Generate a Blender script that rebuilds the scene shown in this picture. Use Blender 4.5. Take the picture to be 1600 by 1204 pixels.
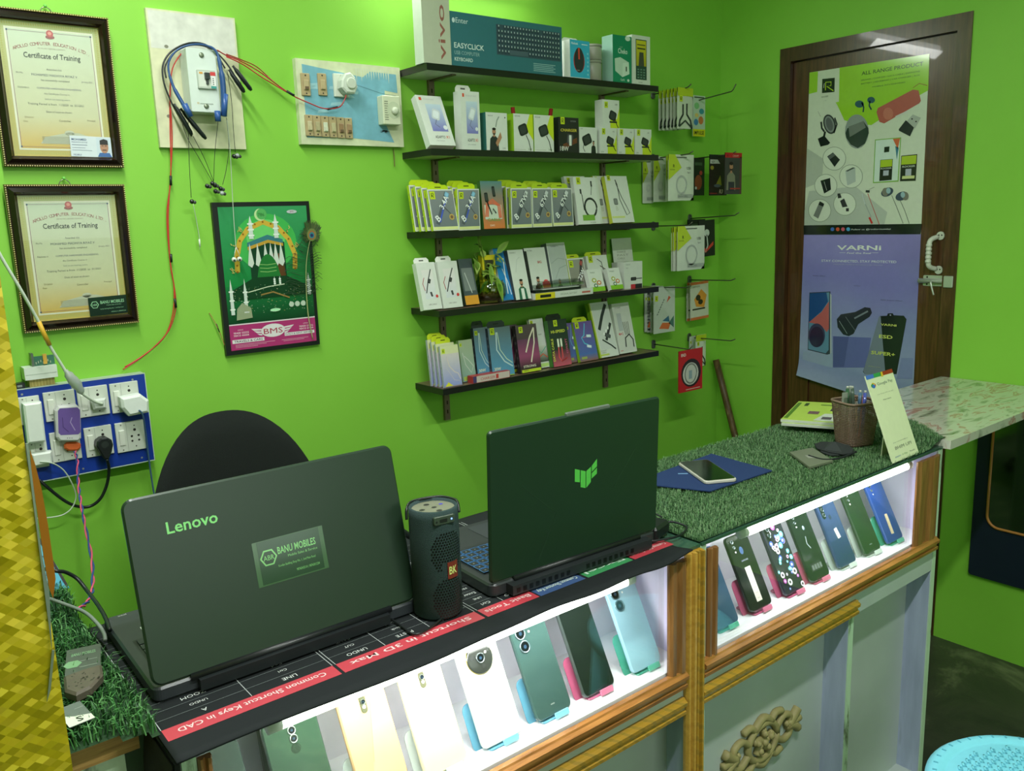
import bpy, math, random
import numpy as np
from mathutils import Matrix, Vector
rnd = random.Random(7)
S = bpy.context.scene
for o in list(bpy.data.objects): bpy.data.objects.remove(o)
COL = S.collection
PI = math.pi
def lin(c, a=1.0):
    r = []
    for v in c[:3]:
        v = v/255.0
        r.append(v/12.92 if v <= 0.04045 else ((v+0.055)/1.055)**2.4)
    return (r[0], r[1], r[2], a)

# ------------------------------------------------------------------ camera
RC = np.array([[0.7703045, -0.62087249, -0.03423109],
               [-0.14418981, -0.12588192, -0.98112963],
               [0.60484732, 0.76070434, -0.19029684]])
FPX = 1331.4739
CP = np.array([-2.9, -2.25, 1.507])
cam = bpy.data.cameras.new('camera'); cam.sensor_width = 36; cam.sensor_fit = 'HORIZONTAL'
cam.lens = FPX/1600*36; cam.clip_start = 0.02
co = bpy.data.objects.new('camera', cam); COL.objects.link(co)
m = Matrix.Identity(4)
for i in range(3):
    m[i][0] = RC[0][i]; m[i][1] = -RC[1][i]; m[i][2] = -RC[2][i]; m[i][3] = CP[i]
co.matrix_world = m
S.camera = co
# ------------------------------------------------------------------ world, light, exposure
S.view_settings.view_transform = 'Standard'; S.view_settings.look = 'None'
S.view_settings.gamma = 1; S.view_settings.use_curve_mapping = False
S.view_settings.exposure = 0.4
w = bpy.data.worlds.new('world'); S.world = w; w.use_nodes = True
w.node_tree.nodes['Background'].inputs[0].default_value = (0.5, 0.6, 0.55, 1)
w.node_tree.nodes['Background'].inputs[1].default_value = 0.25
def area(name, loc, rot, sx, sy, power, col=(1, 1, 1), spread=PI):
    l = bpy.data.lights.new(name, 'AREA'); l.shape = 'RECTANGLE'; l.size = sx; l.size_y = sy
    l.energy = power; l.color = col; l.spread = spread
    o = bpy.data.objects.new(name, l); COL.objects.link(o); o.location = loc; o.rotation_euler = rot
    return o
# the room's tubes: one on the ceiling up to the left, one on the back wall above the shelves
area('ceiling_tube_glow', (-2.5, -0.85, 2.66), (0, 0, 0), 0.08, 1.0, 19, (0.95, 1.0, 0.95))
area('ceiling_tube_glow', (-2.2, -2.2, 2.66), (0, 0, 0), 1.1, 0.08, 31, (0.95, 1.0, 0.95))
area('wall_tube_glow', (-1.32, -0.075, 2.25), (math.radians(-40), 0, 0), 0.6, 0.05, 2.2, (0.97, 1.0, 0.96))
area('front_fill', (-2.2, -4.4, 1.9), (math.radians(75), 0, 0), 2.4, 1.4, 18, (0.93, 1.0, 0.96))  # unseen fill light added inside the closed front wall, no opening behind it
area('showcase_tube_glow', (-1.245, -1.270, 0.884), (math.radians(8), 0, 0), 0.62, 0.012, 1.1, (0.96, 0.97, 1.0))
area('showcase_tube_glow', (-2.215, -1.270, 0.884), (math.radians(8), 0, 0), 0.62, 0.012, 2.0, (1.0, 1.0, 0.97))

# ------------------------------------------------------------------ materials
MATS = {}
def nmat(name):
    m = bpy.data.materials.new(name); m.use_nodes = True
    nt = m.node_tree; b = nt.nodes['Principled BSDF']
    return m, nt, b
def paint(name, rough=0.5, metal=0.0, coat=0.0, var=0.05, scale=60, bump=0.0, spec=0.5, trans=0, alpha=1, emit=0):
    """surface whose colour comes from the print on it (Col attribute), with slight procedural mottling"""
    if name in MATS: return MATS[name]
    m, nt, b = nmat(name)
    at = nt.nodes.new('ShaderNodeAttribute'); at.attribute_name = 'Col'
    nz = nt.nodes.new('ShaderNodeTexNoise'); nz.inputs['Scale'].default_value = scale
    tc = nt.nodes.new('ShaderNodeTexCoord'); nt.links.new(tc.outputs['Object'], nz.inputs['Vector'])
    mr = nt.nodes.new('ShaderNodeMapRange'); mr.inputs[3].default_value = 1-var; mr.inputs[4].default_value = 1+var
    nt.links.new(nz.outputs['Fac'], mr.inputs[0])
    mx = nt.nodes.new('ShaderNodeVectorMath'); mx.operation = 'SCALE'
    nt.links.new(at.outputs['Color'], mx.inputs[0]); nt.links.new(mr.outputs[0], mx.inputs['Scale'])
    nt.links.new(mx.outputs[0], b.inputs['Base Color'])
    b.inputs['Roughness'].default_value = rough; b.inputs['Metallic'].default_value = metal
    b.inputs['Coat Weight'].default_value = coat; b.inputs['Coat Roughness'].default_value = 0.08
    b.inputs['Specular IOR Level'].default_value = spec
    b.inputs['Transmission Weight'].default_value = trans
    b.inputs['Alpha'].default_value = alpha
    if emit:
        nt.links.new(at.outputs['Color'], b.inputs['Emission Color']); b.inputs['Emission Strength'].default_value = emit
    if bump:
        bp = nt.nodes.new('ShaderNodeBump'); bp.inputs['Strength'].default_value = bump; bp.inputs['Distance'].default_value = 0.002
        nt.links.new(nz.outputs['Fac'], bp.inputs['Height']); nt.links.new(bp.outputs[0], b.inputs['Normal'])
    MATS[name] = m; return m
paint('card', 0.45); paint('paper', 0.7); paint('gloss', 0.12, coat=0.3); paint('plastic', 0.35, spec=0.4)
paint('matte', 0.8, bump=0.2, spec=0.25); paint('metal', 0.3, metal=0.9); paint('steel', 0.35, metal=0.6)
paint('cloth', 0.95, bump=0.6, scale=900, spec=0.2, var=0.2); paint('foilpack', 0.22, coat=0.4)
paint('blade', 0.5, var=0.1, spec=0.35); paint('lit', 0.4, emit=4.0); paint('keylit', 0.4, emit=0.5)
paint('lid', 0.34, spec=0.5, var=0.03); paint('phoneback', 0.1, coat=0.5, var=0.02)
paint('acrylic', 0.15, trans=0.35, spec=0.5); paint('feather', 0.6, var=0.2); paint('tubelight', 0.4, emit=7.0)
paint('laminate', 0.3, var=0.08, scale=25); paint('worn', 0.6, var=0.25, scale=35, bump=0.3)
paint('frosted', 0.35, trans=0.5, var=0.02)
def glassmat(name, col, rough, alpha):
    m, nt, b = nmat(name)
    out = nt.nodes['Material Output']
    tr = nt.nodes.new('ShaderNodeBsdfTransparent'); tr.inputs[0].default_value = lin(col)
    gl = nt.nodes.new('ShaderNodeBsdfGlossy'); gl.inputs['Roughness'].default_value = rough
    lw = nt.nodes.new('ShaderNodeLayerWeight'); lw.inputs[0].default_value = 0.25
    fr = nt.nodes.new('ShaderNodeMapRange'); fr.inputs[3].default_value = alpha*.04; fr.inputs[4].default_value = alpha*.6; nt.links.new(lw.outputs['Facing'], fr.inputs[0])
    mx = nt.nodes.new('ShaderNodeMixShader')
    nt.links.new(fr.outputs[0], mx.inputs[0]); nt.links.new(tr.outputs[0], mx.inputs[1]); nt.links.new(gl.outputs[0], mx.inputs[2])
    nt.links.new(mx.outputs[0], out.inputs[0]); MATS[name] = m
glassmat('glass', (250, 253, 250), 0.02, 0.6); glassmat('clearplastic', (225, 232, 228), 0.15, 1.6)
glassmat('bowlglass', (215, 230, 208), 0.04, 1.0)
def node_mat(name, build, rough=0.5, spec=0.5, coat=0, metal=0):
    m, nt, b = nmat(name); tc = nt.nodes.new('ShaderNodeTexCoord')
    b.inputs['Roughness'].default_value = rough; b.inputs['Specular IOR Level'].default_value = spec
    b.inputs['Coat Weight'].default_value = coat; b.inputs['Metallic'].default_value = metal
    build(nt, b, tc); MATS[name] = m
def N(nt, t, **k):
    n = nt.nodes.new(t)
    for a, v in k.items():
        if a.startswith('i_'): n.inputs[int(a[2:])].default_value = v
        else: setattr(n, a, v)
    return n
def ramp(nt, src, stops):
    r = nt.nodes.new('ShaderNodeValToRGB'); e = r.color_ramp.elements
    while len(e) < len(stops): e.new(0.5)
    for i, (p, c) in enumerate(stops): e[i].position = p; e[i].color = lin(c)
    nt.links.new(src, r.inputs[0]); return r
def noise(nt, tc, scale, detail=4, stretch=None, rough=0.5, dist=0):
    n = nt.nodes.new('ShaderNodeTexNoise'); n.inputs['Scale'].default_value = scale
    n.inputs['Detail'].default_value = detail; n.inputs['Roughness'].default_value = rough
    n.inputs['Distortion'].default_value = dist
    if stretch:
        mp = nt.nodes.new('ShaderNodeMapping'); mp.inputs['Scale'].default_value = stretch
        nt.links.new(tc.outputs['Object'], mp.inputs[0]); nt.links.new(mp.outputs[0], n.inputs['Vector'])
    else: nt.links.new(tc.outputs['Object'], n.inputs['Vector'])
    return n
def addbump(nt, b, src, st, d):
    bp = N(nt, 'ShaderNodeBump'); bp.inputs['Strength'].default_value = st; bp.inputs['Distance'].default_value = d
    nt.links.new(src, bp.inputs['Height']); nt.links.new(bp.outputs[0], b.inputs['Normal'])
WALLC = (118, 200, 38)
def b_wall(nt, b, tc):
    n = noise(nt, tc, 2.2, 6); r = ramp(nt, n.outputs['Fac'], [(0.3, (129, 193, 62)), (0.7, (137, 200, 70))])
    nt.links.new(r.outputs[0], b.inputs['Base Color'])
    n2 = noise(nt, tc, 38, 3); addbump(nt, b, n2.outputs['Fac'], 0.12, 0.004)
node_mat('green_paint', b_wall, 0.5, 0.35)
def b_floor(nt, b, tc):
    n = noise(nt, tc, 3.5, 8, rough=0.65, dist=0.6)
    r = ramp(nt, n.outputs['Fac'], [(0.3, (44, 48, 40)), (0.52, (62, 64, 52)), (0.64, (112, 116, 88)), (0.8, (78, 74, 56))])
    nt.links.new(r.outputs[0], b.inputs['Base Color']); addbump(nt, b, n.outputs['Fac'], 0.3, 0.01)
node_mat('stained_floor', b_floor, 0.4)
def b_ceil(nt, b, tc):
    n = noise(nt, tc, 5); r = ramp(nt, n.outputs['Fac'], [(0.3, (205, 215, 200)), (0.7, (220, 226, 214))])
    nt.links.new(r.outputs[0], b.inputs['Base Color'])
node_mat('ceiling_paint', b_ceil, 0.8)
def wood(name, stops, stretch, rough=0.35, coat=0.2, scale=9):
    def f(nt, b, tc):
        n = noise(nt, tc, scale, 6, stretch, 0.6, 0.3); r = ramp(nt, n.outputs['Fac'], stops)
        nt.links.new(r.outputs[0], b.inputs['Base Color']); addbump(nt, b, n.outputs['Fac'], 0.1, 0.002)
    node_mat(name, f, rough, 0.5, coat)
wood('door_wood', [(0.3, (58, 34, 18)), (0.5, (80, 50, 28)), (0.7, (96, 62, 36))], (1, 14, 0.7), 0.28, 0.35)
wood('door_frame_wood', [(0.3, (52, 32, 18)), (0.6, (78, 50, 30)), (0.75, (100, 72, 46))], (8, 8, 0.8), 0.28, 0.35)
wood('trim_wood', [(0.3, (120, 76, 34)), (0.5, (158, 104, 52)), (0.7, (178, 124, 66))], (1.2, 14, 14), 0.3, 0.3)
wood('trim_wood_upright', [(0.3, (112, 74, 38)), (0.5, (136, 92, 50)), (0.7, (158, 110, 62))], (14, 14, 1.0), 0.35, 0.2)
wood('table_wood', [(0.3, (120, 92, 46)), (0.5, (150, 120, 66)), (0.7, (168, 136, 80))], (1.0, 10, 24), 0.5, 0.0)
wood('shelf_laminate', [(0.3, (100, 78, 66)), (0.6, (124, 98, 84)), (0.75, (134, 110, 92))], (3, 22, 3), 0.35, 0.1)
wood('stick_wood', [(0.3, (60, 44, 24)), (0.55, (92, 68, 40)), (0.66, (120, 96, 64)), (0.7, (190, 180, 160))], (4, 4, 1.2), 0.5, 0.1, 14)
def b_gold(nt, b, tc):
    br = N(nt, 'ShaderNodeTexWave'); br.wave_type = 'BANDS'; br.bands_direction = 'DIAGONAL'
    br.inputs['Scale'].default_value = 22; br.inputs['Distortion'].default_value = 2.0; br.inputs['Detail'].default_value = 2
    nt.links.new(tc.outputs['Object'], br.inputs['Vector'])
    r = ramp(nt, br.outputs['Fac'], [(0.3, (176, 132, 42)), (0.6, (182, 138, 50)), (0.9, (156, 122, 46))])
    nt.links.new(r.outputs[0], b.inputs['Base Color']); addbump(nt, b, br.outputs['Fac'], 0.06, 0.0006)
node_mat('gold_moulding', b_gold, 0.35, 0.5, 0.3)
wood('gold_moulding_plain', [(0.3, (176, 130, 50)), (0.7, (204, 158, 70))], (1, 10, 10), 0.3, 0.3)
def b_marble(nt, b, tc):
    n = noise(nt, tc, 9, 3, (1.0, 3.2, 1.0), 0.55, 0.8)
    r = ramp(nt, n.outputs['Fac'], [(0.28, (96, 100, 86)), (0.38, (160, 164, 148)), (0.45, (196, 196, 182)), (0.56, (200, 198, 186)), (0.62, (176, 128, 120)), (0.66, (196, 186, 172)), (0.74, (150, 152, 118))])
    nt.links.new(r.outputs[0], b.inputs['Base Color'])
node_mat('marble_laminate', b_marble, 0.18, 0.5, 0.3)
def b_panel(nt, b, tc):
    n = noise(nt, tc, 4, 5); r = ramp(nt, n.outputs['Fac'], [(0.3, (172, 182, 178)), (0.7, (188, 196, 194))])
    nt.links.new(r.outputs[0], b.inputs['Base Color'])
node_mat('panel_paint', b_panel, 0.45)
def b_rib(nt, b, tc):
    n = noise(nt, tc, 6, 5, (6, 6, 0.8)); r = ramp(nt, n.outputs['Fac'], [(0.3, (158, 166, 196)), (0.6, (176, 184, 214)), (0.75, (150, 158, 180))])
    nt.links.new(r.outputs[0], b.inputs['Base Color'])
node_mat('lavender_paint', b_rib, 0.4)
def b_edge(nt, b, tc):
    n = noise(nt, tc, 18, 6, (1, 1, 0.25), 0.7); r = ramp(nt, n.outputs['Fac'], [(0.34, (88, 96, 74)), (0.44, (186, 212, 182)), (0.7, (204, 226, 202))])
    nt.links.new(r.outputs[0], b.inputs['Base Color'])
node_mat('mint_edge_paint', b_edge, 0.5)
def b_foil(nt, b, tc):
    mp = N(nt, 'ShaderNodeMapping'); mp.inputs['Rotation'].default_value = (0, math.radians(38), 0); mp.inputs['Scale'].default_value = (1, 0.0, 1.5)
    nt.links.new(tc.outputs['Object'], mp.inputs[0])
    ch = N(nt, 'ShaderNodeTexVoronoi'); ch.inputs['Scale'].default_value = 105; ch.distance = 'CHEBYCHEV'; ch.inputs['Randomness'].default_value = 0.12
    nt.links.new(mp.outputs[0], ch.inputs['Vector'])
    sc = N(nt, 'ShaderNodeSeparateColor'); nt.links.new(ch.outputs['Color'], sc.inputs[0])
    r = ramp(nt, sc.outputs[0], [(0.0, (170, 152, 10)), (0.45, (184, 164, 16)), (0.75, (196, 172, 26)), (1.0, (214, 192, 50))])
    nt.links.new(r.outputs[0], b.inputs['Base Color'])
    # every cell of the embossed foil is tilted its own way
    sub = N(nt, 'ShaderNodeVectorMath', operation='SUBTRACT'); sub.inputs[1].default_value = (0.5, 0.5, 0.5)
    nt.links.new(ch.outputs['Color'], sub.inputs[0])
    sca = N(nt, 'ShaderNodeVectorMath', operation='SCALE'); sca.inputs['Scale'].default_value = 0.4
    nt.links.new(sub.outputs[0], sca.inputs[0])
    ge = N(nt, 'ShaderNodeNewGeometry'); ad = N(nt, 'ShaderNodeVectorMath', operation='ADD')
    nt.links.new(ge.outputs['Normal'], ad.inputs[0]); nt.links.new(sca.outputs[0], ad.inputs[1])
    nr = N(nt, 'ShaderNodeVectorMath', operation='NORMALIZE'); nt.links.new(ad.outputs[0], nr.inputs[0])
    nt.links.new(nr.outputs[0], b.inputs['Normal'])
node_mat('gold_foil', b_foil, 0.34, 0.5, 0.2, 0.3)
def b_mirror(nt, b, tc):
    b.inputs['Base Color'].default_value = lin((120, 130, 128))
    n = noise(nt, tc, 5); mr = N(nt, 'ShaderNodeMapRange'); mr.inputs[3].default_value = 0.03; mr.inputs[4].default_value = 0.08
    nt.links.new(n.outputs['Fac'], mr.inputs[0]); nt.links.new(mr.outputs[0], b.inputs['Roughness'])
node_mat('dim_mirror', b_mirror, 0.05, 0.5, 0, 1.0)

# ------------------------------------------------------------------ mesh builder
GLYPH = {}
def glyph(s, bold=0.0):
    bold *= 0.55
    k = (s, bold)
    if k in GLYPH: return GLYPH[k]
    cu = bpy.data.curves.new('txt', 'FONT'); cu.body = s; cu.size = 1; cu.resolution_u = 2; cu.offset = bold
    ob = bpy.data.objects.new('txt', cu); COL.objects.link(ob)
    dg = bpy.context.evaluated_depsgraph_get(); me = bpy.data.meshes.new_from_object(ob.evaluated_get(dg))
    v = [(p.co.x, p.co.y) for p in me.vertices]; f = [tuple(p.vertices) for p in me.polygons]
    # ensure front-facing
    f2 = []
    for q in f:
        a = sum(v[q[i]][0]*v[q[(i+1) % len(q)]][1]-v[q[(i+1) % len(q)]][0]*v[q[i]][1] for i in range(len(q)))
        f2.append(q if a > 0 else q[::-1])
    bpy.data.meshes.remove(me); bpy.data.objects.remove(ob); bpy.data.curves.remove(cu)
    x1 = max([p[0] for p in v] or [1]); x0 = min([p[0] for p in v] or [0])
    GLYPH[k] = (v, f2, x0, x1); return GLYPH[k]
def rrect(w, h, r, cx=0, cy=0, n=5):
    pts = []
    r = min(r, w/2-1e-5, h/2-1e-5)
    for sx, sy, a0 in ((1, -1, -90), (1, 1, 0), (-1, 1, 90), (-1, -1, 180)):
        for i in range(n+1):
            a = math.radians(a0+90*i/n)
            pts.append((cx+sx*(w/2-r)+r*math.cos(a), cy+sy*(h/2-r)+r*math.sin(a)))
    return pts
def circ(r, n=24, cx=0, cy=0, ry=None):
    ry = r if ry is None else ry
    return [(cx+r*math.cos(2*PI*i/n), cy+ry*math.sin(2*PI*i/n)) for i in range(n)]
def inset(pts, d):
    n = len(pts); out = []
    for i in range(n):
        p0 = Vector(pts[i-1]); p = Vector(pts[i]); p1 = Vector(pts[(i+1) % n])
        a = (p-p0); b = (p1-p)
        if a.length < 1e-9: a = b
        if b.length < 1e-9: b = a
        n1 = Vector((-a.y, a.x)).normalized(); n2 = Vector((-b.y, b.x)).normalized()
        k = n1+n2; k = k/max(0.3, k.length_squared/2) if k.length > 1e-6 else n1
        out.append((p.x+k.x*d, p.y+k.y*d))
    return out
def smooth_path(pts, k=6):
    P = [Vector(p) for p in pts]; out = []
    for i in range(len(P)-1):
        p0 = P[max(i-1, 0)]; p1 = P[i]; p2 = P[i+1]; p3 = P[min(i+2, len(P)-1)]
        for j in range(k):
            t = j/k
            out.append(0.5*((2*p1)+(-p0+p2)*t+(2*p0-5*p1+4*p2-p3)*t*t+(-p0+3*p1-3*p2+p3)*t**3))
    out.append(P[-1]); return out
E3 = 0.00025
class MB:
    def __init__(s): s.v = []; s.f = []; s.fm = []; s.fc = []; s.fs = []; s.mats = []; s.M = Matrix.Identity(4); s.lay = 0
    def mi(s, mat):
        if mat not in s.mats: s.mats.append(mat)
        return s.mats.index(mat)
    def mesh(s, vs, fs, col, mat='card', smooth=False, cols=None):
        b = len(s.v); M = s.M
        s.v.extend([tuple(M @ Vector(p)) for p in vs]); k = s.mi(mat)
        flip = M.determinant() < 0
        lc = lin(col) if cols is None else None
        for f in fs:
            g = f[::-1] if flip else f
            s.f.append(tuple(b+i for i in g)); s.fm.append(k); s.fs.append(smooth)
            s.fc.append([lc]*len(g) if cols is None else [lin(cols[i]) for i in g])
        return s
    def box(s, x0, y0, z0, x1, y1, z1, col=(200, 200, 200), mat='card'):
        v = [(x, y, z) for x in (x0, x1) for y in (y0, y1) for z in (z0, z1)]
        return s.mesh(v, [(0, 1, 3, 2), (4, 6, 7, 5), (0, 4, 5, 1), (2, 3, 7, 6), (0, 2, 6, 4), (1, 5, 7, 3)], col, mat)
    def prism(s, pts, z0, z1, ch=0.0, col=(200, 200, 200), mat='card', smooth=False, topcol=None):
        n = len(pts); rings = []
        if ch > 0:
            ins = inset(pts, ch); c = min(ch, abs(z1-z0)/2)
            rings = [(ins, z0), (pts, z0+c), (pts, z1-c), (ins, z1)]
        else: rings = [(pts, z0), (pts, z1)]
        v = [(p[0], p[1], z) for r, z in rings for p in r]; f = []
        for k in range(len(rings)-1):
            for i in range(n):
                j = (i+1) % n; f.append((k*n+i, k*n+j, (k+1)*n+j, (k+1)*n+i))
        s.mesh(v, f, col, mat, smooth)
        a, z = rings[0]; s.mesh([(p[0], p[1], z) for p in a], [tuple(range(n))[::-1]], col, mat)
        a, z = rings[-1]; s.mesh([(p[0], p[1], z) for p in a], [tuple(range(n))], topcol or col, mat)
        return s
    # ---- flat print (local xy plane)
    def rect(s, x0, y0, x1, y1, z, col, mat='card', col2=None, horiz=False):
        v = [(x0, y0, z), (x1, y0, z), (x1, y1, z), (x0, y1, z)]
        if col2 is None: return s.mesh(v, [(0, 1, 2, 3)], col, mat)
        cs = [col, col2, col2, col] if horiz else [col, col, col2, col2]
        return s.mesh(v, [(0, 1, 2, 3)], col, mat, cols=cs)
    def poly(s, pts, z, col, mat='card', cols=None):
        a = sum(pts[i][0]*pts[(i+1) % len(pts)][1]-pts[(i+1) % len(pts)][0]*pts[i][1] for i in range(len(pts)))
        idx = tuple(range(len(pts)))
        return s.mesh([(p[0], p[1], z) for p in pts], [idx if a > 0 else idx[::-1]], col, mat, cols=cols)
    def ell(s, cx, cy, rx, ry, z, col, mat='card', n=20): return s.poly(circ(rx, n, cx, cy, ry), z, col, mat)
    def line(s, pts, w, z, col, mat='card', closed=False):
        P = [Vector((p[0], p[1])) for p in pts]
        if closed: P.append(P[0])
        v = []; f = []
        for i in range(len(P)):
            a = P[max(i-1, 0)]; b = P[min(i+1, len(P)-1)]
            if closed and i in (0, len(P)-1): a = P[-2]; b = P[1]
            d = (b-a); d = d.normalized() if d.length > 1e-9 else Vector((1, 0)); nn = Vector((-d.y, d.x))*w/2
            v += [(P[i].x-nn.x, P[i].y-nn.y, z), (P[i].x+nn.x, P[i].y+nn.y, z)]
        for i in range(len(P)-1): f.append((2*i, 2*i+2, 2*i+3, 2*i+1))
        return s.mesh(v, f, col, mat)
    def text(s, t, x, y, h, z, col, mat='card', align='L', wid=None, shear=0.0, bold=0.0, rot=0.0):
        v, f, x0, x1 = glyph(t, bold)
        k = h/0.72; sx = k
        if wid: sx = wid/(x1-x0)
        W = (x1-x0)*sx; ox = {'L': 0, 'C': -W/2, 'R': -W}[align]
        c, sn = math.cos(rot), math.sin(rot); out = []
        for a, b in v:
            px = (a-x0)*sx+ox+shear*b*k; py = b*k
            out.append((x+c*px-sn*py, y+sn*px+c*py, z))
        return s.mesh(out, f, col, mat)
    def arctext(s, t, cx, cy, r, a0, a1, h, z, col, mat='card'):
        for i, ch in enumerate(t):
            if ch == ' ': continue
            a = a0+(a1-a0)*i/(len(t)-1)
            s.text(ch, cx+r*math.cos(a), cy+r*math.sin(a), h, z, col, mat, 'C', rot=a-PI/2)
        return s
    # ---- solids
    def tube(s, pts, r, col=(20, 20, 20), mat='plastic', n=6, sm=0, cap=True, rs=None):
        P = smooth_path(pts, sm) if sm else [Vector(p) for p in pts]
        t = (P[1]-P[0]).normalized(); u = t.orthogonal().normalized(); v = []; f = []
        for i, p in enumerate(P):
            a = P[max(i-1, 0)]; b = P[min(i+1, len(P)-1)]; t2 = (b-a)
            t2 = t2.normalized() if t2.length > 1e-9 else t
            u = (u-t2*u.dot(t2)); u = u.normalized() if u.length > 1e-6 else t2.orthogonal().normalized()
            w = t2.cross(u); t = t2; rr = r if rs is None else rs[min(len(rs)-1, int(i*len(rs)/len(P)))]
            for j in range(n):
                q = 2*PI*j/n; v.append(tuple(p+u*rr*math.cos(q)+w*rr*math.sin(q)))
        for i in range(len(P)-1):
            for j in range(n):
                k = (j+1) % n; f.append((i*n+j, i*n+k, (i+1)*n+k, (i+1)*n+j))
        if cap: f.append(tuple(range(n))[::-1]); f.append(tuple((len(P)-1)*n+j for j in range(n)))
        return s.mesh(v, f, col, mat, True)
    def lathe(s, prof, n=24, col=(200, 200, 200), mat='plastic', smooth=True, cols=None):
        v = []; f = []; cc = []
        for i, (r, z) in enumerate(prof):
            for j in range(n):
                a = 2*PI*j/n; v.append((r*math.cos(a), r*math.sin(a), z)); cc.append(cols[i] if cols else col)
        for i in range(len(prof)-1):
            for j in range(n):
                k = (j+1) % n; f.append((i*n+j, i*n+k, (i+1)*n+k, (i+1)*n+j))
        if prof[0][0] > 1e-5: f.append(tuple(range(n))[::-1])
        if prof[-1][0] > 1e-5: f.append(tuple((len(prof)-1)*n+j for j in range(n)))
        return s.mesh(v, f, col, mat, smooth, cols=cc if cols else None)
    def ball(s, c, r, col=(20, 20, 20), mat='plastic', n=10, sc=(1, 1, 1)):
        M0 = s.M; s.M = M0 @ Matrix.Translation(c) @ Matrix.Diagonal((sc[0], sc[1], sc[2], 1))
        k = n//2+1
        s.lathe([(max(r*math.sin(PI*i/k), 1e-6), -r*math.cos(PI*i/k)) for i in range(k+1)], n, col, mat); s.M = M0; return s
    def build(s, name, parent=None, W=None, keep=False, sub=None):
        """link as one mesh object; origin at the base of the shape, in the parent's frame (or placed by W)"""
        me = bpy.data.meshes.new(name)
        V = np.array(s.v); c = Vector((0, 0, 0))
        if not keep:
            lo = V.min(0); hi = V.max(0); c = Vector(((lo[0]+hi[0])/2, (lo[1]+hi[1])/2, lo[2])); V = V-np.array(c)
        me.from_pydata(V.tolist(), [], s.f)
        for mn in s.mats: me.materials.append(MATS[mn])
        me.polygons.foreach_set('material_index', s.fm); me.polygons.foreach_set('use_smooth', s.fs)
        at = me.color_attributes.new('Col', 'FLOAT_COLOR', 'CORNER')
        at.data.foreach_set('color', np.array([c4 for fc in s.fc for c4 in fc], dtype=np.float32).ravel())
        me.update()
        o = bpy.data.objects.new(name, me); COL.objects.link(o)
        if sub is not None: o.parent = sub; o.location = c-sub.location
        elif parent is not None: o.parent = parent; o.location = c
        elif W is not None: o.matrix_world = W @ Matrix.Translation(c)
        else: o.location = c
        return o
def frame(o, u, v, n=None):
    u = Vector(u).normalized(); v = Vector(v).normalized(); n = u.cross(v).normalized() if n is None else Vector(n)
    M = Matrix.Identity(4)
    for i in range(3): M[i][0] = u[i]; M[i][1] = v[i]; M[i][2] = n[i]; M[i][3] = o[i]
    return M
def tag(o, label, cat, group=None, kind=None):
    o['label'] = label; o['category'] = cat
    if group: o['group'] = group
    if kind: o['kind'] = kind
    return o
def thing(name, label, cat, W=None, group=None):
    o = bpy.data.objects.new(name, None); COL.objects.link(o); o.empty_display_size = 0.05
    if W is not None: o.matrix_world = W
    return tag(o, label, cat, group)
def T(x, y, z): return Matrix.Translation((x, y, z))
def RZ(a): return Matrix.Rotation(a, 4, 'Z')
def RX(a): return Matrix.Rotation(a, 4, 'X')
def RY(a): return Matrix.Rotation(a, 4, 'Y')
def struct(name, mb, label=None):
    o = mb.build(name); o['kind'] = 'structure'; return o
def at(px, py, X=None, Y=None, Z=None):
    """where the sight line of a photo point meets a plane of the room"""
    d = RC.T @ np.array([(px-800)/FPX, (py-602)/FPX, 1.0])
    i, val = (0, X) if X is not None else (1, Y) if Y is not None else (2, Z)
    return Vector(CP + d*((val-CP[i])/d[i]))
UP = (0, 0, 1)
def wallM(x, y, z): return frame((x, y, z), (1, 0, 0), (0, 0, 1))      # local x right, y up, z out of the back wall
def wx(px, py, Y): p = at(px, py, Y=Y); return (p.x, p.z)

# ------------------------------------------------------------------ setting
XL, YF, ZC = -4.6, -4.8, 2.75
m_ = MB(); m_.box(XL-.1, 0, 0, 0.12, 0.12, ZC, mat='green_paint'); struct('wall_back', m_)
m_ = MB(); m_.box(XL-.1, YF, 0, XL, 0, ZC, mat='green_paint'); struct('wall_left', m_)
m_ = MB(); m_.box(XL-.1, YF-.1, 0, 0.12, YF, ZC, mat='green_paint'); struct('wall_front', m_)
DY0, DY1, DZ = -0.275, -0.965, 2.095     # doorway in the right wall
m_ = MB()
m_.box(0, DY0, 0, 0.12, 0, ZC, mat='green_paint'); m_.box(0, YF, 0, 0.12, DY1, ZC, mat='green_paint')
m_.box(0, DY1, DZ, 0.12, DY0, ZC, mat='green_paint'); struct('wall_right', m_)
m_ = MB(); m_.box(XL-.1, YF-.1, -0.1, 0.2, 0.12, 0, mat='stained_floor'); struct('floor', m_)
m_ = MB(); m_.box(XL-.1, YF-.1, ZC, 0.2, 0.12, ZC+.1, mat='ceiling_paint'); struct('ceiling', m_)
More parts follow.
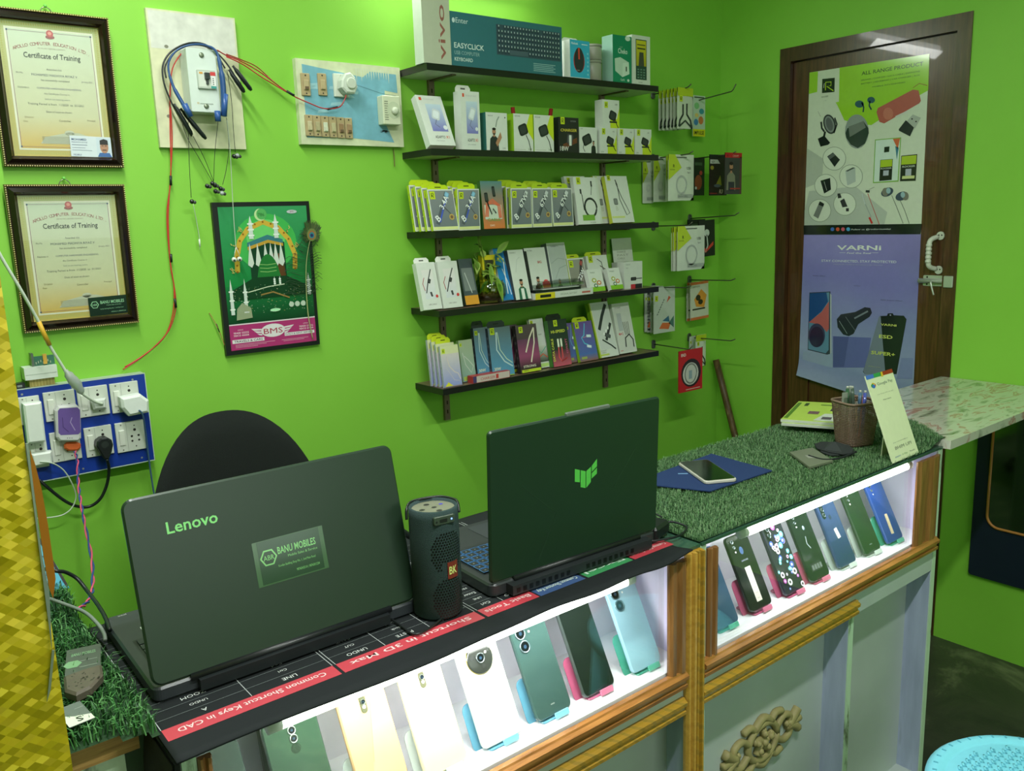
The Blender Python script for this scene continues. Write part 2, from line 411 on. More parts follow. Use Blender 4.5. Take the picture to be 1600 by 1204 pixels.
# door with its frame, pull handle and bolt
dr = bpy.data.objects.new('door_1', None); COL.objects.link(dr); dr.location = (0.03, -0.62, 0); dr['kind'] = 'structure'
iM = T(-0.03, 0.62, 0)
fr_ = MB(); fr_.M = iM
for (a, b, c, d) in ((DY0-.045, DY0, 0, DZ), (DY1, DY1+.045, 0, DZ)):
    fr_.box(-.004, a, c, .1, b, d, mat='door_frame_wood')
fr_.box(-.004, DY1+.045, DZ-.05, .1, DY0-.045, DZ, mat='door_frame_wood')
fr_.build('door_frame', dr)
lf = MB(); lf.M = iM; y0, y1, zt = DY1+.047, DY0-.047, DZ-.052
lf.box(.022, y0, 0.01, .055, y1, zt, mat='door_wood')
for a, b, c, d in ((y0, y0+.1, .01, zt), (y1-.1, y1, .01, zt), (y0+.1, y1-.1, zt-.12, zt), (y0+.1, y1-.1, .01, .2)):
    lf.box(.0165, a, c, .022, b, d, mat='door_wood')
lf.build('door_leaf', dr)
# pull handle
hd = MB(); c0 = at(1467, 368, X=.012); c1 = at(1464, 421, X=.012); hd.M = iM
for c in (c0, c1):
    hd.M = iM @ frame((.0165, c.y, c.z), (0, -1, 0), UP, (-1, 0, 0)); hd.prism(circ(.014, 20), 0, .004, .001, (200, 205, 190), 'plastic')
    hd.ell(-.005, .002, .0025, .0025, .0045, (30, 30, 28)); hd.ell(.005, .002, .0025, .0025, .0045, (30, 30, 28))
hd.M = iM
hd.tube([(.012, c0.y+.01, c0.z-.004), (-.012, c0.y+.018, c0.z-.012), (-.02, c0.y+.02, c0.z-.03), (-.02, c1.y+.02, c1.z+.03), (-.012, c1.y+.018, c1.z+.012), (.012, c1.y+.01, c1.z+.004)], .008, (205, 208, 195), 'plastic', 10, 4)
for k in range(5):
    z = c1.z+.03+(c0.z-c1.z-.06)*k/4; hd.tube([(-.02, c0.y+.02, z-.004), (-.02, c0.y+.02, z+.004)], .0095, (205, 208, 195), 'plastic', 10)
h_ = hd.build('door_handle', dr); h_['label'] = 'white door pull handle'
bt = MB(); b0 = at(1437, 437, X=.012); b1 = at(1487, 441, X=.012)
W_ = abs(b1.y-b0.y); bt.M = iM @ frame((.0165, b0.y, b0.z-.016), (0, -1, 0), UP, (-1, 0, 0))
bt.prism(rrect(W_-.012, .036, .004, W_/2, .016), 0, .003, .0008, (205, 212, 198), 'steel')
for x in (.02, W_-.03):
    for y in (.004, .028): bt.ell(x, y, .003, .003, .0035, (25, 25, 22))
bt.M = iM @ frame((.006, b0.y+.006, b0.z), (0, 0, 1), (1, 0, 0), (0, -1, 0)); bt.lathe([(0.0001, 0), (.008, .001), (.008, W_), (.006, W_+.02)], 12, (210, 216, 205), 'steel')
bt.M = iM @ frame((-.004, -.938, b0.z-.016), (0, -1, 0), UP, (-1, 0, 0)); bt.prism(rrect(.030, .038, .003, .004, .016), 0, .006, .001, (200, 208, 196), 'steel')
bt.M = iM; yb = b0.y-.045; bt.tube([(.0, yb, b0.z), (-.012, yb, b0.z-.004), (-.014, yb-.008, b0.z-.03), (-.012, yb-.012, b0.z-.045)], .003, (200, 205, 195), 'steel', 8, 4)
b_ = bt.build('door_bolt', dr); b_['label'] = 'pale metal sliding bolt on the door'

# ------------------------------------------------------------------ shelves on the back wall
SZ = [1.945, 1.713, 1.480, 1.250, 1.014]
SX0, SX1, SD, ST = -1.50, -0.545, 0.155, 0.018
names = ['topmost wall shelf with the tall and wide cartons', 'second wall shelf from the top with white charger boxes', 'middle wall shelf with green cable packs', 'fourth wall shelf with the plant bowl', 'lowest wall shelf with the colourful slim packs']
for k, z in enumerate(SZ):
    t = thing('wall_shelf', 'dark-edged ' + names[k], 'shelf', T((SX0+SX1)/2, -SD/2, z-ST), 'wall shelves')
    iv = T(-(SX0+SX1)/2, SD/2, -(z-ST))
    b = MB(); b.M = iv; b.box(SX0, -SD+.003, z-ST, SX1, 0, z, (206, 208, 196), 'laminate'); b.box(SX0+.002, -SD+.004, z, SX1-.002, -.001, z+.0006, mat='shelf_laminate'); b.build('board', t)
    e = MB(); e.M = iv; e.box(SX0-.003, -SD, z-ST, SX1+.003, -SD+.003, z+.0008, (26, 26, 26), 'laminate'); e.box(SX0-.003, -SD+.003, z-ST, SX0, -.001, z+.0008, (26, 26, 26), 'laminate')
    e.box(SX1, -SD+.003, z-ST, SX1+.003, -.001, z+.0008, (26, 26, 26), 'laminate'); e.build('edge_band', t)
    for x in (-1.393, -0.672):
        g = MB(); g.M = iv; g.box(x-.007, -.13, z-ST-.004, x+.007, -.012, z-ST-.0002, (110, 90, 82), 'steel')
        g.build('bracket', t)
for x, l in ((-1.393, 'left'), (-0.672, 'right')):
    g = MB(); g.box(x-.010, -.011, 0.878, x+.010, -.0005, 1.93, (128, 108, 96), 'plastic')
    for i in range(34):
        z = .9+i*.03; g.box(x-.002, -.0115, z, x+.002, -.0109, z+.012, (50, 40, 36), 'steel')
    tag(g.build('shelf_upright'), 'slotted brown metal upright under the %s end of the wall shelves' % l, 'shelf upright', 'shelf uprights')

# ------------------------------------------------------------------ product artwork (local front plane, lower left corner at 0,0)
LIME = (196, 214, 40); LIMED = (150, 180, 40)
def logo(b, x, y, s, z, bg=LIME, fg=(30, 50, 30)):
    b.rect(x, y, x+s, y+s*1.25, z, bg); b.line([(x+s*.32, y+s*.3), (x+s*.32, y+s*.95), (x+s*.7, y+s*.95), (x+s*.7, y+s*.65), (x+s*.35, y+s*.62), (x+s*.72, y+s*.3)], s*.13, z+E3, fg)
def man(b, x, y, h, z, shirt=(40, 44, 46), skin=(176, 128, 98)):
    b.poly([(x-h*.26, y), (x+h*.26, y), (x+h*.22, y+h*.5), (x+h*.08, y+h*.62), (x-h*.08, y+h*.62), (x-h*.22, y+h*.5)], z, shirt)
    b.poly([(x-h*.05, y+h*.58), (x+h*.05, y+h*.58), (x+h*.05, y+h*.7), (x-h*.05, y+h*.7)], z+E3, skin)
    b.ell(x, y+h*.8, h*.1, h*.13, z+E3, skin); b.poly(circ(h*.105, 16, x, y+h*.915, h*.06), z+2*E3, (30, 24, 22))
    b.poly([(x-h*.05, y+h*.67), (x+h*.05, y+h*.67), (x+h*.085, y+h*.75), (x, y+h*.72), (x-h*.085, y+h*.75)], z+2*E3, (40, 30, 26))
def loop(b, cx, cy, r, z, col, w=.002, turns=3):
    pts = [(cx+(r-i*.00012)*math.cos(i*.3), cy+(r*1.1-i*.00012)*math.sin(i*.3)) for i in range(int(21*turns))]
    b.line(pts, w, z, col)
def plugb(b, x, y, w, h, rot, z, col=(34, 38, 38), mat='card'):
    c, s = math.cos(rot), math.sin(rot); pts = [(x+c*a-s*d, y+s*a+c*d) for a, d in rrect(w, h, min(w, h)*.25)]
    b.poly(pts, z, col, mat); pts = [(x+c*a-s*d, y+s*a+c*d) for a, d in rrect(w*.7, h*.7, min(w, h)*.2)]; b.poly(pts, z+E3, tuple(min(255, q+22) for q in col), mat)
def smalltext(b, x, y, w, n, h, z, col, rr=rnd):
    ws = ['FAST', 'CHARGE', 'DATA', 'CABLE', 'TYPE-C', 'MICRO USB', 'QUALITY', 'PREMIUM', '1 METER', 'ORIGINAL']
    for i in range(n): b.text(rr.choice(ws), x, y-i*h*1.7, h, z, col, wid=w*rr.uniform(.6, 1))
def art(b, w, h, st, z=E3, rr=rnd):
    if st == 'adapto':
        b.rect(w*.28, h*.28, w*.88, h*.83, z, (120, 120, 190), col2=(196, 214, 226)); b.rect(w*.1, h*.9, w*.2, h*.96, z, (214, 84, 60)); b.text('TRANSFORM', w*.25, h*.91, h*.03, z, (190, 190, 190))
        plugb(b, w*.58, h*.62, w*.3, h*.22, -.35, z+E3, (206, 212, 216)); b.line([(w*.55, h*.52), (w*.45, h*.42), (w*.6, h*.36)], w*.02, z+E3, (90, 90, 110)); b.ell(w*.8, h*.36, w*.08, w*.08, z+2*E3, (220, 224, 230))
        b.text('ADAPTO', w*.3, h*.14, h*.055, z, (60, 60, 60), wid=w*.38, bold=.02); b.text('X1', w*.71, h*.14, h*.055, z, (214, 84, 60), wid=w*.14, bold=.02); b.text('USB CHARGER', w*.3, h*.08, h*.02, z, (150, 150, 150))
    elif st == 'man':
        b.line([(w*.45, h*.62), (w*.52, h*.8), (w*.62, h*.9)], w*.05, z, (150, 160, 150)); b.text('PREMIUM', w*.1, h*.9, h*.03, z, (90, 90, 90)); b.ell(w*.9, h*.88, w*.03, w*.03, z, (90, 90, 90))
        man(b, w*.36, 0, h*.62, z+E3); b.poly([(w*.5, h*.1), (w*.72, h*.35), (w*.66, h*.5), (w*.42, h*.2)], z+3*E3, (176, 128, 98)); b.text('2.4A', w*.75, h*.05, h*.04, z, (90, 90, 90))
    elif st == 'mangreen':
        b.line([(w*.3, h*.55), (w*.5, h*.8), (w*.7, h*.85)], w*.03, z, (190, 195, 190)); man(b, w*.52, 0, h*.42, z, (40, 100, 74)); b.rect(w*.42, 0, w*.62, h*.22, z+2*E3, (225, 228, 222)); b.text('CONNECT', w*.1, h*.93, h*.025, z, (90, 90, 90))
    elif st == 'manred':
        b.rect(0, h*.06, w*.1, h*.94, z, (40, 40, 42)); b.text('BIG', w*.55, h*.68, h*.05, z, (180, 50, 40), bold=.03); b.text('X TRA', w*.15, h*.93, h*.03, z, (90, 90, 90))
        b.poly(circ(w*.2, 16, w*.8, h*.22, h*.12), z, (220, 60, 70)); man(b, w*.42, h*.02, h*.4, z+E3, (60, 30, 34)); b.rect(w*.1, h*.02, w*.7, h*.07, z+3*E3, (200, 60, 60))
    elif st == 'charger':
        b.poly([(w*.62, h*.62), (w, h*.3), (w, h), (w*.84, h)], z, LIME); b.text('ROCKER', w*.08, h*.92, h*.035, z, (90, 90, 90)); plugb(b, w*.48, h*.58, w*.46, h*.3, .35, z+E3)
        b.line([(w*.62, h*.44), (w*.76, h*.28), (w*.86, h*.02)], w*.035, z+E3, (34, 38, 38)); b.text('2.4A', w*.72, h*.04, h*.05, z+2*E3, (90, 110, 60)); b.rect(w*.03, h*.045, w*.6, h*.052, z, (140, 150, 120))
    elif st == 'wcharger':
        b.rect(w*.45, 0, w, h*.4, z, LIME); b.poly([(w*.85, h*.4), (w, h*.4), (w, h*.75)], z, LIME); logo(b, w*.12, h*.74, w*.2, z); plugb(b, w*.6, h*.5, w*.42, h*.3, -.35, z+E3); b.line([(w*.74, h*.4), (w*.84, h*.22), (w*.95, h*.1)], w*.04, z+E3, (34, 38, 38))
        b.text('12W', w*.06, h*.04, h*.06, z, (120, 130, 110)); b.text('USB', w*.74, h*.84, h*.05, z, (90, 90, 90)); b.line([(w*.4, h*.3), (w*.85, h*.3)], h*.05, z+2*E3, (34, 38, 38))
    elif st == 'black18w':
        b.rect(0, 0, w, h, z*.4, (38, 36, 38)); logo(b, w*.1, h*.8, w*.2, z); b.text('CHARGER', w*.08, h*.6, h*.08, z, (220, 200, 70), wid=w*.82, shear=.2, bold=.03); plugb(b, w*.55, h*.38, w*.3, h*.3, -.1, z+E3, (74, 74, 78)); b.rect(w*.5, h*.2, w*.62, h*.5, z+3*E3, (220, 222, 220))
        for i in range(5): b.line([(w*.2, h*.1+i*h*.03), (w*.9, h*.3+i*h*.03)], h*.01, z+E3, (170, 90, 50))
        b.text('18W', w*.04, h*.05, h*.13, z+4*E3, (226, 226, 220), bold=.03); b.text('ROCKER', w*.6, h*.88, h*.04, z, (160, 160, 160))
    elif st == 'splat':
        plugb(b, w*.42, h*.52, w*.5, h*.4, .4, z); b.line([(w*.3, h*.5), (w*.2, h*.2), (w*.3, h*.05)], w*.03, z, (34, 38, 38)); man(b, w*.78, 0, h*.5, z+2*E3, (30, 34, 34)); b.text('VOLT', w*.06, h*.92, h*.04, z, (60, 60, 60))
    elif st in ('b34', 'b67'):
        b.rect(w*.04, h*.09, w*.97, h*.97, z, (110, 118, 124), col2=(132, 136, 138)); logo(b, w*.07, h*.76, w*.2, z+E3)
        blue = (70, 90, 190) if st == 'b34' else (66, 70, 74)
        b.line([(w*.2, h*.15), (w*.45, h*.5), (w*.72, h*.92)], w*.15, z+E3, (84, 90, 98)); b.line([(w*.3, h*.2), (w*.55, h*.6), (w*.8, h*.9)], w*.06, z+2*E3, blue); plugb(b, w*.72, h*.87, w*.16, h*.12, -.5, z+3*E3, (120, 170, 200) if st == 'b34' else (190, 194, 196))
        b.text('3.4A' if st == 'b34' else '67W', w*.5, h*.5, h*.14, z+4*E3, (236, 238, 236), rot=.95, bold=.03); b.text('B', w*.24, h*.2, h*.16, z+4*E3, (236, 238, 236), rot=.6, bold=.03); b.ell(w*.78, h*.32, w*.1, w*.1, z+4*E3, (190, 160, 90)); b.ell(w*.78, h*.32, w*.055, w*.055, z+5*E3, (120, 90, 70))
        b.rect(w*.03, h*.02, w*.97, h*.09, z, (214, 220, 150)); b.line([(w*.5, h*.6), (w*.9, h*.3)], w*.02, z+3*E3, (60, 60, 66))
    elif st == 'teal':
        b.rect(0, 0, w, h, z*.4, (206, 120, 60), col2=(86, 130, 130)); b.poly([(w*.1, h*.2), (w*.9, h*.2), (w*.9, h*.5), (w*.1, h*.5)], z*.6, (196, 206, 190))
        for i in range(3): b.line([(w*(.12+.06*i), h*.25), (w*(.2+.05*i), h*.52), (w*.5, h*(.62-.04*i)), (w*(.85-.06*i), h*.48), (w*(.86-.05*i), h*.22)], w*.05, z, (214, 110, 80))
        b.line([(w*.2, h*.72), (w*.28, h*.5), (w*.42, h*.3), (w*.5, h*.42), (w*.62, h*.32)], w*.06, z+2*E3, (26, 30, 30)); plugb(b, w*.22, h*.66, w*.16, h*.2, .1, z+3*E3); plugb(b, w*.58, h*.78, w*.13, h*.22, .1, z+3*E3); b.text('CABLE', w*.2, h*.16, h*.06, z+E3, (90, 150, 80), wid=w*.6, bold=.02); b.text('EARS', w*.3, h*.05, h*.04, z+E3, (240, 220, 200))
    elif st == 'cable':
        logo(b, w*.12, h*.85, w*.17, z); loop(b, w*.58, h*.35, w*.28, z, (40, 44, 44), w*.022); b.line([(w*.3, h*.3), (w*.28, h*.62), (w*.24, h*.68)], w*.03, z, (40, 44, 44)); plugb(b, w*.24, h*.7, w*.07, h*.1, 0, z+E3); plugb(b, w*.72, h*.86, w*.06, h*.12, 0, z+E3); b.line([(w*.72, h*.8), (w*.66, h*.62)], w*.02, z, (40, 44, 44)); b.rect(w*.2, h*.08, w*.7, h*.2, z+E3, (120, 170, 60)); b.text('ROCKER', w*.5, h*.02, h*.03, z, (120, 130, 120)); b.rect(w*.92, 0, w, h, z, (206, 212, 200))
    elif st == 'cable2':
        logo(b, w*.1, h*.9, w*.14, z); b.line([(w*.45, h*.85), (w*.6, h*.55), (w*.75, h*.35), (w*.85, h*.2), (w*.7, h*.16), (w*.5, h*.5), (w*.5, h*.8)], w*.03, z, (60, 62, 60)); plugb(b, w*.3, h*.45, w*.18, h*.14, 0, z+E3, (110, 114, 112)); b.text('B', w*.26, h*.26, h*.1, z, (190, 196, 180), bold=.03); b.line([(w*.5, h*.8), (w*.44, h*.92)], w*.045, z+E3, (70, 72, 70)); b.rect(w*.02, h*.1, w*.6, h*.14, z, (206, 214, 130))
    elif st == 'white_cable':
        b.rect(w*.22, h*.22, w*.8, h*.84, z, (210, 214, 218), col2=(224, 220, 216)); b.line([(w*.3, h*.35), (w*.5, h*.62), (w*.72, h*.85)], w*.05, z+E3, (60, 64, 66)); plugb(b, w*.55, h*.6, w*.13, h*.1, -.4, z+2*E3, (44, 44, 46)); plugb(b, w*.55, h*.32, w*.1, h*.1, .2, z+2*E3, (54, 54, 56)); b.ell(w*.82, h*.27, w*.07, w*.07, z+2*E3, (206, 60, 60)); b.text('USB CABLE', w*.3, h*.09, h*.03, z, (120, 110, 110)); b.line([(w*.25, h*.4), (w*.18, h*.55), (w*.3, h*.68)], w*.03, z+E3, (170, 60, 66))
    elif st == 'blue':
        b.rect(0, 0, w, h, z*.4, (38, 130, 196)); b.text('ROBOTT', w*.25, h*.9, h*.04, z, (235, 240, 245), wid=w*.6, bold=.02); b.line([(w*.75, h*.8), (w*.62, h*.5), (w*.5, h*.12)], w*.08, z, (232, 238, 242)); b.line([(w*.45, h*.6), (w*.7, h*.35), (w*.8, h*.1)], w*.06, z+E3, (232, 238, 242)); b.rect(w*.2, h*.78, w*.4, h*.82, z, (240, 220, 90))
    elif st == 'grey':
        b.rect(w*.04, h*.03, w*.96, h*.97, z, (172, 180, 178), col2=(188, 194, 190)); b.text('CONNECT 3', w*.2, h*.92, h*.025, z+E3, (60, 64, 60), bold=.02); b.line([(w*.2, h*.3), (w*.5, h*.5), (w*.9, h*.55)], w*.03, z+E3, (150, 158, 158)); b.line([(w*.1, h*.6), (w*.5, h*.7), (w*.9, h*.66)], w*.02, z+E3, (150, 158, 158)); man(b, w*.4, 0, h*.3, z+E3, (50, 60, 74))
    elif st == 'a22':
        b.rect(w*.05, h*.1, w*.96, h*.96, z, (128, 124, 112), col2=(150, 150, 140)); logo(b, w*.1, h*.74, w*.24, z+E3); b.line([(w*.5, h*.2), (w*.7, h*.6), (w*.85, h*.95)], w*.14, z+E3, (60, 60, 64)); b.text('22W', w*.62, h*.35, h*.13, z+3*E3, (236, 238, 236), rot=.9, bold=.03); plugb(b, w*.8, h*.85, w*.16, h*.14, -.4, z+2*E3, (150, 60, 60))
    elif st == 'greenwire':
        logo(b, w*.1, h*.8, w*.2, z); b.line([(w*.5, h*.9), (w*.7, h*.8), (w*.72, h*.6), (w*.85, h*.5)], w*.03, z, (50, 54, 50)); b.line([(w*.6, h*.7), (w*.9, h*.55), (w*.95, h*.3)], w*.03, z, (80, 40, 44)); b.rect(w*.02, 0, w*.98, h*.1, z, (150, 190, 50))
    elif st == 'smallgreen':
        b.rect(0, 0, w, h*.2, z, (130, 186, 40)); b.text('MOBILE', w*.2, h*.82, h*.06, z, (90, 110, 90)); b.ell(w*.35, h*.5, w*.16, h*.1, z, (160, 170, 30)); b.ell(w*.35, h*.5, w*.09, h*.055, z+E3, (226, 230, 222)); b.ell(w*.66, h*.38, w*.16, h*.1, z, (200, 110, 40)); b.ell(w*.66, h*.38, w*.09, h*.055, z+E3, (226, 230, 222)); b.ell(w*.4, h*.26, w*.14, h*.09, z, (50, 100, 60)); b.ell(w*.4, h*.26, w*.08, h*.05, z+E3, (226, 230, 222))
    elif st == 'blackplug':
        b.rect(w*.35, 0, w*.6, h*.16, z, (196, 50, 60)); b.rect(w*.6, 0, w*.98, h*.16, z, (40, 40, 40)); b.line([(w*.5, h*.36), (w*.98, h*.36)], h*.03, z, (34, 34, 34)); plugb(b, w*.5, h*.36, w*.3, h*.13, 0, z+E3, (34, 34, 34)); b.text('SPEAKER', w*.1, h*.88, h*.04, z, (120, 120, 120)); b.text('AUX', w*.1, h*.76, h*.04, z, (120, 120, 120))
    elif st == 'plainwhite':
        b.rect(w*.08, h*.1, w*.92, h*.9, z, (216, 218, 210)); smalltext(b, w*.2, h*.7, w*.6, 3, h*.04, z+E3, (150, 150, 140))
    elif st == 'darkcard':
        b.rect(0, 0, w, h, z*.4, (70, 80, 84)); b.rect(w*.1, h*.3, w*.9, h*.8, z, (120, 128, 126)); b.rect(0, 0, w, h*.2, z, (214, 150, 50)); b.line([(w*.3, h*.7), (w*.5, h*.4), (w*.6, h*.25)], w*.05, z+E3, (200, 204, 200))
    elif st == 'yellow':
        b.rect(0, 0, w, h, z*.4, (224, 206, 40)); b.rect(w*.15, h*.5, w*.85, h*.9, z, (60, 60, 40)); b.text('OTG', w*.2, h*.2, h*.1, z, (40, 40, 30), wid=w*.6)
    elif st == 'pastel':
        b.rect(0, 0, w, h, z*.4, (140, 150, 210), col2=(226, 214, 200)); b.rect(0, h*.8, w, h, z*.6, (214, 216, 170)); logo(b, w*.08, h*.82, w*.17, z); b.line([(w*.3, h*.75), (w*.4, h*.5), (w*.65, h*.35), (w*.85, h*.3), (w*.95, h*.15)], w*.05, z, (214, 200, 196)); b.line([(w*.3, h*.75), (w*.25, h*.45), (w*.6, h*.15), (w*.9, h*.12)], w*.03, z+E3, (196, 190, 200)); b.poly([(w*.05, h*.02), (w*.5, h*.02), (w*.25, h*.12)], z+E3, (220, 214, 60)); b.rect(w*.02, 0, w*.98, h*.03, z, (150, 140, 160))
    elif st == 'greengrey':
        b.rect(0, 0, w, h, z*.4, (134, 168, 160), col2=(170, 182, 150)); logo(b, w*.05, h*.85, w*.16, z); b.line([(w*.2, h*.7), (w*.35, h*.4), (w*.7, h*.2), (w*.9, h*.35), (w*.6, h*.5), (w*.3, h*.62)], w*.04, z, (206, 210, 204)); b.rect(w*.1, h*.02, w*.5, h*.12, z, (180, 200, 90))
    elif st == 'bluepack':
        b.rect(0, 0, w, h, z*.4, (84, 150, 190), col2=(96, 112, 116)); logo(b, w*.08, h*.86, w*.2, z, (176, 196, 30)); b.line([(w*.35, h*.9), (w*.3, h*.55), (w*.6, h*.3), (w*.95, h*.18)], w*.045, z, (190, 210, 214)); b.line([(w*.4, h*.9), (w*.45, h*.55), (w*.7, h*.35), (w*.95, h*.25)], w*.03, z, (196, 214, 190)); b.text('30W', w*.1, h*.14, h*.06, z+E3, (226, 230, 200), bold=.02); b.rect(w*.02, 0, w*.98, h*.02, z, (150, 180, 60))
    elif st == 'purple':
        b.rect(0, 0, w, h, z*.4, (60, 40, 46), col2=(84, 70, 74)); b.rect(0, h*.35, w, h*.7, z*.6, (150, 70, 110), col2=(100, 60, 90)); b.rect(0, h*.1, w, h*.35, z*.6, (60, 40, 50), col2=(150, 70, 110)); logo(b, w*.14, h*.84, w*.18, z)
        b.line([(w*.85, h*.92), (w*.6, h*.72), (w*.35, h*.42)], w*.06, z, (226, 216, 196)); b.line([(w*.85, h*.92), (w*.8, h*.6), (w*.55, h*.2)], w*.06, z, (226, 216, 196)); b.rect(w*.05, 0, w*.98, h*.06, z, (190, 210, 50)); b.text('STRONG', w*.15, h*.1, h*.05, z+E3, (236, 230, 210), wid=w*.6, bold=.02); b.text('100W', w*.15, h*.02, h*.04, z+E3, (60, 70, 30))
    elif st == 'whitedark':
        b.rect(0, h*.12, w, h*.45, z, (60, 66, 62), col2=(210, 214, 200)); logo(b, w*.05, h*.88, w*.2, z); b.line([(w*.2, h*.4), (w*.5, h*.3), (w*.9, h*.42)], w*.05, z+E3, (90, 170, 150)); b.line([(w*.2, h*.2), (w*.6, h*.28), (w*.9, h*.2)], w*.06, z+E3, (210, 90, 50)); b.rect(w*.1, h*.02, w*.9, h*.09, z, (190, 220, 130)); b.text('AUX', w*.5, h*.66, h*.03, z, (80, 80, 80))
    elif st == 'hispeed':
        b.rect(0, 0, w, h, z*.4, (40, 54, 46)); b.rect(w*.04, 0, w, h*.35, z*.6, (200, 90, 110), col2=(70, 50, 60)); logo(b, w*.3, h*.86, w*.2, z); b.text('HI-SPEED', w*.12, h*.72, h*.06, z, (220, 226, 80), wid=w*.74, bold=.03); b.text('DATA CABLE', w*.17, h*.12, h*.06, z+E3, (220, 226, 80), rot=PI/2, bold=.02); b.text('65WATT', w*.9, h*.25, h*.06, z+E3, (200, 90, 130), rot=PI/2, bold=.02)
        for i in (0, 1): plugb(b, w*(.42+.16*i), h*.5, w*.1, h*.18, 0, z+2*E3, (216, 220, 200)); b.line([(w*(.42+.16*i), h*.42), (w*(.38+.2*i), h*.2), (w*.5, h*.1), (w*.8, h*.16)], w*.06, z+E3, (220, 80, 90))
    elif st == 'violet':
        b.rect(0, 0, w, h, z*.4, (70, 110, 180), col2=(110, 84, 150)); b.rect(0, 0, w, h*.2, z*.6, (140, 100, 90), col2=(70, 110, 180)); logo(b, w*.08, h*.84, w*.2, z); b.line([(w*.6, h*.95), (w*.45, h*.65), (w*.3, h*.6), (w*.4, h*.45), (w*.6, h*.4)], w*.045, z, (90, 190, 220)); b.line([(w*.35, h*.6), (w*.8, h*.62)], w*.02, z+E3, (206, 150, 160)); plugb(b, w*.7, h*.62, w*.26, h*.07, -.1, z+2*E3, (200, 220, 224)); plugb(b, w*.62, h*.36, w*.26, h*.07, -.25, z+2*E3, (200, 214, 224)); b.rect(w*.1, h*.06, w*.4, h*.12, z, (160, 170, 90))
    elif st == 'tall':
        b.rect(w*.12, h*.14, w*.95, h*.97, z, (206, 210, 206)); b.line([(w*.25, h*.5), (w*.55, h*.75), (w*.85, h*.95)], w*.14, z+E3, (44, 50, 50)); b.line([(w*.5, h*.3), (w*.7, h*.45), (w*.9, h*.6)], w*.12, z+E3, (52, 58, 58)); plugb(b, w*.62, h*.38, w*.3, h*.07, -.4, z+2*E3, (60, 66, 66)); b.line([(w*.3, h*.32), (w*.7, h*.2), (w*.9, h*.12)], w*.06, z+E3, (44, 50, 50)); b.rect(w*.05, h*.03, w*.5, h*.06, z, (190, 206, 90)); b.rect(0, 0, w*.06, h, z, (186, 200, 60)); smalltext(b, w*.1, h*.11, w*.4, 2, h*.02, z+E3, (110, 120, 110))
        for i in range(3): plugb(b, w*(.45+.13*i), h*(.42+.05*i), w*.09, h*.06, -.3, z+3*E3, (216, 220, 216))
    elif st == 'wires':
        b.rect(w*.03, h*.03, w*.97, h*.97, z, (206, 208, 200)); b.text('EXTEND', w*.15, h*.9, h*.03, z+E3, (120, 120, 110)); b.rect(w*.16, h*.45, w*.42, h*.8, z+E3, (180, 184, 186))
        for i in range(4): b.line([(w*(.45+.1*i), h*.62), (w*(.5+.08*i), h*.36)], w*.025, z+2*E3, (50, 54, 54))
        b.line([(w*.4, h*.12), (w*.45, h*.3), (w*.7, h*.36), (w*.88, h*.25), (w*.86, h*.1)], w*.06, z+2*E3, (44, 48, 48)); b.text('4+1', w*.1, h*.36, h*.06, z+2*E3, (210, 70, 80), bold=.03); b.rect(w*.05, h*.05, w*.2, h*.06, z+E3, (200, 60, 60))
    elif st == 'vivo':
        b.text('vivo', w*.8, h*.06, w*.27, z, (150, 92, 82), rot=PI/2, wid=h*.72, bold=.01)
    elif st == 'keyboard':
        b.rect(0, 0, w, h, z*.4, (52, 108, 118)); b.text('Enter', w*.05, h*.8, h*.1, z, (200, 216, 216)); b.ell(w*.032, h*.84, w*.012, w*.016, z, (200, 216, 216)); b.text('EASYCLICK', w*.03, h*.34, h*.1, z, (210, 224, 220), wid=w*.25, bold=.02); b.text('USB COMPUTER', w*.03, h*.22, h*.07, z, (150, 180, 180), wid=w*.21); b.text('KEYBOARD', w*.03, h*.1, h*.07, z, (210, 224, 220), wid=w*.15, bold=.01)
        x0, y0, x1, y1 = w*.39, h*.3, w*.985, h*.88; b.rect(x0, y0, x1, y1, z, (56, 78, 92))
        for r in range(6):
            yy = y1-(r+1)*(y1-y0)/6.2+.001
            for k in range(21):
                if r == 5 and 4 <= k <= 9: continue
                if r in (0,) and k in (1, 14): continue
                xx = x0+.004+k*(x1-x0-.006)/21; b.rect(xx, yy, xx+(x1-x0)/21*.8, yy+(y1-y0)/6.2*.8, z+E3, (44, 60, 74)); b.rect(xx+.004, yy+.006, xx+.008, yy+.011, z+2*E3, (160, 176, 180))
        b.rect(x0+4*(x1-x0)/21, y0+.004, x0+10*(x1-x0)/21, y0+.019, z+E3, (74, 92, 104))
        for i in range(5): b.rect(w*.72, h*(.06+.035*i), w*(.93-.02*(i % 2)), h*(.075+.035*i), z, (140, 176, 178))
    elif st == 'mouse':
        b.rect(w*.02, 0, w, h, z*.4, (58, 170, 206)); b.text('Robott', w*.1, h*.88, h*.06, z, (230, 240, 244), bold=.02); b.rect(w*.6, h*.89, w*.9, h*.91, z, (220, 236, 240)); b.ell(w*.46, h*.46, w*.28, h*.31, z, (170, 60, 60)); b.ell(w*.46, h*.48, w*.24, h*.33, z+E3, (44, 48, 54)); b.line([(w*.46, h*.5), (w*.45, h*.8)], w*.08, z+2*E3, (206, 70, 60)); b.text('robott', w*.34, h*.2, h*.03, z+2*E3, (200, 200, 200))
        for i in range(6): b.ell(w*.9, h*(.12+.11*i), w*.04, w*.04, z, (130, 200, 220))
        b.rect(0, 0, w, h*.02, z+E3, (220, 230, 230))
    elif st == 'cheko':
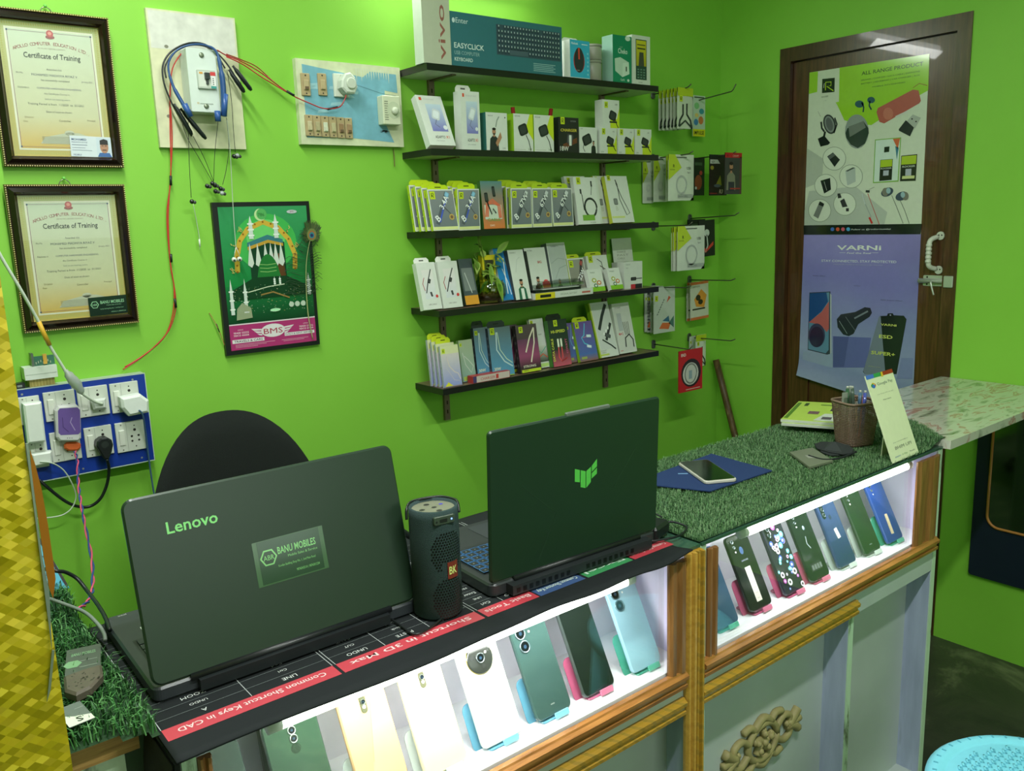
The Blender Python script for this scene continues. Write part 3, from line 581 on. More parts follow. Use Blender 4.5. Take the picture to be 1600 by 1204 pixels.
        b.rect(0, 0, w, h, z*.4, (20, 132, 96)); b.ell(w*.8, h*.95, w*.14, h*.05, z, (206, 222, 210)); b.text('Cheko', w*.28, h*.62, h*.11, z, (216, 232, 222), wid=w*.5, bold=.02); b.text('FAST', w*.38, h*.74, h*.03, z, (160, 200, 180))
        b.poly([(w*.12, h*.24), (w*.5, h*.12), (w*.88, h*.2), (w*.85, h*.45), (w*.4, h*.54), (w*.1, h*.5)], z, (190, 212, 196)); b.poly([(w*.5, h*.12), (w*.88, h*.2), (w*.85, h*.45), (w*.52, h*.42)], z+E3, (206, 224, 210)); b.rect(w*.68, h*.25, w*.74, h*.35, z+2*E3, (50, 60, 56)); b.text('GaN', w*.4, h*.04, h*.05, z, (216, 232, 222)); b.ell(w*.82, h*.06, w*.06, h*.03, z, (206, 222, 210))
    elif st == 'keyphone':
        b.rect(w*.2, h*.1, w*.8, h*.92, z, (40, 70, 60)); b.rect(w*.23, h*.38, w*.77, h*.9, z+E3, (170, 160, 40), col2=(206, 196, 40)); b.poly([(w*.35, h*.38), (w*.65, h*.38), (w*.62, h*.66), (w*.4, h*.66)], z+2*E3, (70, 70, 60)); b.rect(w*.28, h*.72, w*.72, h*.75, z+2*E3, (60, 70, 40)); b.rect(w*.28, h*.8, w*.72, h*.82, z+2*E3, (60, 70, 40))
        for i in range(3):
            for j in range(4): b.rect(w*(.28+.16*i), h*(.13+.055*j), w*(.38+.16*i), h*(.155+.055*j), z+2*E3, (110, 140, 130))
        b.text('X-TRA', w*.35, h*.03, h*.03, z, (100, 100, 100))
    elif st == 'headset':
        pass
TABC = {'b34': (190, 212, 30), 'b67': (176, 200, 40), 'pastel': (200, 214, 40), 'bluepack': (44, 50, 52), 'a22': (190, 206, 40), 'greenwire': (190, 206, 40), 'violet': (190, 206, 40), 'hispeed': (30, 34, 32), 'adapto': (226, 226, 220), 'white_cable': (226, 226, 220), 'mouse': (206, 214, 200), 'teal': (60, 100, 90), 'tall': (190, 200, 60)}
SIDE = {'b34': (178, 204, 30), 'b67': (150, 172, 60), 'pastel': (170, 170, 190), 'bluepack': (38, 46, 54), 'purple': (40, 34, 38), 'hispeed': (60, 120, 40), 'violet': (130, 170, 30), 'teal': (64, 110, 50), 'charger': (150, 200, 40), 'black18w': (30, 32, 32),
        'man': (56, 120, 116), 'blue': (190, 206, 214), 'greengrey': (150, 180, 120), 'tall': (130, 170, 30), 'cable2': (190, 200, 60), 'cheko': (150, 190, 176), 'keyboard': (46, 96, 106), 'mangreen': (60, 66, 66), 'manred': (46, 48, 48), 'grey': (120, 130, 130), 'a22': (160, 170, 60), 'darkcard': (50, 58, 60), 'yellow': (200, 180, 30), 'whitedark': (190, 196, 170)}
FRONTC = {'vivo': (186, 190, 168)}
def carton(name, label, cat, BL, w, h, d, st, lean=0.0, yaw=0.0, roll=0.0, tab=False, group=None, mat='card', frontcol=None, sidecol=None):
    """a printed box: BL = its lower front left corner; lean tips it back against what is behind it"""
    base = T(BL[0], BL[1], BL[2]+d*math.sin(lean)) @ RZ(yaw) @ frame((0, 0, 0), (1, 0, 0), (0, math.sin(lean), math.cos(lean)))
    if roll: base = base @ RZ(roll)
    b = MB(); sc = sidecol or SIDE.get(st, (214, 218, 210)); fc = frontcol or FRONTC.get(st, (214, 218, 210))
    b.box(0, 0, -d, w, h, -.0002, sc, mat); b.rect(0, 0, w, h, 0, fc, mat)
    art(b, w, h, st)
    if st in ('b34', 'b67', 'pastel', 'bluepack', 'purple'):      # small prints down the spine
        b2 = b.M; b.M = frame((-E3, 0, -d), (0, 0, 1), (0, 1, 0), (-1, 0, 0))
        for i in range(5): b.ell(d*.5, h*(.16+.16*i), d*.22, d*.3, 0, tuple(int(q*.55+60) for q in sc))
        b.M = b2
    if tab:
        R_ = thing(name, label, cat, base, group); b.build('carton', R_)
        t = MB(); tc = TABC.get(st, (214, 218, 210)); th = h*.13; pts = [(w*.1, 0), (w*.9, 0), (w*.9, th*.6), (w*.8, th), (w*.2, th), (w*.1, th*.6)]
        t.M = T(0, h, -d+.0006); t.prism(pts, -.0004, .0004, 0, tc, mat); t.rect(w*.38, th*.45, w*.62, th*.65, .0007, tuple(int(q*.4) for q in tc), mat); t.build('hang_tab', R_)
        return R_
    o = b.build(name, W=base); return tag(o, label, cat, group)
def shelf_box(k, label, blx, brx, tlx, tly, d, st, yf=-.145, tab=False, name='product_box', cat='box', maxlean=32, group=None, dz=0, **kw):
    z = SZ[k]+.001+dz; y = yf
    # base corner: sight line through blx at the shelf-top height on the plane y = yf
    row = 300
    lo, hi = 0, 1204
    for _ in range(30):
        mid = (lo+hi)/2
        if at(blx, mid, Y=y).z > z: lo = mid
        else: hi = mid
    by = (lo+hi)/2; BL = at(blx, by, Y=y); BR = at(brx, by+(brx-blx)*(-.08 if k > 1 else .03), Y=y); w = max(.012, BR.x-BL.x)
    Tt = at(tlx, tly, X=BL.x); dy = Tt.y-y; hz = max(.03, Tt.z-z); ln = math.atan2(dy, hz); ln = max(0.0, min(math.radians(maxlean), ln))
    hh = (Tt.z-z-d*math.sin(ln))/math.cos(ln)
    room = (-0.004-y-d*math.cos(ln))/max(.02, hh*1.0)     # keep the top corner clear of the wall
    if math.sin(ln) > room: ln = math.asin(max(0, min(1, room)))
    hh = (Tt.z-z-d*math.sin(ln))/math.cos(ln)
    return carton(name, label, cat, (BL.x, y, z), w, hh, d, st, ln, tab=tab, group=group or SHG[k], **kw)
SHG = ['cartons on the topmost wall shelf', 'boxes on the second wall shelf', 'packs on the middle wall shelf', 'boxes on the fourth wall shelf', 'slim packs on the lowest wall shelf']
P = shelf_box
# topmost shelf
vb = P(0, 'tall beige phone carton with sideways lettering at the left end of the topmost shelf', 661, 704, 658, -22, .045, 'vivo', -.150, name='phone_carton', cat='box', maxlean=0)
P(0, 'wide teal keyboard carton on the topmost shelf', 703.5, 877, 701, 20, .032, 'keyboard', -.148, name='keyboard_carton', maxlean=0)
P(0, 'small blue computer mouse box with white side on the topmost shelf', 889, 920, 889.5, 64, .045, 'mouse', -.15, tab=True, name='mouse_box', maxlean=0, sidecol=(222, 226, 222))
P(0, 'green charger box with pale side on the topmost shelf', 956, 985, 955, 57, .05, 'cheko', -.15, name='charger_box', maxlean=0)
P(0, 'white box with a keypad phone pictured, rightmost on the topmost shelf', 986, 1014, 986, 57, .03, 'keyphone', -.15, name='phone_box', maxlean=0)
for i, (pa, pb, ya, yb, lb) in enumerate(((918, 942, 87, 128, 'lower clear plastic jar of the pair on the topmost shelf, under the other jar'), (918, 942, 57, 87, 'upper clear plastic jar stacked on the other jar on the topmost shelf'))):
    a = at(930, yb, Y=-.13); c = at(930, ya, Y=-.13); r = abs(at(pb, 100, Y=-.13).x-at(pa, 100, Y=-.13).x)/2
    z0 = SZ[0]+.0012 if i == 0 else zt_+.0005; hh = .066 if i == 0 else .05
    jar = thing('plastic_jar', lb, 'jar', T(a.x, -.105, z0), 'clear jars on the topmost shelf')
    j = MB(); j.lathe([(r*.9, 0), (r, .003), (r, hh-.012), (r*.95, hh-.008)], 24, (206, 204, 190), 'frosted')
    j.lathe([(r*.6, .002), (r*.6, hh*.7)], 12, (150, 140, 120), 'steel'); j.build('jar_body', jar)
    l = MB(); l.lathe([(r*1.0, hh-.008), (r*1.03, hh-.006), (r*1.03, hh-.001), (r*.9, hh)], 24, (196, 196, 180), 'frosted'); l.build('lid', jar); zt_ = z0+hh
# text down the side of the tall carton
# second shelf
P(1, 'white slim box tilted back, leftmost on the second shelf', 671, 711, 645, 151, .024, 'adapto', -.15, name='charger_box', maxlean=26)
P(1, 'upright white slim box with hang tab, second from left on the second shelf', 721, 750, 720, 143.5, .035, 'adapto', -.15, tab=True, name='charger_box', maxlean=0)
P(1, 'teal-sided white box with a man on its front on the second shelf', 759, 792, 758, 177, .035, 'man', -.148, name='cable_box', maxlean=3)
P(1, 'white and green charger box right of the teal-sided box', 802, 832, 801.5, 179, .03, 'charger', -.148, name='charger_box', maxlean=3)
P(1, 'white and green charger box left of the black box', 833.5, 864, 833, 181, .03, 'charger', -.148, name='charger_box', maxlean=3)
P(1, 'black and yellow charger box on the second shelf', 872, 903, 872, 184.5, .03, 'black18w', -.148, name='charger_box', maxlean=3)
P(1, 'small white box with a black plug and a man right of the black box', 904, 931.5, 904, 200, .03, 'splat', -.148, name='charger_box', maxlean=3)
P(1, 'small white and lime box directly under the stacked one on the second shelf', 936, 962, 935, 201, .036, 'wcharger', -.148, name='charger_box', maxlean=0, group='small white and lime charger boxes')
P(1, 'small white and lime box second from the right end of the second shelf', 964, 989, 964, 202, .036, 'wcharger', -.148, name='charger_box', maxlean=0, group='small white and lime charger boxes')
P(1, 'small white and lime box at the right end of the second shelf', 990.5, 1016, 990.5, 203, .036, 'wcharger', -.148, name='charger_box', maxlean=0, group='small white and lime charger boxes')
P(1, 'small white and lime box stacked on top of a matching one', 940, 966, 939, 157.5, .036, 'wcharger', -.142, name='charger_box', maxlean=0, dz=.0735, group='small white and lime charger boxes')
for px, py, a, l in ((802, 172, .35, 'left'), (855, 174, -.6, 'right')):
    p = at(px, py, Y=-.09); b = MB(); q = Vector((p.x, -.09, p.z-.05))
    b.tube([q, q+Vector((-.25*a*.05, 0, .03)), Vector((p.x-a*.02, -.09, p.z+.004))], .0065, (150, 44, 40), 'cloth', 8)
    b.tube([Vector((q.x, -.09, SZ[1]+.002)), q], .004, (150, 44, 40), 'cloth', 8)
    tag(b.build('red_strap'), 'red strap end poking up behind the %s white and green charger box' % l, 'strap', 'red straps on the second shelf')
# middle shelf
for i, dx in enumerate((0, 1, 2, 3)):      # columns of packs standing one behind another
    lb = 'blue-printed lime cable pack, %s of the leftmost column on the middle shelf' % ('front', 'second', 'third', 'rearmost')[i]
    P(2, lb, 676-9.5*i, 716-9.5*i, 665-9.5*i, 297-2.2*i, .011, 'b34', -.147+.021*i, tab=True, name='cable_pack', cat='cable pack', maxlean=11 if i else 12, group='blue-printed lime packs on the middle shelf')
for i in range(3):
    lb = 'blue-printed lime cable pack, %s of the second column on the middle shelf' % ('front', 'middle', 'rear')[i]
    P(2, lb, 715.5-8*i, 749-8*i, 714-8*i, 296-2*i, .011, 'b34', -.146+.021*i, tab=True, name='cable_pack', cat='cable pack', maxlean=4, group='blue-printed lime packs on the middle shelf')
P(2, 'orange and teal cable card leaning back on the middle shelf', 755, 788, 748, 284, .016, 'teal', -.146, name='cable_pack', cat='cable pack', maxlean=20)
for c, (a, b_, tx) in enumerate(((798, 830, 797), (831, 861.5, 829), (863, 895, 859))):
    for i in range((4, 3, 2)[c]):
        lb = 'dark-printed lime cable pack, %s in the %s of three columns on the middle shelf' % (('front', 'second', 'third', 'rearmost')[i], ('left', 'middle', 'right')[c])
        P(2, lb, a-7.2*i, b_-7.2*i, tx-7.2*i, 295-1.5*i, .011, 'b67', -.146+.02*i, tab=True, name='cable_pack', cat='cable pack', maxlean=4+2*c, group='dark-printed lime packs on the middle shelf')
P(2, 'white cable box behind the wide white coil-print box', 893, 925, 873, 277, .014, 'cable', -.11, name='cable_box', maxlean=14)
P(2, 'wide white cable box with a coiled black cable print', 903, 940, 893, 278, .016, 'cable', -.146, name='cable_box', maxlean=18)
P(2, 'white cable box with lime side in the gap before the rightmost one', 935, 960, 924, 276, .014, 'cable2', -.115, name='cable_box', maxlean=16)
P(2, 'rightmost white cable box with lime side on the middle shelf', 956, 990, 942, 276, .016, 'cable2', -.146, name='cable_box', maxlean=22)
# fourth shelf
P(3, 'white cable box with black cable print, leftmost on the fourth shelf', 661, 690, 647, 411, .02, 'white_cable', -.140, tab=True, name='cable_box', maxlean=20)
P(3, 'white cable box with pale cable print, second from left on the fourth shelf', 692, 722, 681, 409, .02, 'white_cable', -.140, tab=True, name='cable_box', maxlean=20)
P(3, 'dark grey cable box with orange base behind the plant', 727, 748, 713, 405, .02, 'darkcard', -.128, name='cable_box', maxlean=20)
P(3, 'yellow adapter box behind the plant bowl', 756, 776, 751, 399, .02, 'yellow', -.10, name='adapter_box', maxlean=20)
P(3, 'bright blue cable box standing behind the plant bowl', 786, 803, 767, 388, .022, 'blue', -.128, name='cable_box', maxlean=22)
P(3, 'white box with a man in a green jacket on the fourth shelf', 805, 829, 790, 391, .022, 'mangreen', -.140, name='cable_box', maxlean=22)
P(3, 'white and black box with a red picture on the fourth shelf', 830, 862, 816, 388, .022, 'manred', -.118, name='cable_box', maxlean=22)
P(3, 'tall silver grey box, the tallest on the fourth shelf', 865, 893, 851, 380, .03, 'grey', -.112, name='cable_box', maxlean=22)
P(3, 'lime and grey cable pack right of the silver grey box', 893, 919, 883, 404, .014, 'a22', -.118, tab=True, name='cable_pack', maxlean=18)
P(3, 'white cable box with lime corner behind the two small boxes', 923, 955, 913, 400, .016, 'greenwire', -.10, tab=True, name='cable_box', maxlean=18)
P(3, 'small white and green box, left one of two in front on the fourth shelf', 923, 945, 914, 421, .018, 'smallgreen', -.146, name='adapter_box', maxlean=22, group='small white and green boxes')
P(3, 'small white and green box, right one of two in front on the fourth shelf', 954, 973, 945, 419, .018, 'smallgreen', -.146, name='adapter_box', maxlean=22, group='small white and green boxes')
P(3, 'plain white carton behind the small white and green box', 966, 992, 947, 409, .03, 'plainwhite', -.075, name='adapter_box', maxlean=5)
P(3, 'white carton with a black plug print at the right end of the fourth shelf', 974, 1002, 974, 409.5, .035, 'blackplug', -.128, name='adapter_box', maxlean=2)
P(3, 'white paper card standing tall above the cartons at the right of the fourth shelf', 962, 992, 950, 373, .002, 'plainwhite', -.040, name='paper_card', cat='card', maxlean=8)
# lowest shelf
for i in range(4):
    P(4, 'pastel cable pack, %s of the leftmost column on the lowest shelf' % ('front', 'second', 'third', 'rearmost')[i], 693-6.5*i, 721-6.5*i, 685-6.5*i, 540-3.3*i, .009, 'pastel', -.146+.018*i, tab=(i != 0), name='cable_pack', cat='cable pack', maxlean=14, group='pastel cable packs')
P(4, 'pale green cable pack between the pastel and the blue ones', 722, 743, 714, 531, .012, 'greengrey', -.115, name='cable_pack', cat='cable pack', maxlean=16)
P(4, 'dark-sided blue cable pack, left one of two on the lowest shelf', 746, 768, 737, 512, .016, 'bluepack', -.120, tab=True, name='cable_pack', cat='cable pack', maxlean=16, group='dark-sided blue cable packs')
P(4, 'dark-sided blue cable pack, right one of two on the lowest shelf', 769, 803, 760, 512, .016, 'bluepack', -.135, tab=True, name='cable_pack', cat='cable pack', maxlean=16, group='dark-sided blue cable packs')
P(4, 'purple and black cable pack mostly behind the other purple one', 793, 813, 785, 508, .014, 'purple', -.10, name='cable_pack', cat='cable pack', maxlean=16)
P(4, 'purple and black cable pack with two white plugs in front', 813, 845, 803, 508, .018, 'purple', -.140, name='cable_pack', cat='cable pack', maxlean=18)
P(4, 'white pack with dark lower print right of the purple one', 838, 859, 824, 498, .012, 'whitedark', -.115, name='cable_pack', cat='cable pack', maxlean=18)
P(4, 'dark green and pink high-speed cable pack on the lowest shelf', 863, 892, 853, 500, .018, 'hispeed', -.135, tab=True, name='cable_pack', cat='cable pack', maxlean=20)
P(4, 'blue and violet cable pack, the hidden one of two', 891, 904, 881, 504, .012, 'violet', -.115, name='cable_pack', cat='cable pack', maxlean=20, group='blue and violet cable packs')
P(4, 'blue and violet cable pack, the front one of two', 906, 934, 893, 503, .014, 'violet', -.135, tab=True, name='cable_pack', cat='cable pack', maxlean=20, group='blue and violet cable packs')
P(4, 'tall white box with black plugs print on the lowest shelf', 937, 966, 917, 473, .02, 'tall', -.135, name='cable_box', maxlean=24)
P(4, 'white multi-wire box, rightmost on the lowest shelf', 968, 994, 953, 474, .03, 'wires', -.130, name='cable_box', maxlean=22)
b = MB(); a = at(740, 592, Z=SZ[4]); W_ = frame((0, 0, 0), (1, 0, 0), UP)
c0 = at(737, 592, Y=-.150); c1 = at(795, 585, Y=-.150)
b.box(0, 0, -.028, c1.x-c0.x, .022, 0, (176, 60, 60)); b.rect(.012, .001, c1.x-c0.x-.002, .021, E3, (206, 190, 184)); b.rect(.001, .001, .014, .021, 2*E3, (70, 60, 110)); b.text('CHARGER', .03, .006, .009, 2*E3, (190, 60, 60)); b.rect(.09, .004, .1, .018, 2*E3, (200, 60, 60))
tag(b.build('cable_box', W=frame((c0.x, -.151, SZ[4]+.001), (1, 0, 0), UP)), 'small red and white box lying flat at the front of the lowest shelf', 'box', SHG[4])
# lying box and clear blister pack on the fourth shelf
c0 = at(835, 468, Y=-.150); c1 = at(925, 459, Y=-.150); w_ = c1.x-c0.x
b = MB(); b.box(0, 0, -.05, w_, .02, 0, (212, 216, 208)); b.rect(0, 0, w_*.33, .02, E3, (222, 206, 40)); b.rect(w_*.08, .005, w_*.26, .014, 2*E3, (30, 30, 26)); b.text('ORIGINAL BATTERY', w_*.42, .007, .006, E3, (130, 140, 120)); b.rect(w_*.8, .006, w_*.95, .012, E3, (190, 100, 90))
tag(b.build('battery_box', W=frame((c0.x, -.150, SZ[3]+.001), (1, 0, 0), UP)), 'flat white box with a yellow end lying on the fourth shelf', 'box', SHG[3])
t = thing('blister_tray', 'clear plastic blister pack over a black tray on the flat yellow-ended box', 'blister pack', T(c0.x+w_*.45, -.115, SZ[3]+.022))
b = MB(); b.box(-.11, -.03, 0, .09, .03, .008, (26, 30, 30), 'plastic'); b.box(-.08, -.031, .008, .08, .025, .0105, (196, 200, 196), 'card'); b.build('tray', t)
b = MB(); b.prism(rrect(.21, .055, .01, .01, 0), .011, .024, .004, (220, 226, 220), 'clearplastic'); b.prism(rrect(.17, .045, .01, .01, 0), .0245, .034, .006, (220, 226, 220), 'clearplastic'); b.build('blister', t)
# plant in a glass bowl
bp = at(766, 468, Y=-.105)
pl = thing('glass_bowl', 'round glass bowl of soil and water on the fourth shelf', 'bowl', T(bp.x, -.098, SZ[3]+.001))
b = MB(); R = .054
b.lathe([(.024, 0), (.04, .006), (.052, .024), (R, .042), (.05, .058), (.043, .068), (.045, .071), (.041, .0695), (.047, .058), (.0505, .042), (.048, .024), (.036, .009), (.0001, .006)], 32, (200, 220, 200), 'bowlglass'); b.build('glass', pl)
b = MB(); b.lathe([(.0001, .0095), (.034, .012), (.046, .025), (.047, .03), (.0001, .032)], 28, (120, 70, 38), 'matte')
for i in range(40):
    a = rnd.uniform(0, 2*PI); r_ = .042*math.sqrt(rnd.random()); b.ball((r_*math.cos(a), r_*math.sin(a), .032), rnd.uniform(.003, .006), rnd.choice([(120, 72, 38), (80, 46, 24), (150, 110, 60)]), 'matte', 6)
b.build('soil', pl)
pt = thing('pothos_plant', 'leafy green plant growing out of the glass bowl on the fourth shelf', 'plant', T(bp.x, -.098, SZ[3]+.034))
def leaf(b, p, d, up, L, wd, col, bend=.3):
    d = Vector(d).normalized(); up = Vector(up); side = d.cross(up).normalized(); nn = side.cross(d); v = []; cs = []
    K = 7
    for i in range(K+1):
        t_ = i/K; wq = wd*math.sin(PI*min(1, t_**.75))*(1 if i < K else 0)+.0004; c = Vector(p)+d*L*t_-Vector((0, 0, 1))*bend*L*t_*t_
        v += [tuple(c-side*wq+nn*wq*.25), tuple(c), tuple(c+side*wq+nn*wq*.25)]
        cs += [col, tuple(int(q*.85) for q in col), col]
    f = []
    for i in range(K):
        f += [(3*i, 3*i+1, 3*i+4, 3*i+3), (3*i+1, 3*i+2, 3*i+5, 3*i+4)]
    b.mesh(v, f, col, 'blade', True, cols=cs)
rp = random.Random(3)
stems = [((-.050, 0, .115), 6), ((-.03, .0, .17), 5), ((.02, -.01, .12), 5), ((-.03, -.03, .06), 3), ((.03, .02, .07), 4), ((-.008, 0, .09), 4)]
st_ = MB(); lv = []
for (e, n) in stems:
    e = Vector(e); st_.tube([(0, 0, -.006), e*.5+Vector((0, 0, .01)), e], .0013, (110, 130, 50), 'blade', 6, 4)
    for k in range(n):
        t_ = .3+.7*k/(n-1); p = e*t_; a = rp.uniform(0, 2*PI); dd = Vector((math.cos(a)*.8-.1, math.sin(a)*.4-.2, rp.uniform(-.5, .9)))
        lv.append((p, dd, rp.uniform(.028, .048), rp.uniform(.007, .012), rp.choice([(140, 172, 70), (112, 150, 60), (160, 184, 88), (120, 160, 76)])))
st_.build('stem', pt)
for p, dd, L_, wd, col in lv:
    b = MB(); leaf(b, p, dd, (0, -.3, 1), L_, wd, col, .35); b.build('leaf', pt)
for p, dd, L_, wd in (((-.03, 0, .13), (-.15, 0, 1), .085, .006), ((-.05, -.02, .07), (-.5, -.1, .9), .06, .009), ((.0, -.04, .05), (.05, -.25, -.8), .07, .011), ((.02, -.02, .12), (.6, 0, .6), .07, .01), ((-.02, -.035, .09), (-.1, -.2, -1), .06, .009)):
    b = MB(); leaf(b, p, dd, (0, -.6, .5), L_, wd, (124, 160, 60), .15); b.build('leaf', pt)

# ------------------------------------------------------------------ peg hooks and hanging packets
hooks = []
for k, (wz, tp, rod) in enumerate(((1.947, (1078, 137), 'A'), (1.715, (1081, 239), 'A'), (1.465, (1080, 352), 'A'), (1.232, (1078, 446), 'A'), (1.009, (1080, 547), 'A'), (1.93, (1148, 134), 'B'), (1.717, (1148, 239), 'B'), (1.488, (1153, 332), 'B'), (1.245, (1147, 435), 'B'), (1.012, (1147, 529), 'B'))):
    X = -.40 if rod == 'A' else -.185
    e = at(*tp, X=X); col = 'left' if rod == 'A' else 'right'; row = k % 5
    h = thing('peg_hook', 'thin metal peg hook, %s of five in the %s column beside the shelves' % (('topmost', 'second from top', 'middle', 'fourth from top', 'lowest')[row], col), 'hook', T(X, 0, wz), 'peg hooks beside the shelves')
    b = MB(); b.M = T(-X, 0, -wz); b.tube([(X, -.006, wz), (X, e.y+.02, wz+(e.z-wz)*.4), (X, e.y+.012, wz+(e.z-wz)*.5+.002), (X, e.y, max(e.z, wz+.012))], .0022, (96, 100, 84), 'steel', 8); b.build('rod', h)
    b = MB(); b.M = T(-X, 0, -wz) @ frame((X, 0, wz), (1, 0, 0), UP); b.prism(rrect(.022, .034, .009, 0, 0), .0005, .004, .001, (96, 100, 96), 'steel'); b.ell(0, .01, .003, .003, .0043, (40, 40, 38)); b.build('wall_plate', h)
    hooks.append((X, wz, e))
def packart(b, w, h, st, z=E3):
    if st == 'usb':
        b.poly([(0, h), (0, h*.45), (w*.5, h*.72), (w*.25, h)], z, (190, 210, 50)); b.text('R', w*.17, h*.72, h*.07, z+E3, (40, 60, 30), bold=.03); b.text('ROCKER', w*.06, h*.66, h*.03, z+E3, (70, 90, 50)); loop(b, w*.5, h*.34, w*.22, z, (190, 196, 190), w*.02, 3); b.text('USB', w*.7, h*.68, h*.06, z+E3, (80, 84, 80)); b.text('Type C', w*.72, h*.6, h*.03, z+E3, (80, 84, 80))
        b.rect(w*.36, h*.06, w*.95, h*.14, z, (170, 176, 170)); b.text('DATA CABLE', w*.38, h*.075, h*.04, z+E3, (110, 116, 110)); b.rect(w*.3, h*.93, w*.7, h*.95, z+E3, (90, 96, 90))
    elif st == 'neck':
        b.rect(0, h*.8, w, h, z, (180, 200, 40)); logo(b, w*.12, h*.66, w*.2, z+E3); b.line([(w*.35, h*.6), (w*.35, h*.35), (w*.15, h*.2), (w*.1, h*.05)], w*.1, z, (40, 50, 46)); b.line([(w*.6, h*.62), (w*.6, h*.35), (w*.85, h*.2), (w*.9, h*.04)], w*.1, z, (40, 50, 46)); b.line([(w*.1, h*.05), (w*.5, h*.2), (w*.9, h*.04)], w*.08, z+E3, (44, 60, 50))
    elif st == 'colourful':
        b.rect(0, 0, w, h, z*.4, (190, 206, 190)); b.ell(w*.3, h*.75, w*.2, h*.08, z, (130, 190, 130)); b.ell(w*.7, h*.62, w*.2, h*.07, z, (60, 140, 160)); b.ell(w*.65, h*.4, w*.2, h*.1, z, (210, 120, 70)); b.ell(w*.25, h*.35, w*.18, h*.08, z, (70, 130, 190)); b.ell(w*.3, h*.52, w*.15, h*.05, z, (230, 200, 120)); b.rect(0, 0, w, h*.18, z+E3, (214, 206, 30)); b.text('IMPULSE', w*.1, h*.05, h*.09, z+2*E3, (40, 50, 30), wid=w*.8, bold=.03); b.rect(w*.1, h*.94, w*.9, h*.97, z, (60, 70, 60))
    elif st == 'black':
        b.rect(0, 0, w, h, z*.4, (30, 32, 34)); b.ell(w*.5, h*.35, w*.3, h*.2, z, (150, 70, 50)); b.rect(w*.2, h*.8, w*.8, h*.88, z, (70, 90, 70)); b.ell(w*.3, h*.2, w*.08, h*.04, z+E3, (200, 200, 200)); b.ell(w*.7, h*.6, w*.12, h*.06, z+E3, (190, 60, 60))
    elif st == 'blackear':
        b.rect(0, 0, w, h, z*.4, (28, 28, 30)); b.ell(w*.5, h*.65, w*.16, h*.1, z, (200, 206, 200)); b.line([(w*.5, h*.6), (w*.55, h*.3), (w*.4, h*.12)], w*.06, z, (200, 206, 200)); b.poly([(w*.1, h*.35), (w*.4, h*.1), (w*.9, h*.3), (w*.9, h*.4), (w*.45, h*.2)], z, (196, 60, 50))
    elif st == 'k3':
        b.rect(0, 0, w, h, z*.4, (40, 26, 30)); b.rect(0, h*.9, w, h, z, (30, 34, 34)); b.poly([(w*.03, h*.78), (w*.6, h*.78), (w*.45, h*.88), (w*.03, h*.88)], z, (200, 204, 196)); b.text('AZY', w*.1, h*.8, h*.05, z+E3, (40, 40, 40), bold=.02); b.ell(w*.14, h*.68, w*.1, h*.05, z, (150, 140, 50)); b.poly([(w*.35, h*.25), (w*.7, h*.25), (w*.62, h*.5)], z, (150, 150, 40)); b.text('R3', w*.55, h*.05, h*.1, z+E3, (214, 190, 170), shear=.2, bold=.03); b.rect(0, h*.05, w*.45, h*.06, z, (190, 50, 50)); b.ell(w*.45, h*.24, w*.2, h*.04, z+E3, (90, 100, 110))
    elif st == 'redman':
        b.rect(0, 0, w, h, z*.4, (64, 66, 62)); b.rect(0, h*.88, w, h, z, (186, 36, 36)); b.rect(w*.88, 0, w, h*.9, z, (90, 60, 60)); man(b, w*.36, h*.1, h*.7, z+E3, (130, 130, 110)); b.rect(w*.2, h*.08, w*.55, h*.3, z+3*E3, (50, 54, 60)); b.text('R1', w*.1, h*.9, h*.06, z+E3, (90, 30, 40), bold=.03); b.text('CHAMP', w*.45, h*.9, h*.05, z+E3, (220, 180, 160)); b.rect(w*.3, h*.12, w*.9, h*.15, z+4*E3, (170, 60, 50))
    elif st == 'splash':
        b.rect(0, 0, w, h, z*.4, (196, 204, 192)); b.poly([(w*.25, h*.1), (w*.7, h*.06), (w*.8, h*.2), (w*.4, h*.22)], z, (214, 110, 60)); b.poly([(w*.7, h*.2), (w*.95, h*.08), (w*.95, h*.35)], z, (80, 120, 110)); b.poly([(w*.4, h*.26), (w*.75, h*.22), (w*.7, h*.36)], z, (60, 110, 140)); b.poly([(w*.6, h*.65), (w*.8, h*.75), (w*.7, h*.8)], z, (200, 90, 60)); logo(b, w*.06, h*.7, w*.14, z)
        for i in range(7): b.line([(w*(.15+.05*i), h*(.4+.05*i)), (w*(.2+.05*i), h*(.43+.05*i))], w*.03, z, (70, 76, 70))
    elif st == 'orange':
        b.rect(0, 0, w, h, z*.4, (206, 206, 190)); b.rect(0, h*.93, w, h, z, (206, 110, 60)); b.poly([(w*.2, h*.55), (w*.6, h*.8), (w*.9, h*.62), (w*.75, h*.3), (w*.3, h*.35)], z, (226, 150, 60)); b.ell(w*.42, h*.58, w*.13, h*.08, z+E3, (50, 36, 30)); b.ell(w*.55, h*.46, w*.13, h*.07, z+E3, (50, 36, 30)); b.rect(w*.1, h*.26, w*.8, h*.3, z+E3, (50, 46, 40)); b.rect(0, 0, w, h*.07, z, (206, 110, 60)); b.text('EARPHONE', w*.15, h*.86, h*.04, z, (100, 90, 70))
    elif st == 'redpack':
        b.rect(0, 0, w, h, z*.4, (196, 36, 44)); b.text('ERD', w*.1, h*.86, h*.07, z, (230, 226, 220), bold=.03); b.ell(w*.52, h*.44, w*.42, h*.34, z, (50, 40, 44)); b.ell(w*.5, h*.42, w*.33, h*.27, z+E3, (206, 206, 200)); loop(b, w*.5, h*.42, w*.26, z+2*E3, (160, 160, 156), w*.03, 2); b.rect(w*.42, h*.3, w*.55, h*.5, z+3*E3, (150, 170, 180)); b.rect(w*.3, h*.04, w*.9, h*.06, z, (220, 180, 170))
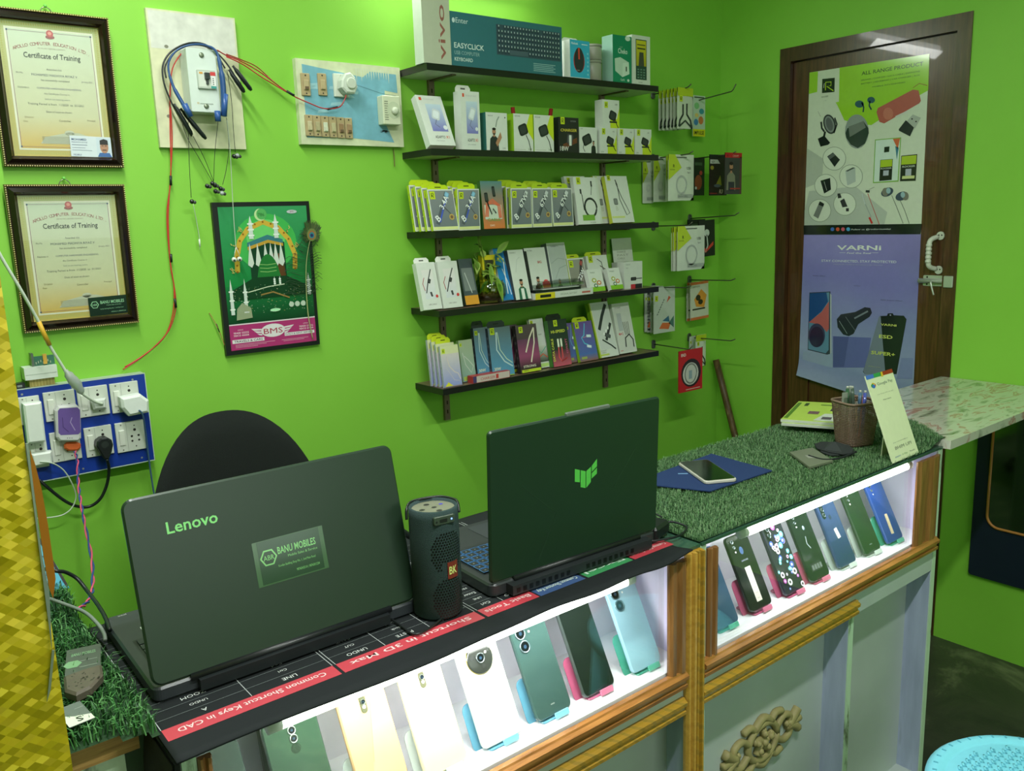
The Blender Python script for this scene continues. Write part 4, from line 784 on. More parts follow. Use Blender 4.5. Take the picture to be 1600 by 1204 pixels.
def packet(label, x0, y0, x1, y1, hook, ydist, st, base=(214, 220, 206), th=.004, cat='packet', yaw=0, name='hanging_packet', group='packets hanging beside the shelves', roll=0):
    """hangs on its hook; x0..y1 = its outline in the photograph on the plane ydist from the wall"""
    X, wz, e = hooks[hook]; Y = max(e.y+.008, min(-.010, at((x0+x1)/2, y0+4, X=X).y))
    a = at(x0, (y0+y1)/2, Y=Y); c = at(x1, (y0+y1)/2, Y=Y); t = at((x0+x1)/2, y0, Y=Y); u = at((x0+x1)/2, y1, Y=Y)
    w_ = c.x-a.x; h_ = t.z-u.z
    b = MB(); b.M = T(-w_/2, 0, 0)
    n = 8; seg = []
    for s_ in (1, -1):      # a pillow-shaped pouch
        v = []; f = []
        for i in range(n+1):
            for j in range(n+1):
                u_ = i/n; q = j/n; bulge = th/2*min(1, 5*min(u_, 1-u_, q, 1-q))*(.8+.4*rnd.random())
                v.append((w_*u_, h_*q, bulge*s_))
        for i in range(n):
            for j in range(n):
                p = i*(n+1)+j; f.append((p, p+n+1, p+n+2, p+1) if s_ > 0 else (p, p+1, p+n+2, p+n+1))
        b.mesh(v, f, base, 'foilpack', True)
    b.M = T(-w_/2, 0, th*.62); packart(b, w_, h_, st)
    W_ = frame(((a.x+c.x)/2, Y, u.z), (math.cos(yaw), math.sin(yaw), 0), UP) @ RZ(roll)
    return tag(b.build(name, W=W_), label, cat, group)
# row 1
for i, (x0, x1) in enumerate(((1027, 1045), (1033, 1052), (1039, 1058), (1045, 1063), (1050, 1068), (1056, 1080))):
    packet('clear lime-headed cable packet on the topmost left hook, %s' % ('rearmost', 'second from the back', 'third from the back', 'third from the front', 'second from the front', 'front one')[i], x0, 145-i*1.0, x1, 206-i*.6, 0, .05+.02*i, 'neck', (200, 208, 190), group='packets on the topmost left hook')
packet('colourful blotched packet with a yellow foot on the topmost right hook', 1080, 152, 1099, 215, 5, .10, 'colourful')
for i, (x0, x1, y0, y1) in enumerate(((1000, 1019, 250, 318), (1017, 1040, 246, 316), (1036, 1058, 245, 315), (1040, 1082, 243, 314))):
    packet('white and lime cable packet on second left hook, %s' % ('rearmost at far left', 'second from the back', 'just behind the front one', 'wide front one')[i], x0+2, y0, x1, y1, 1, .06+.035*i, 'usb', group='packets on the second left hook')
packet('dark packet with an orange figure behind the wide white packet', 1079, 248, 1098, 306, 6, .05, 'black', (40, 42, 42))
packet('black earphone packet with a yellow shape at the tip of the second right hook', 1106, 243, 1133, 306, 6, .175, 'k3', (50, 34, 38))
packet('grey and red packet with a standing man at the tip of the second right hook', 1130, 240, 1156, 304, 6, .20, 'redman', (80, 74, 70))
# row 3
for i, (x0, x1) in enumerate(((1047, 1090), (1050, 1094), (1056, 1099))):
    packet('white and lime cable packet on the middle left hook, %s of three' % ('rearmost', 'middle', 'front')[i], x0, 355-i, x1, 421, 2, .115+.02*i, 'usb', group='packets on the middle left hook')
packet('black packet behind another black packet on the middle right hook', 1072, 343, 1099, 398, 7, .06, 'black', (34, 34, 36))
packet('black earphone packet with red ribbon print on the middle right hook', 1090, 344, 1115, 400, 7, .10, 'blackear', (34, 34, 36), roll=.04)
for i, (x0, x1) in enumerate(((1005, 1022), (1009, 1028), (1014, 1034), (1019, 1052))):
    packet('white packet with colour splashes on the fourth left hook, %s' % ('rearmost', 'second from the back', 'just behind the front one', 'front one')[i], x0, 446+i*.4, x1, 516+i*.6, 3, .06+.025*i, 'splash', (200, 206, 196), group='packets on the fourth left hook')
packet('orange and white earphone packet behind its twin', 1071, 440, 1092, 499, 8, .10, 'orange', group='orange and white earphone packets')
packet('orange and white earphone packet in front of its twin', 1077, 439, 1105, 497, 8, .125, 'orange', group='orange and white earphone packets', roll=.03)
packet('white packet with a green print behind the red one', 1075, 523, 1090, 560, 9, .10, 'splash')
packet('white packet with lime logo half hidden by the red packet', 1085, 521, 1101, 570, 9, .12, 'neck')
packet('red packet with a coiled white cable window, lowest of the hanging packets', 1058, 544, 1095, 608, 4, .17, 'redpack', (190, 40, 46))

# ------------------------------------------------------------------ framed certificates
def certificate(name, label, corners, n):
    (x0, z0), (x1, z1) = corners; Wd = x1-x0; H = z1-z0
    lean = math.radians(1.6)
    c = thing(name, label, 'framed certificate', frame((x0, -.004, z0), (1, 0, 0), (0, -math.sin(lean), math.cos(lean))), 'framed certificates on the wall')
    fw = .024; f = MB()
    # moulded frame, four mitred sides
    prof = [(0, .002), (0, .012), (.004, .016), (.006, .013), (.017, .019), (.021, .013), (fw, .010), (fw, .002)]
    cols = [(90, 76, 40), (80, 66, 36), (60, 48, 30), (26, 16, 12), (38, 24, 16), (40, 28, 18), (196, 168, 90)]
    cn = [(0, 0, 1, 1), (Wd, 0, -1, 1), (Wd, H, -1, -1), (0, H, 1, -1)]
    for i in range(4):
        a = cn[i]; bb = cn[(i+1) % 4]
        for k in range(len(prof)-1):
            (d0, h0), (d1, h1) = prof[k], prof[k+1]
            f.mesh([(a[0]+a[2]*d0, a[1]+a[3]*d0, h0), (bb[0]+bb[2]*d0, bb[1]+bb[3]*d0, h0), (bb[0]+bb[2]*d1, bb[1]+bb[3]*d1, h1), (a[0]+a[2]*d1, a[1]+a[3]*d1, h1)], [(0, 1, 2, 3)], cols[k], 'gloss')
    for i in range(4):       # beading along the outer edge
        a = cn[i]; bb = cn[(i+1) % 4]; L_ = math.hypot(bb[0]-a[0], bb[1]-a[1]); K = int(L_/.0048)
        for k in range(K):
            t_ = (k+.5)/K; x = a[0]+(bb[0]-a[0])*t_; y = a[1]+(bb[1]-a[1])*t_
            ix = (a[2]+bb[2])/2*.0025; iy = (a[3]+bb[3])/2*.0025
            f.box(x+ix-.0011, y+iy-.0011, .013, x+ix+.0011, y+iy+.0011, .0175, (214, 196, 130), 'gloss')
    f.box(0.001, .001, 0, Wd-.001, H-.001, .002, (60, 44, 30), 'matte'); f.build('frame', c)
    p = MB(); a0, b0, a1, b1 = fw-.001, fw-.001, Wd-fw+.001, H-fw+.001; w = a1-a0; h = b1-b0; p.M = T(a0, b0, .005)
    p.rect(0, 0, w, h, 0, (188, 170, 96), 'paper', (178, 184, 130))
    for i in range(60):
        for (x, y) in ((w*.03, h*(i+.5)/60), (w*.97, h*(i+.5)/60)): p.ell(x, y, w*.012, h*.006, E3, (176, 172, 100), 'paper', 6)
    for i in range(44):
        for y in (h*.025, h*.975): p.ell(w*(i+.5)/44, y, w*.007, h*.012, E3, (176, 172, 100), 'paper', 6)
    X0, Y0, X1, Y1 = w*.065, h*.05, w*.935, h*.95
    p.rect(X0, Y0, X1, Y1, E3, (222, 218, 200), 'paper'); p.rect(X0+.004, Y0+.004, X1-.004, Y0+h*.26, 2*E3, (208, 172, 88), 'paper', (204, 200, 166)); p.rect(X0+.004, Y0+h*.26, X1-.004, Y1-.004, 2*E3, (204, 200, 166), 'paper', (198, 206, 186))
    g = w*.09; p.line([(g, h*.075), (w-g, h*.075), (w-g, h*.925), (g, h*.925)], .0012, 3*E3, (140, 90, 120), 'paper', closed=True)
    for x in (g, w-g):
        for y in (h*.075, h*.925): p.ell(x, y, .002, .002, 4*E3, (60, 80, 110), 'paper', 8)
    p.ell(w*.5, h*.92, w*.035, h*.026, 5*E3, (190, 96, 96), 'paper'); p.ell(w*.5, h*.895, w*.045, h*.014, 4*E3, (150, 90, 90), 'paper'); p.ell(w*.5, h*.922, w*.018, h*.013, 6*E3, (220, 150, 140), 'paper')
    p.arctext('APOLLO COMPUTER EDUCATION LTD.,', w*.5, h*.835-w*.95, w*.95, math.radians(112), math.radians(67), w*.034, 4*E3, (160, 96, 96), 'paper')
    p.text('(AN ISO 9001 CERTIFIED COMPANY)', w*.5, h*.805, w*.012, 4*E3, (150, 130, 120), 'paper', 'C')
    p.text('Certificate of Training', w*.5, h*.735, w*.056, 4*E3, (50, 56, 54), 'paper', 'C', wid=w*.56, bold=.02)
    for tx, x, y, s_, cc in (('Awarded this', .5, .70, .02, (100, 100, 96)), ('Mr/Ms', .16, .665, .018, (100, 100, 96)), ('MOHAMED MADHIYA RIYAZ V', .5, .655, .024, (90, 96, 110)), ('has successfully completed', .5, .62, .019, (100, 100, 96)), ('January 2021', .82, .625, .016, (120, 110, 120)), ('Diploma in', .18, .56, .018, (100, 100, 96)), ('COMPUTER HARDWARE ENGINEERING', .53, .56, .018, (110, 110, 130)), ('the Certificate Course in', .5, .52, .018, (110, 110, 110)), ('held at our training centre', .5, .48, .017, (120, 130, 130)), ('Training Period is from  11/2020  to  01/2021', .48, .44, .022, (90, 96, 96)), ('Date of issue as shown', .5, .385, .02, (100, 100, 96)), ('Director', .2, .31, .018, (130, 110, 70)), ('Date', .16, .28, .016, (130, 110, 70)), ('Controller', .55, .29, .02, (100, 90, 70)), ('Principal', .82, .30, .018, (110, 96, 70))):
        p.text(tx, w*x, h*(y-(.05 if y > .35 else .02)), w*s_, 4*E3, cc, 'paper', 'C')
    bx = w*.28; by = h*.1       # the printed building
    p.poly([(bx, by), (bx+w*.55, by), (bx+w*.55, by+h*.05), (bx+w*.4, by+h*.085), (bx+w*.3, by+h*.09), (bx+w*.05, by+h*.05)], 4*E3, (190, 190, 170), 'paper')
    for i in range(5): p.rect(bx+w*.02, by+h*(.006+.011*i), bx+w*(.5-.02*i), by+h*(.0095+.011*i), 5*E3, (150, 146, 130), 'paper')
    p.ell(bx+w*.3, by+h*.085, w*.05, h*.02, 4*E3, (196, 194, 176), 'paper')
    p.build('certificate_sheet', c)
    gl = MB(); gl.rect(fw-.002, fw-.002, Wd-fw+.002, H-fw+.002, .0092, (255, 255, 255), 'glass'); gl.build('glass_pane', c)
    k = MB(); cw = w*.44 if n == 1 else w*.42; chh = h*.16 if n == 1 else h*.155
    if n == 1:
        k.M = T(Wd-fw-cw+.002, fw+.001, .0100) @ RZ(-.02); k.rect(0, 0, cw, chh, 0, (206, 214, 220)); k.text('MOHAMED', cw*.04, chh*.78, chh*.1, E3, (50, 80, 120), bold=.03); k.text('MADHIYA RIYAZ', cw*.04, chh*.66, chh*.07, E3, (70, 90, 120)); k.rect(cw*.04, chh*.55, cw*.4, chh*.58, E3, (120, 130, 150)); k.rect(cw*.04, chh*.42, cw*.35, chh*.44, E3, (120, 130, 150)); k.rect(cw*.04, chh*.3, cw*.5, chh*.32, E3, (120, 130, 150)); k.text('MOBILE', cw*.06, chh*.05, chh*.08, E3, (50, 80, 120))
        x, y = cw*.8, chh*.02; k.rect(cw*.62, chh*.03, cw*.98, chh*.95, E3, (196, 208, 218)); k.poly([(x-cw*.17, y), (x+cw*.17, y), (x+cw*.12, y+chh*.2), (x-cw*.12, y+chh*.2)], 2*E3, (60, 100, 160)); k.ell(x, y+chh*.48, cw*.1, chh*.3, 3*E3, (176, 130, 104)); k.poly([(x-cw*.1, y+chh*.6), (x+cw*.1, y+chh*.6), (x+cw*.09, y+chh*.82), (x, y+chh*.88), (x-cw*.1, y+chh*.8)], 4*E3, (40, 36, 36))
        k.rect(x-cw*.05, y+chh*.32, x+cw*.05, y+chh*.36, 4*E3, (60, 44, 40)); k.rect(x-cw*.06, y+chh*.53, x-cw*.02, y+chh*.56, 4*E3, (40, 30, 30)); k.rect(x+cw*.02, y+chh*.53, x+cw*.06, y+chh*.56, 4*E3, (40, 30, 30))
        tag_ = 'pale identity card with a portrait tucked into the upper certificate frame'; nm = 'identity_card'
    else:
        k.M = T(Wd-fw-cw+.002, fw+.001, .0100) @ RZ(.02); bcard(k, cw, chh); tag_ = 'black shop card tucked into the lower certificate frame'; nm = 'business_card'
    o = k.build(nm, W=c.matrix_world if False else frame((x0, -.004, z0), (1, 0, 0), (0, -math.sin(lean), math.cos(lean)))); tag(o, tag_, 'card')
    hg = MB(); hg.M = frame((x0+Wd*.5, -.002, z1), (1, 0, 0), UP)
    hg.tube([(-.012, 0, .006), (-.008, .008, .008), (0, .012, .008), (.008, .008, .008), (.012, 0, .006), (0, -.002, .008), (-.012, 0, .006)], .0012, (150, 160, 130), 'steel', 6, 3); hg.ball((0, .014, .008), .004, (120, 200, 90), 'plastic')
    o = hg.build('wall_hanger'); tag(o, 'small wire hanger on a nail above the %s certificate' % ('upper' if n == 1 else 'lower'), 'hanger')
    return c
def bcard(k, w, h, z=0, bg=(30, 46, 38), bright=(150, 200, 160)):
    k.rect(0, 0, w, h, z, bg, 'gloss', tuple(int(q*1.15) for q in bg)); k.poly(circ(h*.21, 6, w*.15, h*.6), z+E3, bright, 'gloss'); k.poly(circ(h*.17, 6, w*.15, h*.6), z+2*E3, bg, 'gloss'); k.text('ABR', w*.15, h*.54, h*.12, z+3*E3, bright, 'gloss', 'C', wid=h*.26)
    k.text('BANU MOBILES', w*.3, h*.62, h*.17, z+E3, bright, 'gloss', wid=w*.62, bold=.025); k.text('Mobile Sales & Service', w*.45, h*.5, h*.06, z+E3, bright, 'gloss'); k.text('Kovilan Building Shop No. 1, 2nd Main Road', w*.28, h*.32, h*.055, z+E3, bright, 'gloss', wid=w*.6); k.text('9876543210 | 9876501234', w*.55, h*.12, h*.06, z+E3, bright, 'gloss', wid=w*.38)
certificate('framed_certificate', 'upper framed yellow training certificate with a portrait card in its corner', ((-2.552, 1.662), (-2.298, 2.000)), 1)
certificate('framed_certificate', 'lower framed yellow training certificate with a black card in its corner', ((-2.560, 1.288), (-2.305, 1.623)), 2)

# ------------------------------------------------------------------ poster calendar with the feather
x0, x1, z0, z1 = -2.094, -1.822, 1.176, 1.577; Wd = x1-x0; H = z1-z0
cal = thing('wall_picture', 'black-framed green picture poster with a pink footer on the back wall', 'picture', wallM(x0, -.001, z0))
f = MB(); f.box(0, 0, 0, Wd, H, .012, (22, 26, 26), 'plastic'); f.build('backing_board', cal)
p = MB(); p.M = T(.014, .012, .0125); w = Wd-.024; h = H-.024; hf = h*.185
def CP2(x, y): return ((x-95)/(735-95)*w, h-(y-97)/(1090-97)*h)       # from the zoomed crop of the picture
p.rect(0, hf, w, h*.45, 0, (20, 60, 40), 'gloss', (30, 120, 66)); p.rect(0, h*.45, w, h, 0, (30, 130, 66), 'gloss', (60, 150, 96))
p.ell(w*.5, h*.75, w*.35, h*.2, E3, (70, 176, 86), 'gloss', 28); p.poly(circ(w*.22, 24, w*.5, h*.78, h*.13), 2*E3, (110, 200, 110), 'gloss')
# golden arch
arc = [(190, 545), (196, 440), (225, 330), (290, 250), (400, 205), (510, 250), (580, 330), (620, 440), (612, 545)]
p.line([CP2(*q) for q in arc], w*.055, 3*E3, (206, 170, 66), 'gloss')
for q in smooth_path([(a, b, 0) for a, b in arc], 4)[::2]: X, Y = CP2(q.x, q.y); p.ell(X, Y, w*.012, w*.012, 4*E3, (150, 100, 40), 'gloss', 6)
# generic draped building with a green dome and minarets
p.poly([CP2(285, 350), CP2(420, 310), CP2(545, 350), CP2(545, 600), CP2(285, 600)], 5*E3, (26, 60, 44), 'gloss')
p.poly([CP2(275, 345), CP2(425, 295), CP2(535, 330), CP2(535, 378), CP2(425, 350), CP2(275, 395)], 6*E3, (60, 120, 130), 'gloss'); p.poly([CP2(275, 375), CP2(425, 330), CP2(535, 358), CP2(535, 378), CP2(425, 352), CP2(275, 397)], 7*E3, (190, 150, 60), 'gloss')
for a in (290, 345, 400, 440, 475, 515):
    X = a; p.poly([CP2(X-22, 500), CP2(X, 350), CP2(X+22, 490), CP2(X+5, 520)], 8*E3, (206, 214, 206), 'gloss')
p.poly([CP2(455, 430), CP2(520, 430), CP2(540, 600), CP2(500, 600)], 7*E3, (96, 60, 40), 'gloss')
dm = [CP2(325+i*17.5/1, 600-170*math.sin(PI*i/10)**.6) for i in range(0, 11)]; p.poly(dm, 9*E3, (40, 116, 56), 'gloss')
for yy in (500, 525, 550): p.line([CP2(350, yy), CP2(405, yy+6), CP2(470, yy)], h*.004, 10*E3, (150, 200, 120), 'gloss')
for X, t_, b_, s_ in ((308, 160, 320, 1), (490, 150, 320, 1), (130, 590, 840, .8), (228, 590, 870, .8), (705, 575, 740, .8), (448, 590, 650, .35), (488, 590, 650, .35)):
    hh = b_-t_; p.poly([CP2(X-16*s_, b_), CP2(X+16*s_, b_), CP2(X+13*s_, t_+hh*.35), CP2(X, t_), CP2(X-13*s_, t_+hh*.35)], 11*E3, (206, 216, 210), 'gloss')
    for q in (.35, .6, .85): p.poly([CP2(X-22*s_, t_+hh*q+5), CP2(X+22*s_, t_+hh*q+5), CP2(X+22*s_, t_+hh*q-5), CP2(X-22*s_, t_+hh*q-5)], 12*E3, (230, 236, 230), 'gloss')
p.poly([CP2(120, 680), CP2(300, 590), CP2(540, 590), CP2(735, 690), CP2(735, 730), CP2(120, 740)], 10*E3, (24, 60, 40), 'gloss')
rp = random.Random(11)
for i in range(150):
    X, Y = CP2(rp.uniform(110, 725), rp.uniform(640, 840)); p.ell(X, Y, rp.uniform(.0006, .0022), .0006, 13*E3, rp.choice([(206, 220, 200), (150, 190, 150), (190, 170, 110), (100, 150, 110)]), 'gloss', 5)
p.line([CP2(250, 690), CP2(400, 660), CP2(520, 650)], h*.006, 12*E3, (206, 216, 190), 'gloss'); p.line([CP2(340, 715), CP2(430, 700), CP2(550, 750)], h*.01, 12*E3, (150, 120, 70), 'gloss')
for a in (560, 605, 650): X, Y = CP2(a, 800); p.ell(X, Y, w*.03, h*.02, 12*E3, (190, 206, 190), 'gloss', 12)
p.poly([CP2(150, 880), CP2(160, 800), CP2(200, 760), CP2(260, 800), CP2(265, 870)], 12*E3, (150, 160, 130), 'gloss'); X, Y = CP2(435, 830); p.ell(X, Y, w*.06, h*.012, 13*E3, (180, 236, 190), 'gloss', 16)
X, Y = CP2(385, 155); p.ell(X, Y, w*.065, w*.065, 5*E3, (190, 220, 160), 'gloss'); X, Y = CP2(396, 150); p.ell(X, Y, w*.058, w*.058, 6*E3, (90, 170, 96), 'gloss'); p.text('786', *CP2(370, 165), w*.035, 7*E3, (40, 100, 50), 'gloss')
for (X, Y) in ((180, 370), (150, 530), (230, 250), (570, 260), (630, 370)):
    for k in range(4): a, c_ = CP2(X+rp.uniform(-20, 20), Y+rp.uniform(-25, 25)); a2, c2 = CP2(X+rp.uniform(-24, 24), Y+rp.uniform(-25, 25)); p.line([(a, c_), ((a+a2)/2+.003, (c_+c2)/2-.002), (a2, c2)], w*.008, 13*E3, (196, 190, 110), 'gloss')
a, c_ = CP2(620, 138); p.ell(a, c_, w*.06, h*.013, 6*E3, (190, 196, 200), 'gloss'); p.text('BMS', a, c_-h*.005, h*.012, 7*E3, (150, 70, 110), 'gloss', 'C')
p.rect(0, 0, w, hf, E3, (176, 50, 116), 'gloss'); p.rect(0, hf-.003, w, hf, 2*E3, (230, 220, 226), 'gloss')
p.ell(w*.49, hf*.62, w*.14, hf*.26, 2*E3, (226, 220, 224), 'gloss', 24)
for s_ in (-1, 1):
    for k in range(3): p.poly([(w*.49+s_*w*.13, hf*(.72-.1*k)), (w*.49+s_*w*(.25-.03*k), hf*(.76-.1*k)), (w*.49+s_*w*(.22-.03*k), hf*(.68-.1*k)), (w*.49+s_*w*.13, hf*(.66-.1*k))], 2*E3, (226, 220, 224), 'gloss')
p.text('BMS', w*.49, hf*.5, hf*.22, 3*E3, (170, 44, 80), 'gloss', 'C', wid=w*.22)
p.rect(w*.02, hf*.26, w*.38, hf*.40, 2*E3, (226, 220, 224), 'gloss'); p.text('TRAVELS & CARS', w*.04, hf*.29, hf*.085, 3*E3, (90, 60, 90), 'gloss', wid=w*.32, bold=.02)
p.rect(w*.62, hf*.34, w*.98, hf*.46, 2*E3, (226, 220, 224), 'gloss'); p.text('DAILY & RENT SERVICE', w*.63, hf*.37, hf*.07, 3*E3, (90, 60, 90), 'gloss', wid=w*.33)
for x in (.04, .8):
    p.text('OFFICE', w*(x+.08), hf*.74, hf*.05, 3*E3, (236, 200, 216), 'gloss', 'C'); p.text('98400 55555', w*x, hf*.62, hf*.075, 3*E3, (236, 200, 216), 'gloss', wid=w*.17, bold=.02); p.text('98410 44444', w*x, hf*.52, hf*.075, 3*E3, (236, 200, 216), 'gloss', wid=w*.17, bold=.02)
for k, (a, c_) in enumerate(((.05, .5), (.05, .4), (.05, .3), (.58, .9), (.6, .85))): p.rect(w*a, hf*(.19-.05*(k % 3)), w*c_, hf*(.205-.05*(k % 3)), 3*E3, (226, 160, 190), 'gloss')
p.build('poster_sheet', cal)
# peacock feather
def fp(x, y, Y=-.022): q = at(320+x/4.458, 300+y/4.458, Y=Y); return (q.x, q.y, q.z)
fe = thing('peacock_feather', 'peacock feather tucked behind the right edge of the green picture', 'feather', T(*fp(740, 1020)))
iv = T(*[-q for q in fp(740, 1020)])
b = MB(); b.M = iv; spine = [fp(745, 1020), fp(715, 870), fp(700, 700), fp(698, 520), fp(712, 400), fp(735, 300)]; b.tube(spine, .0011, (170, 176, 120), 'feather', 6, 4, rs=[.0014, .0013, .0011, .0009, .0008]); b.build('quill', fe)
b = MB(); b.M = iv; sp = smooth_path(spine, 14)
for i in range(26, len(sp)):
    for s_ in (-1, 1):
        c = sp[i]; L_ = (.044 if s_ < 0 else .034) if i < 50 else .024; L_ *= rp.uniform(.7, 1.2); up = .012
        e = c+Vector((s_*L_, rp.uniform(-.002, .002), up)); e2 = c+Vector((s_*L_*1.25, 0, up*.6+rp.uniform(-.004, .008)))
        b.tube([c, c+(e-c)*.5+Vector((0, 0, -.002)), e, e2], .0007, (34, 62, 34), 'feather', 3, cap=False)
b.build('side_barbs', fe)
b = MB(); b.M = iv; ec = Vector(fp(735, 300))
for i in range(420):
    a = rp.uniform(-.9, PI+.9); L_ = rp.uniform(.022, .036)*(1.15 if .4 < a < 2.2 else .85); s0 = ec+Vector((0, 0, -.008)); e = ec+Vector((math.cos(a)*L_*.9, rp.uniform(-.001, .001), math.sin(a)*L_+.001))
    b.tube([s0, (s0+e)/2+Vector((0, .0005, 0)), e], .0007, rp.choice([(54, 84, 40), (76, 100, 50), (96, 104, 56)]), 'feather', 3, cap=False)
b.build('eye_fringe', fe)
b = MB(); b.M = iv @ frame((ec.x, ec.y-.002, ec.z), (1, 0, 0), UP) @ RZ(-.2)
for r_, s_, cc, yy in ((.0145, 1.2, (104, 120, 60), 0), (.0112, 1.15, (150, 100, 50), -.0006), (.0078, 1.1, (40, 120, 130), -.001), (.0045, 1.0, (24, 34, 90), -.0014)):
    b.poly(circ(r_, 24, 0, yy, r_*s_), {.0145: 0, .0112: 1, .0078: 2, .0045: 3}[r_]*E3, cc, 'feather')
b.build('eye_spot', fe)

# ------------------------------------------------------------------ electrics on the back wall
def board(name, label, x0, z0, x1, z1, th, colr, mat, slant=0):
    W_ = wallM(x0, -.0005, z0) @ RZ(slant); o = thing(name, label, 'electrical board', W_); return o, W_, x1-x0, z1-z0
cb, cbW, w, h = board('breaker_board', 'cream painted board holding the circuit breaker box', -2.207, 1.712, -1.988, 2.036, .012, 0, 0)
b = MB(); b.box(0, 0, 0, w, h, .012, (206, 206, 170), 'worn'); b.rect(.004, h*.72, w-.004, h-.004, .0122, (206, 206, 196), 'worn')
for x, y in ((.04, h-.085), (w-.055, h-.085), (.028, .075)): b.ell(x, y, .005, .004, .0125, (120, 120, 100))
b.build('mounting_board', cb)
mc = at(289, 75, Y=-.06); md = at(337, 180, Y=-.06); mcx0 = at(293, 125, Y=-.065).x; mcx1 = at(339, 125, Y=-.065).x
mz0, mz1 = at(315, 178, Y=-.065).z, at(315, 80, Y=-.065).z
bx_ = thing('breaker_box', 'white circuit breaker box on the cream board', 'breaker box', wallM(mcx0, -.0135, mz0)); w = mcx1-mcx0; h = mz1-mz0
b = MB(); b.M = T(w/2, h/2, 0); b.prism(rrect(w, h, .003), 0, .052, .0015, (206, 216, 208), 'plastic'); b.M = T(0, 0, .0523); b.text('ISI', w*.2, h*.13, h*.03, 0, (190, 150, 50)); b.rect(w*.3, h*.13, w*.75, h*.145, 0, (150, 160, 150)); b.build('housing', bx_)
b = MB(); b.prism(rrect(w*.62, h*.3, .002, w*.58, h*.52), .052, .058, .001, (180, 188, 176), 'plastic'); b.rect(w*.3, h*.4, w*.88, h*.64, .0583, (206, 212, 200)); b.rect(w*.7, h*.4, w*.88, h*.64, .0586, (226, 226, 222)); b.rect(w*.7, h*.58, w*.88, h*.64, .0588, (200, 60, 60)); b.rect(w*.7, h*.38, w*.88, h*.42, .0588, (60, 150, 140)); b.rect(w*.33, h*.6, w*.45, h*.63, .0588, (206, 150, 60))
for i in range(4): b.rect(w*.77, h*(.44+.03*i), w*.81, h*(.455+.03*i), .0589, (40, 60, 50))
brk = b.build('breaker', bx_)
b = MB(); b.box(w*.5, h*.52, .058, w*.66, h*.62, .066, (44, 52, 50), 'plastic'); b.box(w*.54, h*.44, .058, w*.62, h*.52, .062, (60, 66, 64), 'plastic'); b.build('toggle', sub=brk)
for y in (.1, .9):
    b = MB(); b.M = T(w*.5, h*y, .052); b.lathe([(.006, 0), (.006, .002), (.004, .003)], 16, (130, 140, 120), 'steel'); b.build('screw', bx_)
# switch board
sb, sbW, w, h = board('switch_board', 'worn pale blue switch board with old brown switches', -1.833, 1.729, -1.507, 1.952, .02, 0, 0)
b = MB(); b.box(0, 0, 0, w, h, .018, (206, 212, 176), 'worn'); b.poly([(.018, .018), (w*.5, .02), (w*.9, .012), (w-.06, h*.3), (w-.055, h*.7), (w-.012, h*.68), (w-.014, h-.02), (w-.1, h-.018), (w*.62, h-.035), (.018, h-.014)], .0184, (116, 172, 190), 'worn')
for i in range(14): x = w*.55+i*.008; b.poly([(x, h-.012), (x+.005, h-.012), (x+.003, h-.03-rnd.random()*.022)], .0188, (206, 214, 190), 'worn')
for i in range(9): x = rnd.uniform(.02, w*.5); y = rnd.uniform(.02, h*.9); b.poly([(x, y), (x+rnd.uniform(.02, .07), y+.004), (x+rnd.uniform(.02, .05), y+.012), (x+.004, y+.008)], .0187, (150, 194, 204), 'worn')
b.line([(w*.5, h*.76), (w*.8, h*.66), (w*.97, h*.64)], .001, .0189, (70, 110, 120)); b.build('board', sb)
def sw(cx, cy, sw_, sh, colr, toggled, name='switch'):
    b = MB(); b.prism(rrect(sw_, sh, .002, cx, cy), .018, .024, .001, (176, 156, 116), 'worn'); b.prism(rrect(sw_*.55, sh*.45, .0015, cx, cy-sh*.03), .024, .0275, .001, colr, 'plastic'); b.box(cx-sw_*.2, cy-sh*.22, .0275, cx+sw_*.2, cy-sh*.1 if toggled else cy-sh*.02, .0305, (110, 90, 70) if toggled else colr, 'plastic')
    for s_ in (-1, 1): b.ell(cx, cy+s_*sh*.4, .0022, .0022, .0245, (50, 42, 36))
    b.build(name, sb)
def bx2(x, y): q = at(300+x/4.444, 60+y/4.444, Y=-.03); return q.x+1.833, q.z-1.729
for x, t_ in ((790, True), (906, False)): X, Y = bx2(x, 330); sw(X, Y, .0255, .058, (186, 168, 130), t_)
for i in range(6): X, Y = bx2(815+55*i, 612+i*4); sw(X, Y, .0225, .056, [(196, 184, 150), (176, 166, 130), (206, 210, 186), (186, 178, 140), (150, 120, 90), (160, 130, 100)][i], i > 3)
X, Y = bx2(1033, 338); b = MB(); b.prism(rrect(.044, .062, .002, X, Y), .018, .027, .0015, (212, 218, 204), 'plastic'); b.ell(X, Y+.024, .0022, .0022, .0274, (60, 60, 50)); so = b.build('socket_plate', sb)
rgx, rgy = bx2(1355, 515); b = MB(); b.prism(rrect(.058, .080, .003, rgx, rgy), .018, .05, .002, (214, 218, 190), 'plastic')
for i in range(9): b.rect(rgx-.024, rgy+.022-.0062*i, rgx-.012, rgy+.0245-.0062*i, .0503, (130, 136, 116))
b.ell(rgx+.006, rgy-.0, .022, .024, .0504, (196, 204, 176)); frg = b.build('fan_regulator', sb)
b = MB(); b.M = T(rgx+.008, rgy-.002, .05); b.lathe([(.011, 0), (.010, .008), (.006, .011), (.0001, .011)], 20, (206, 212, 190), 'plastic'); b.build('regulator_knob', sub=frg)
b = MB(); X, Y = bx2(1345, 645)
for i in range(40): a = rnd.uniform(-2.8, -.3); L_ = rnd.uniform(.004, .014); b.line([(X+rnd.uniform(-.008, .008), Y), (X+math.cos(a)*L_*1.4, Y+math.sin(a)*L_*.7)], .0008, .019, (60, 60, 50))
b.build('soot_mark', sb)
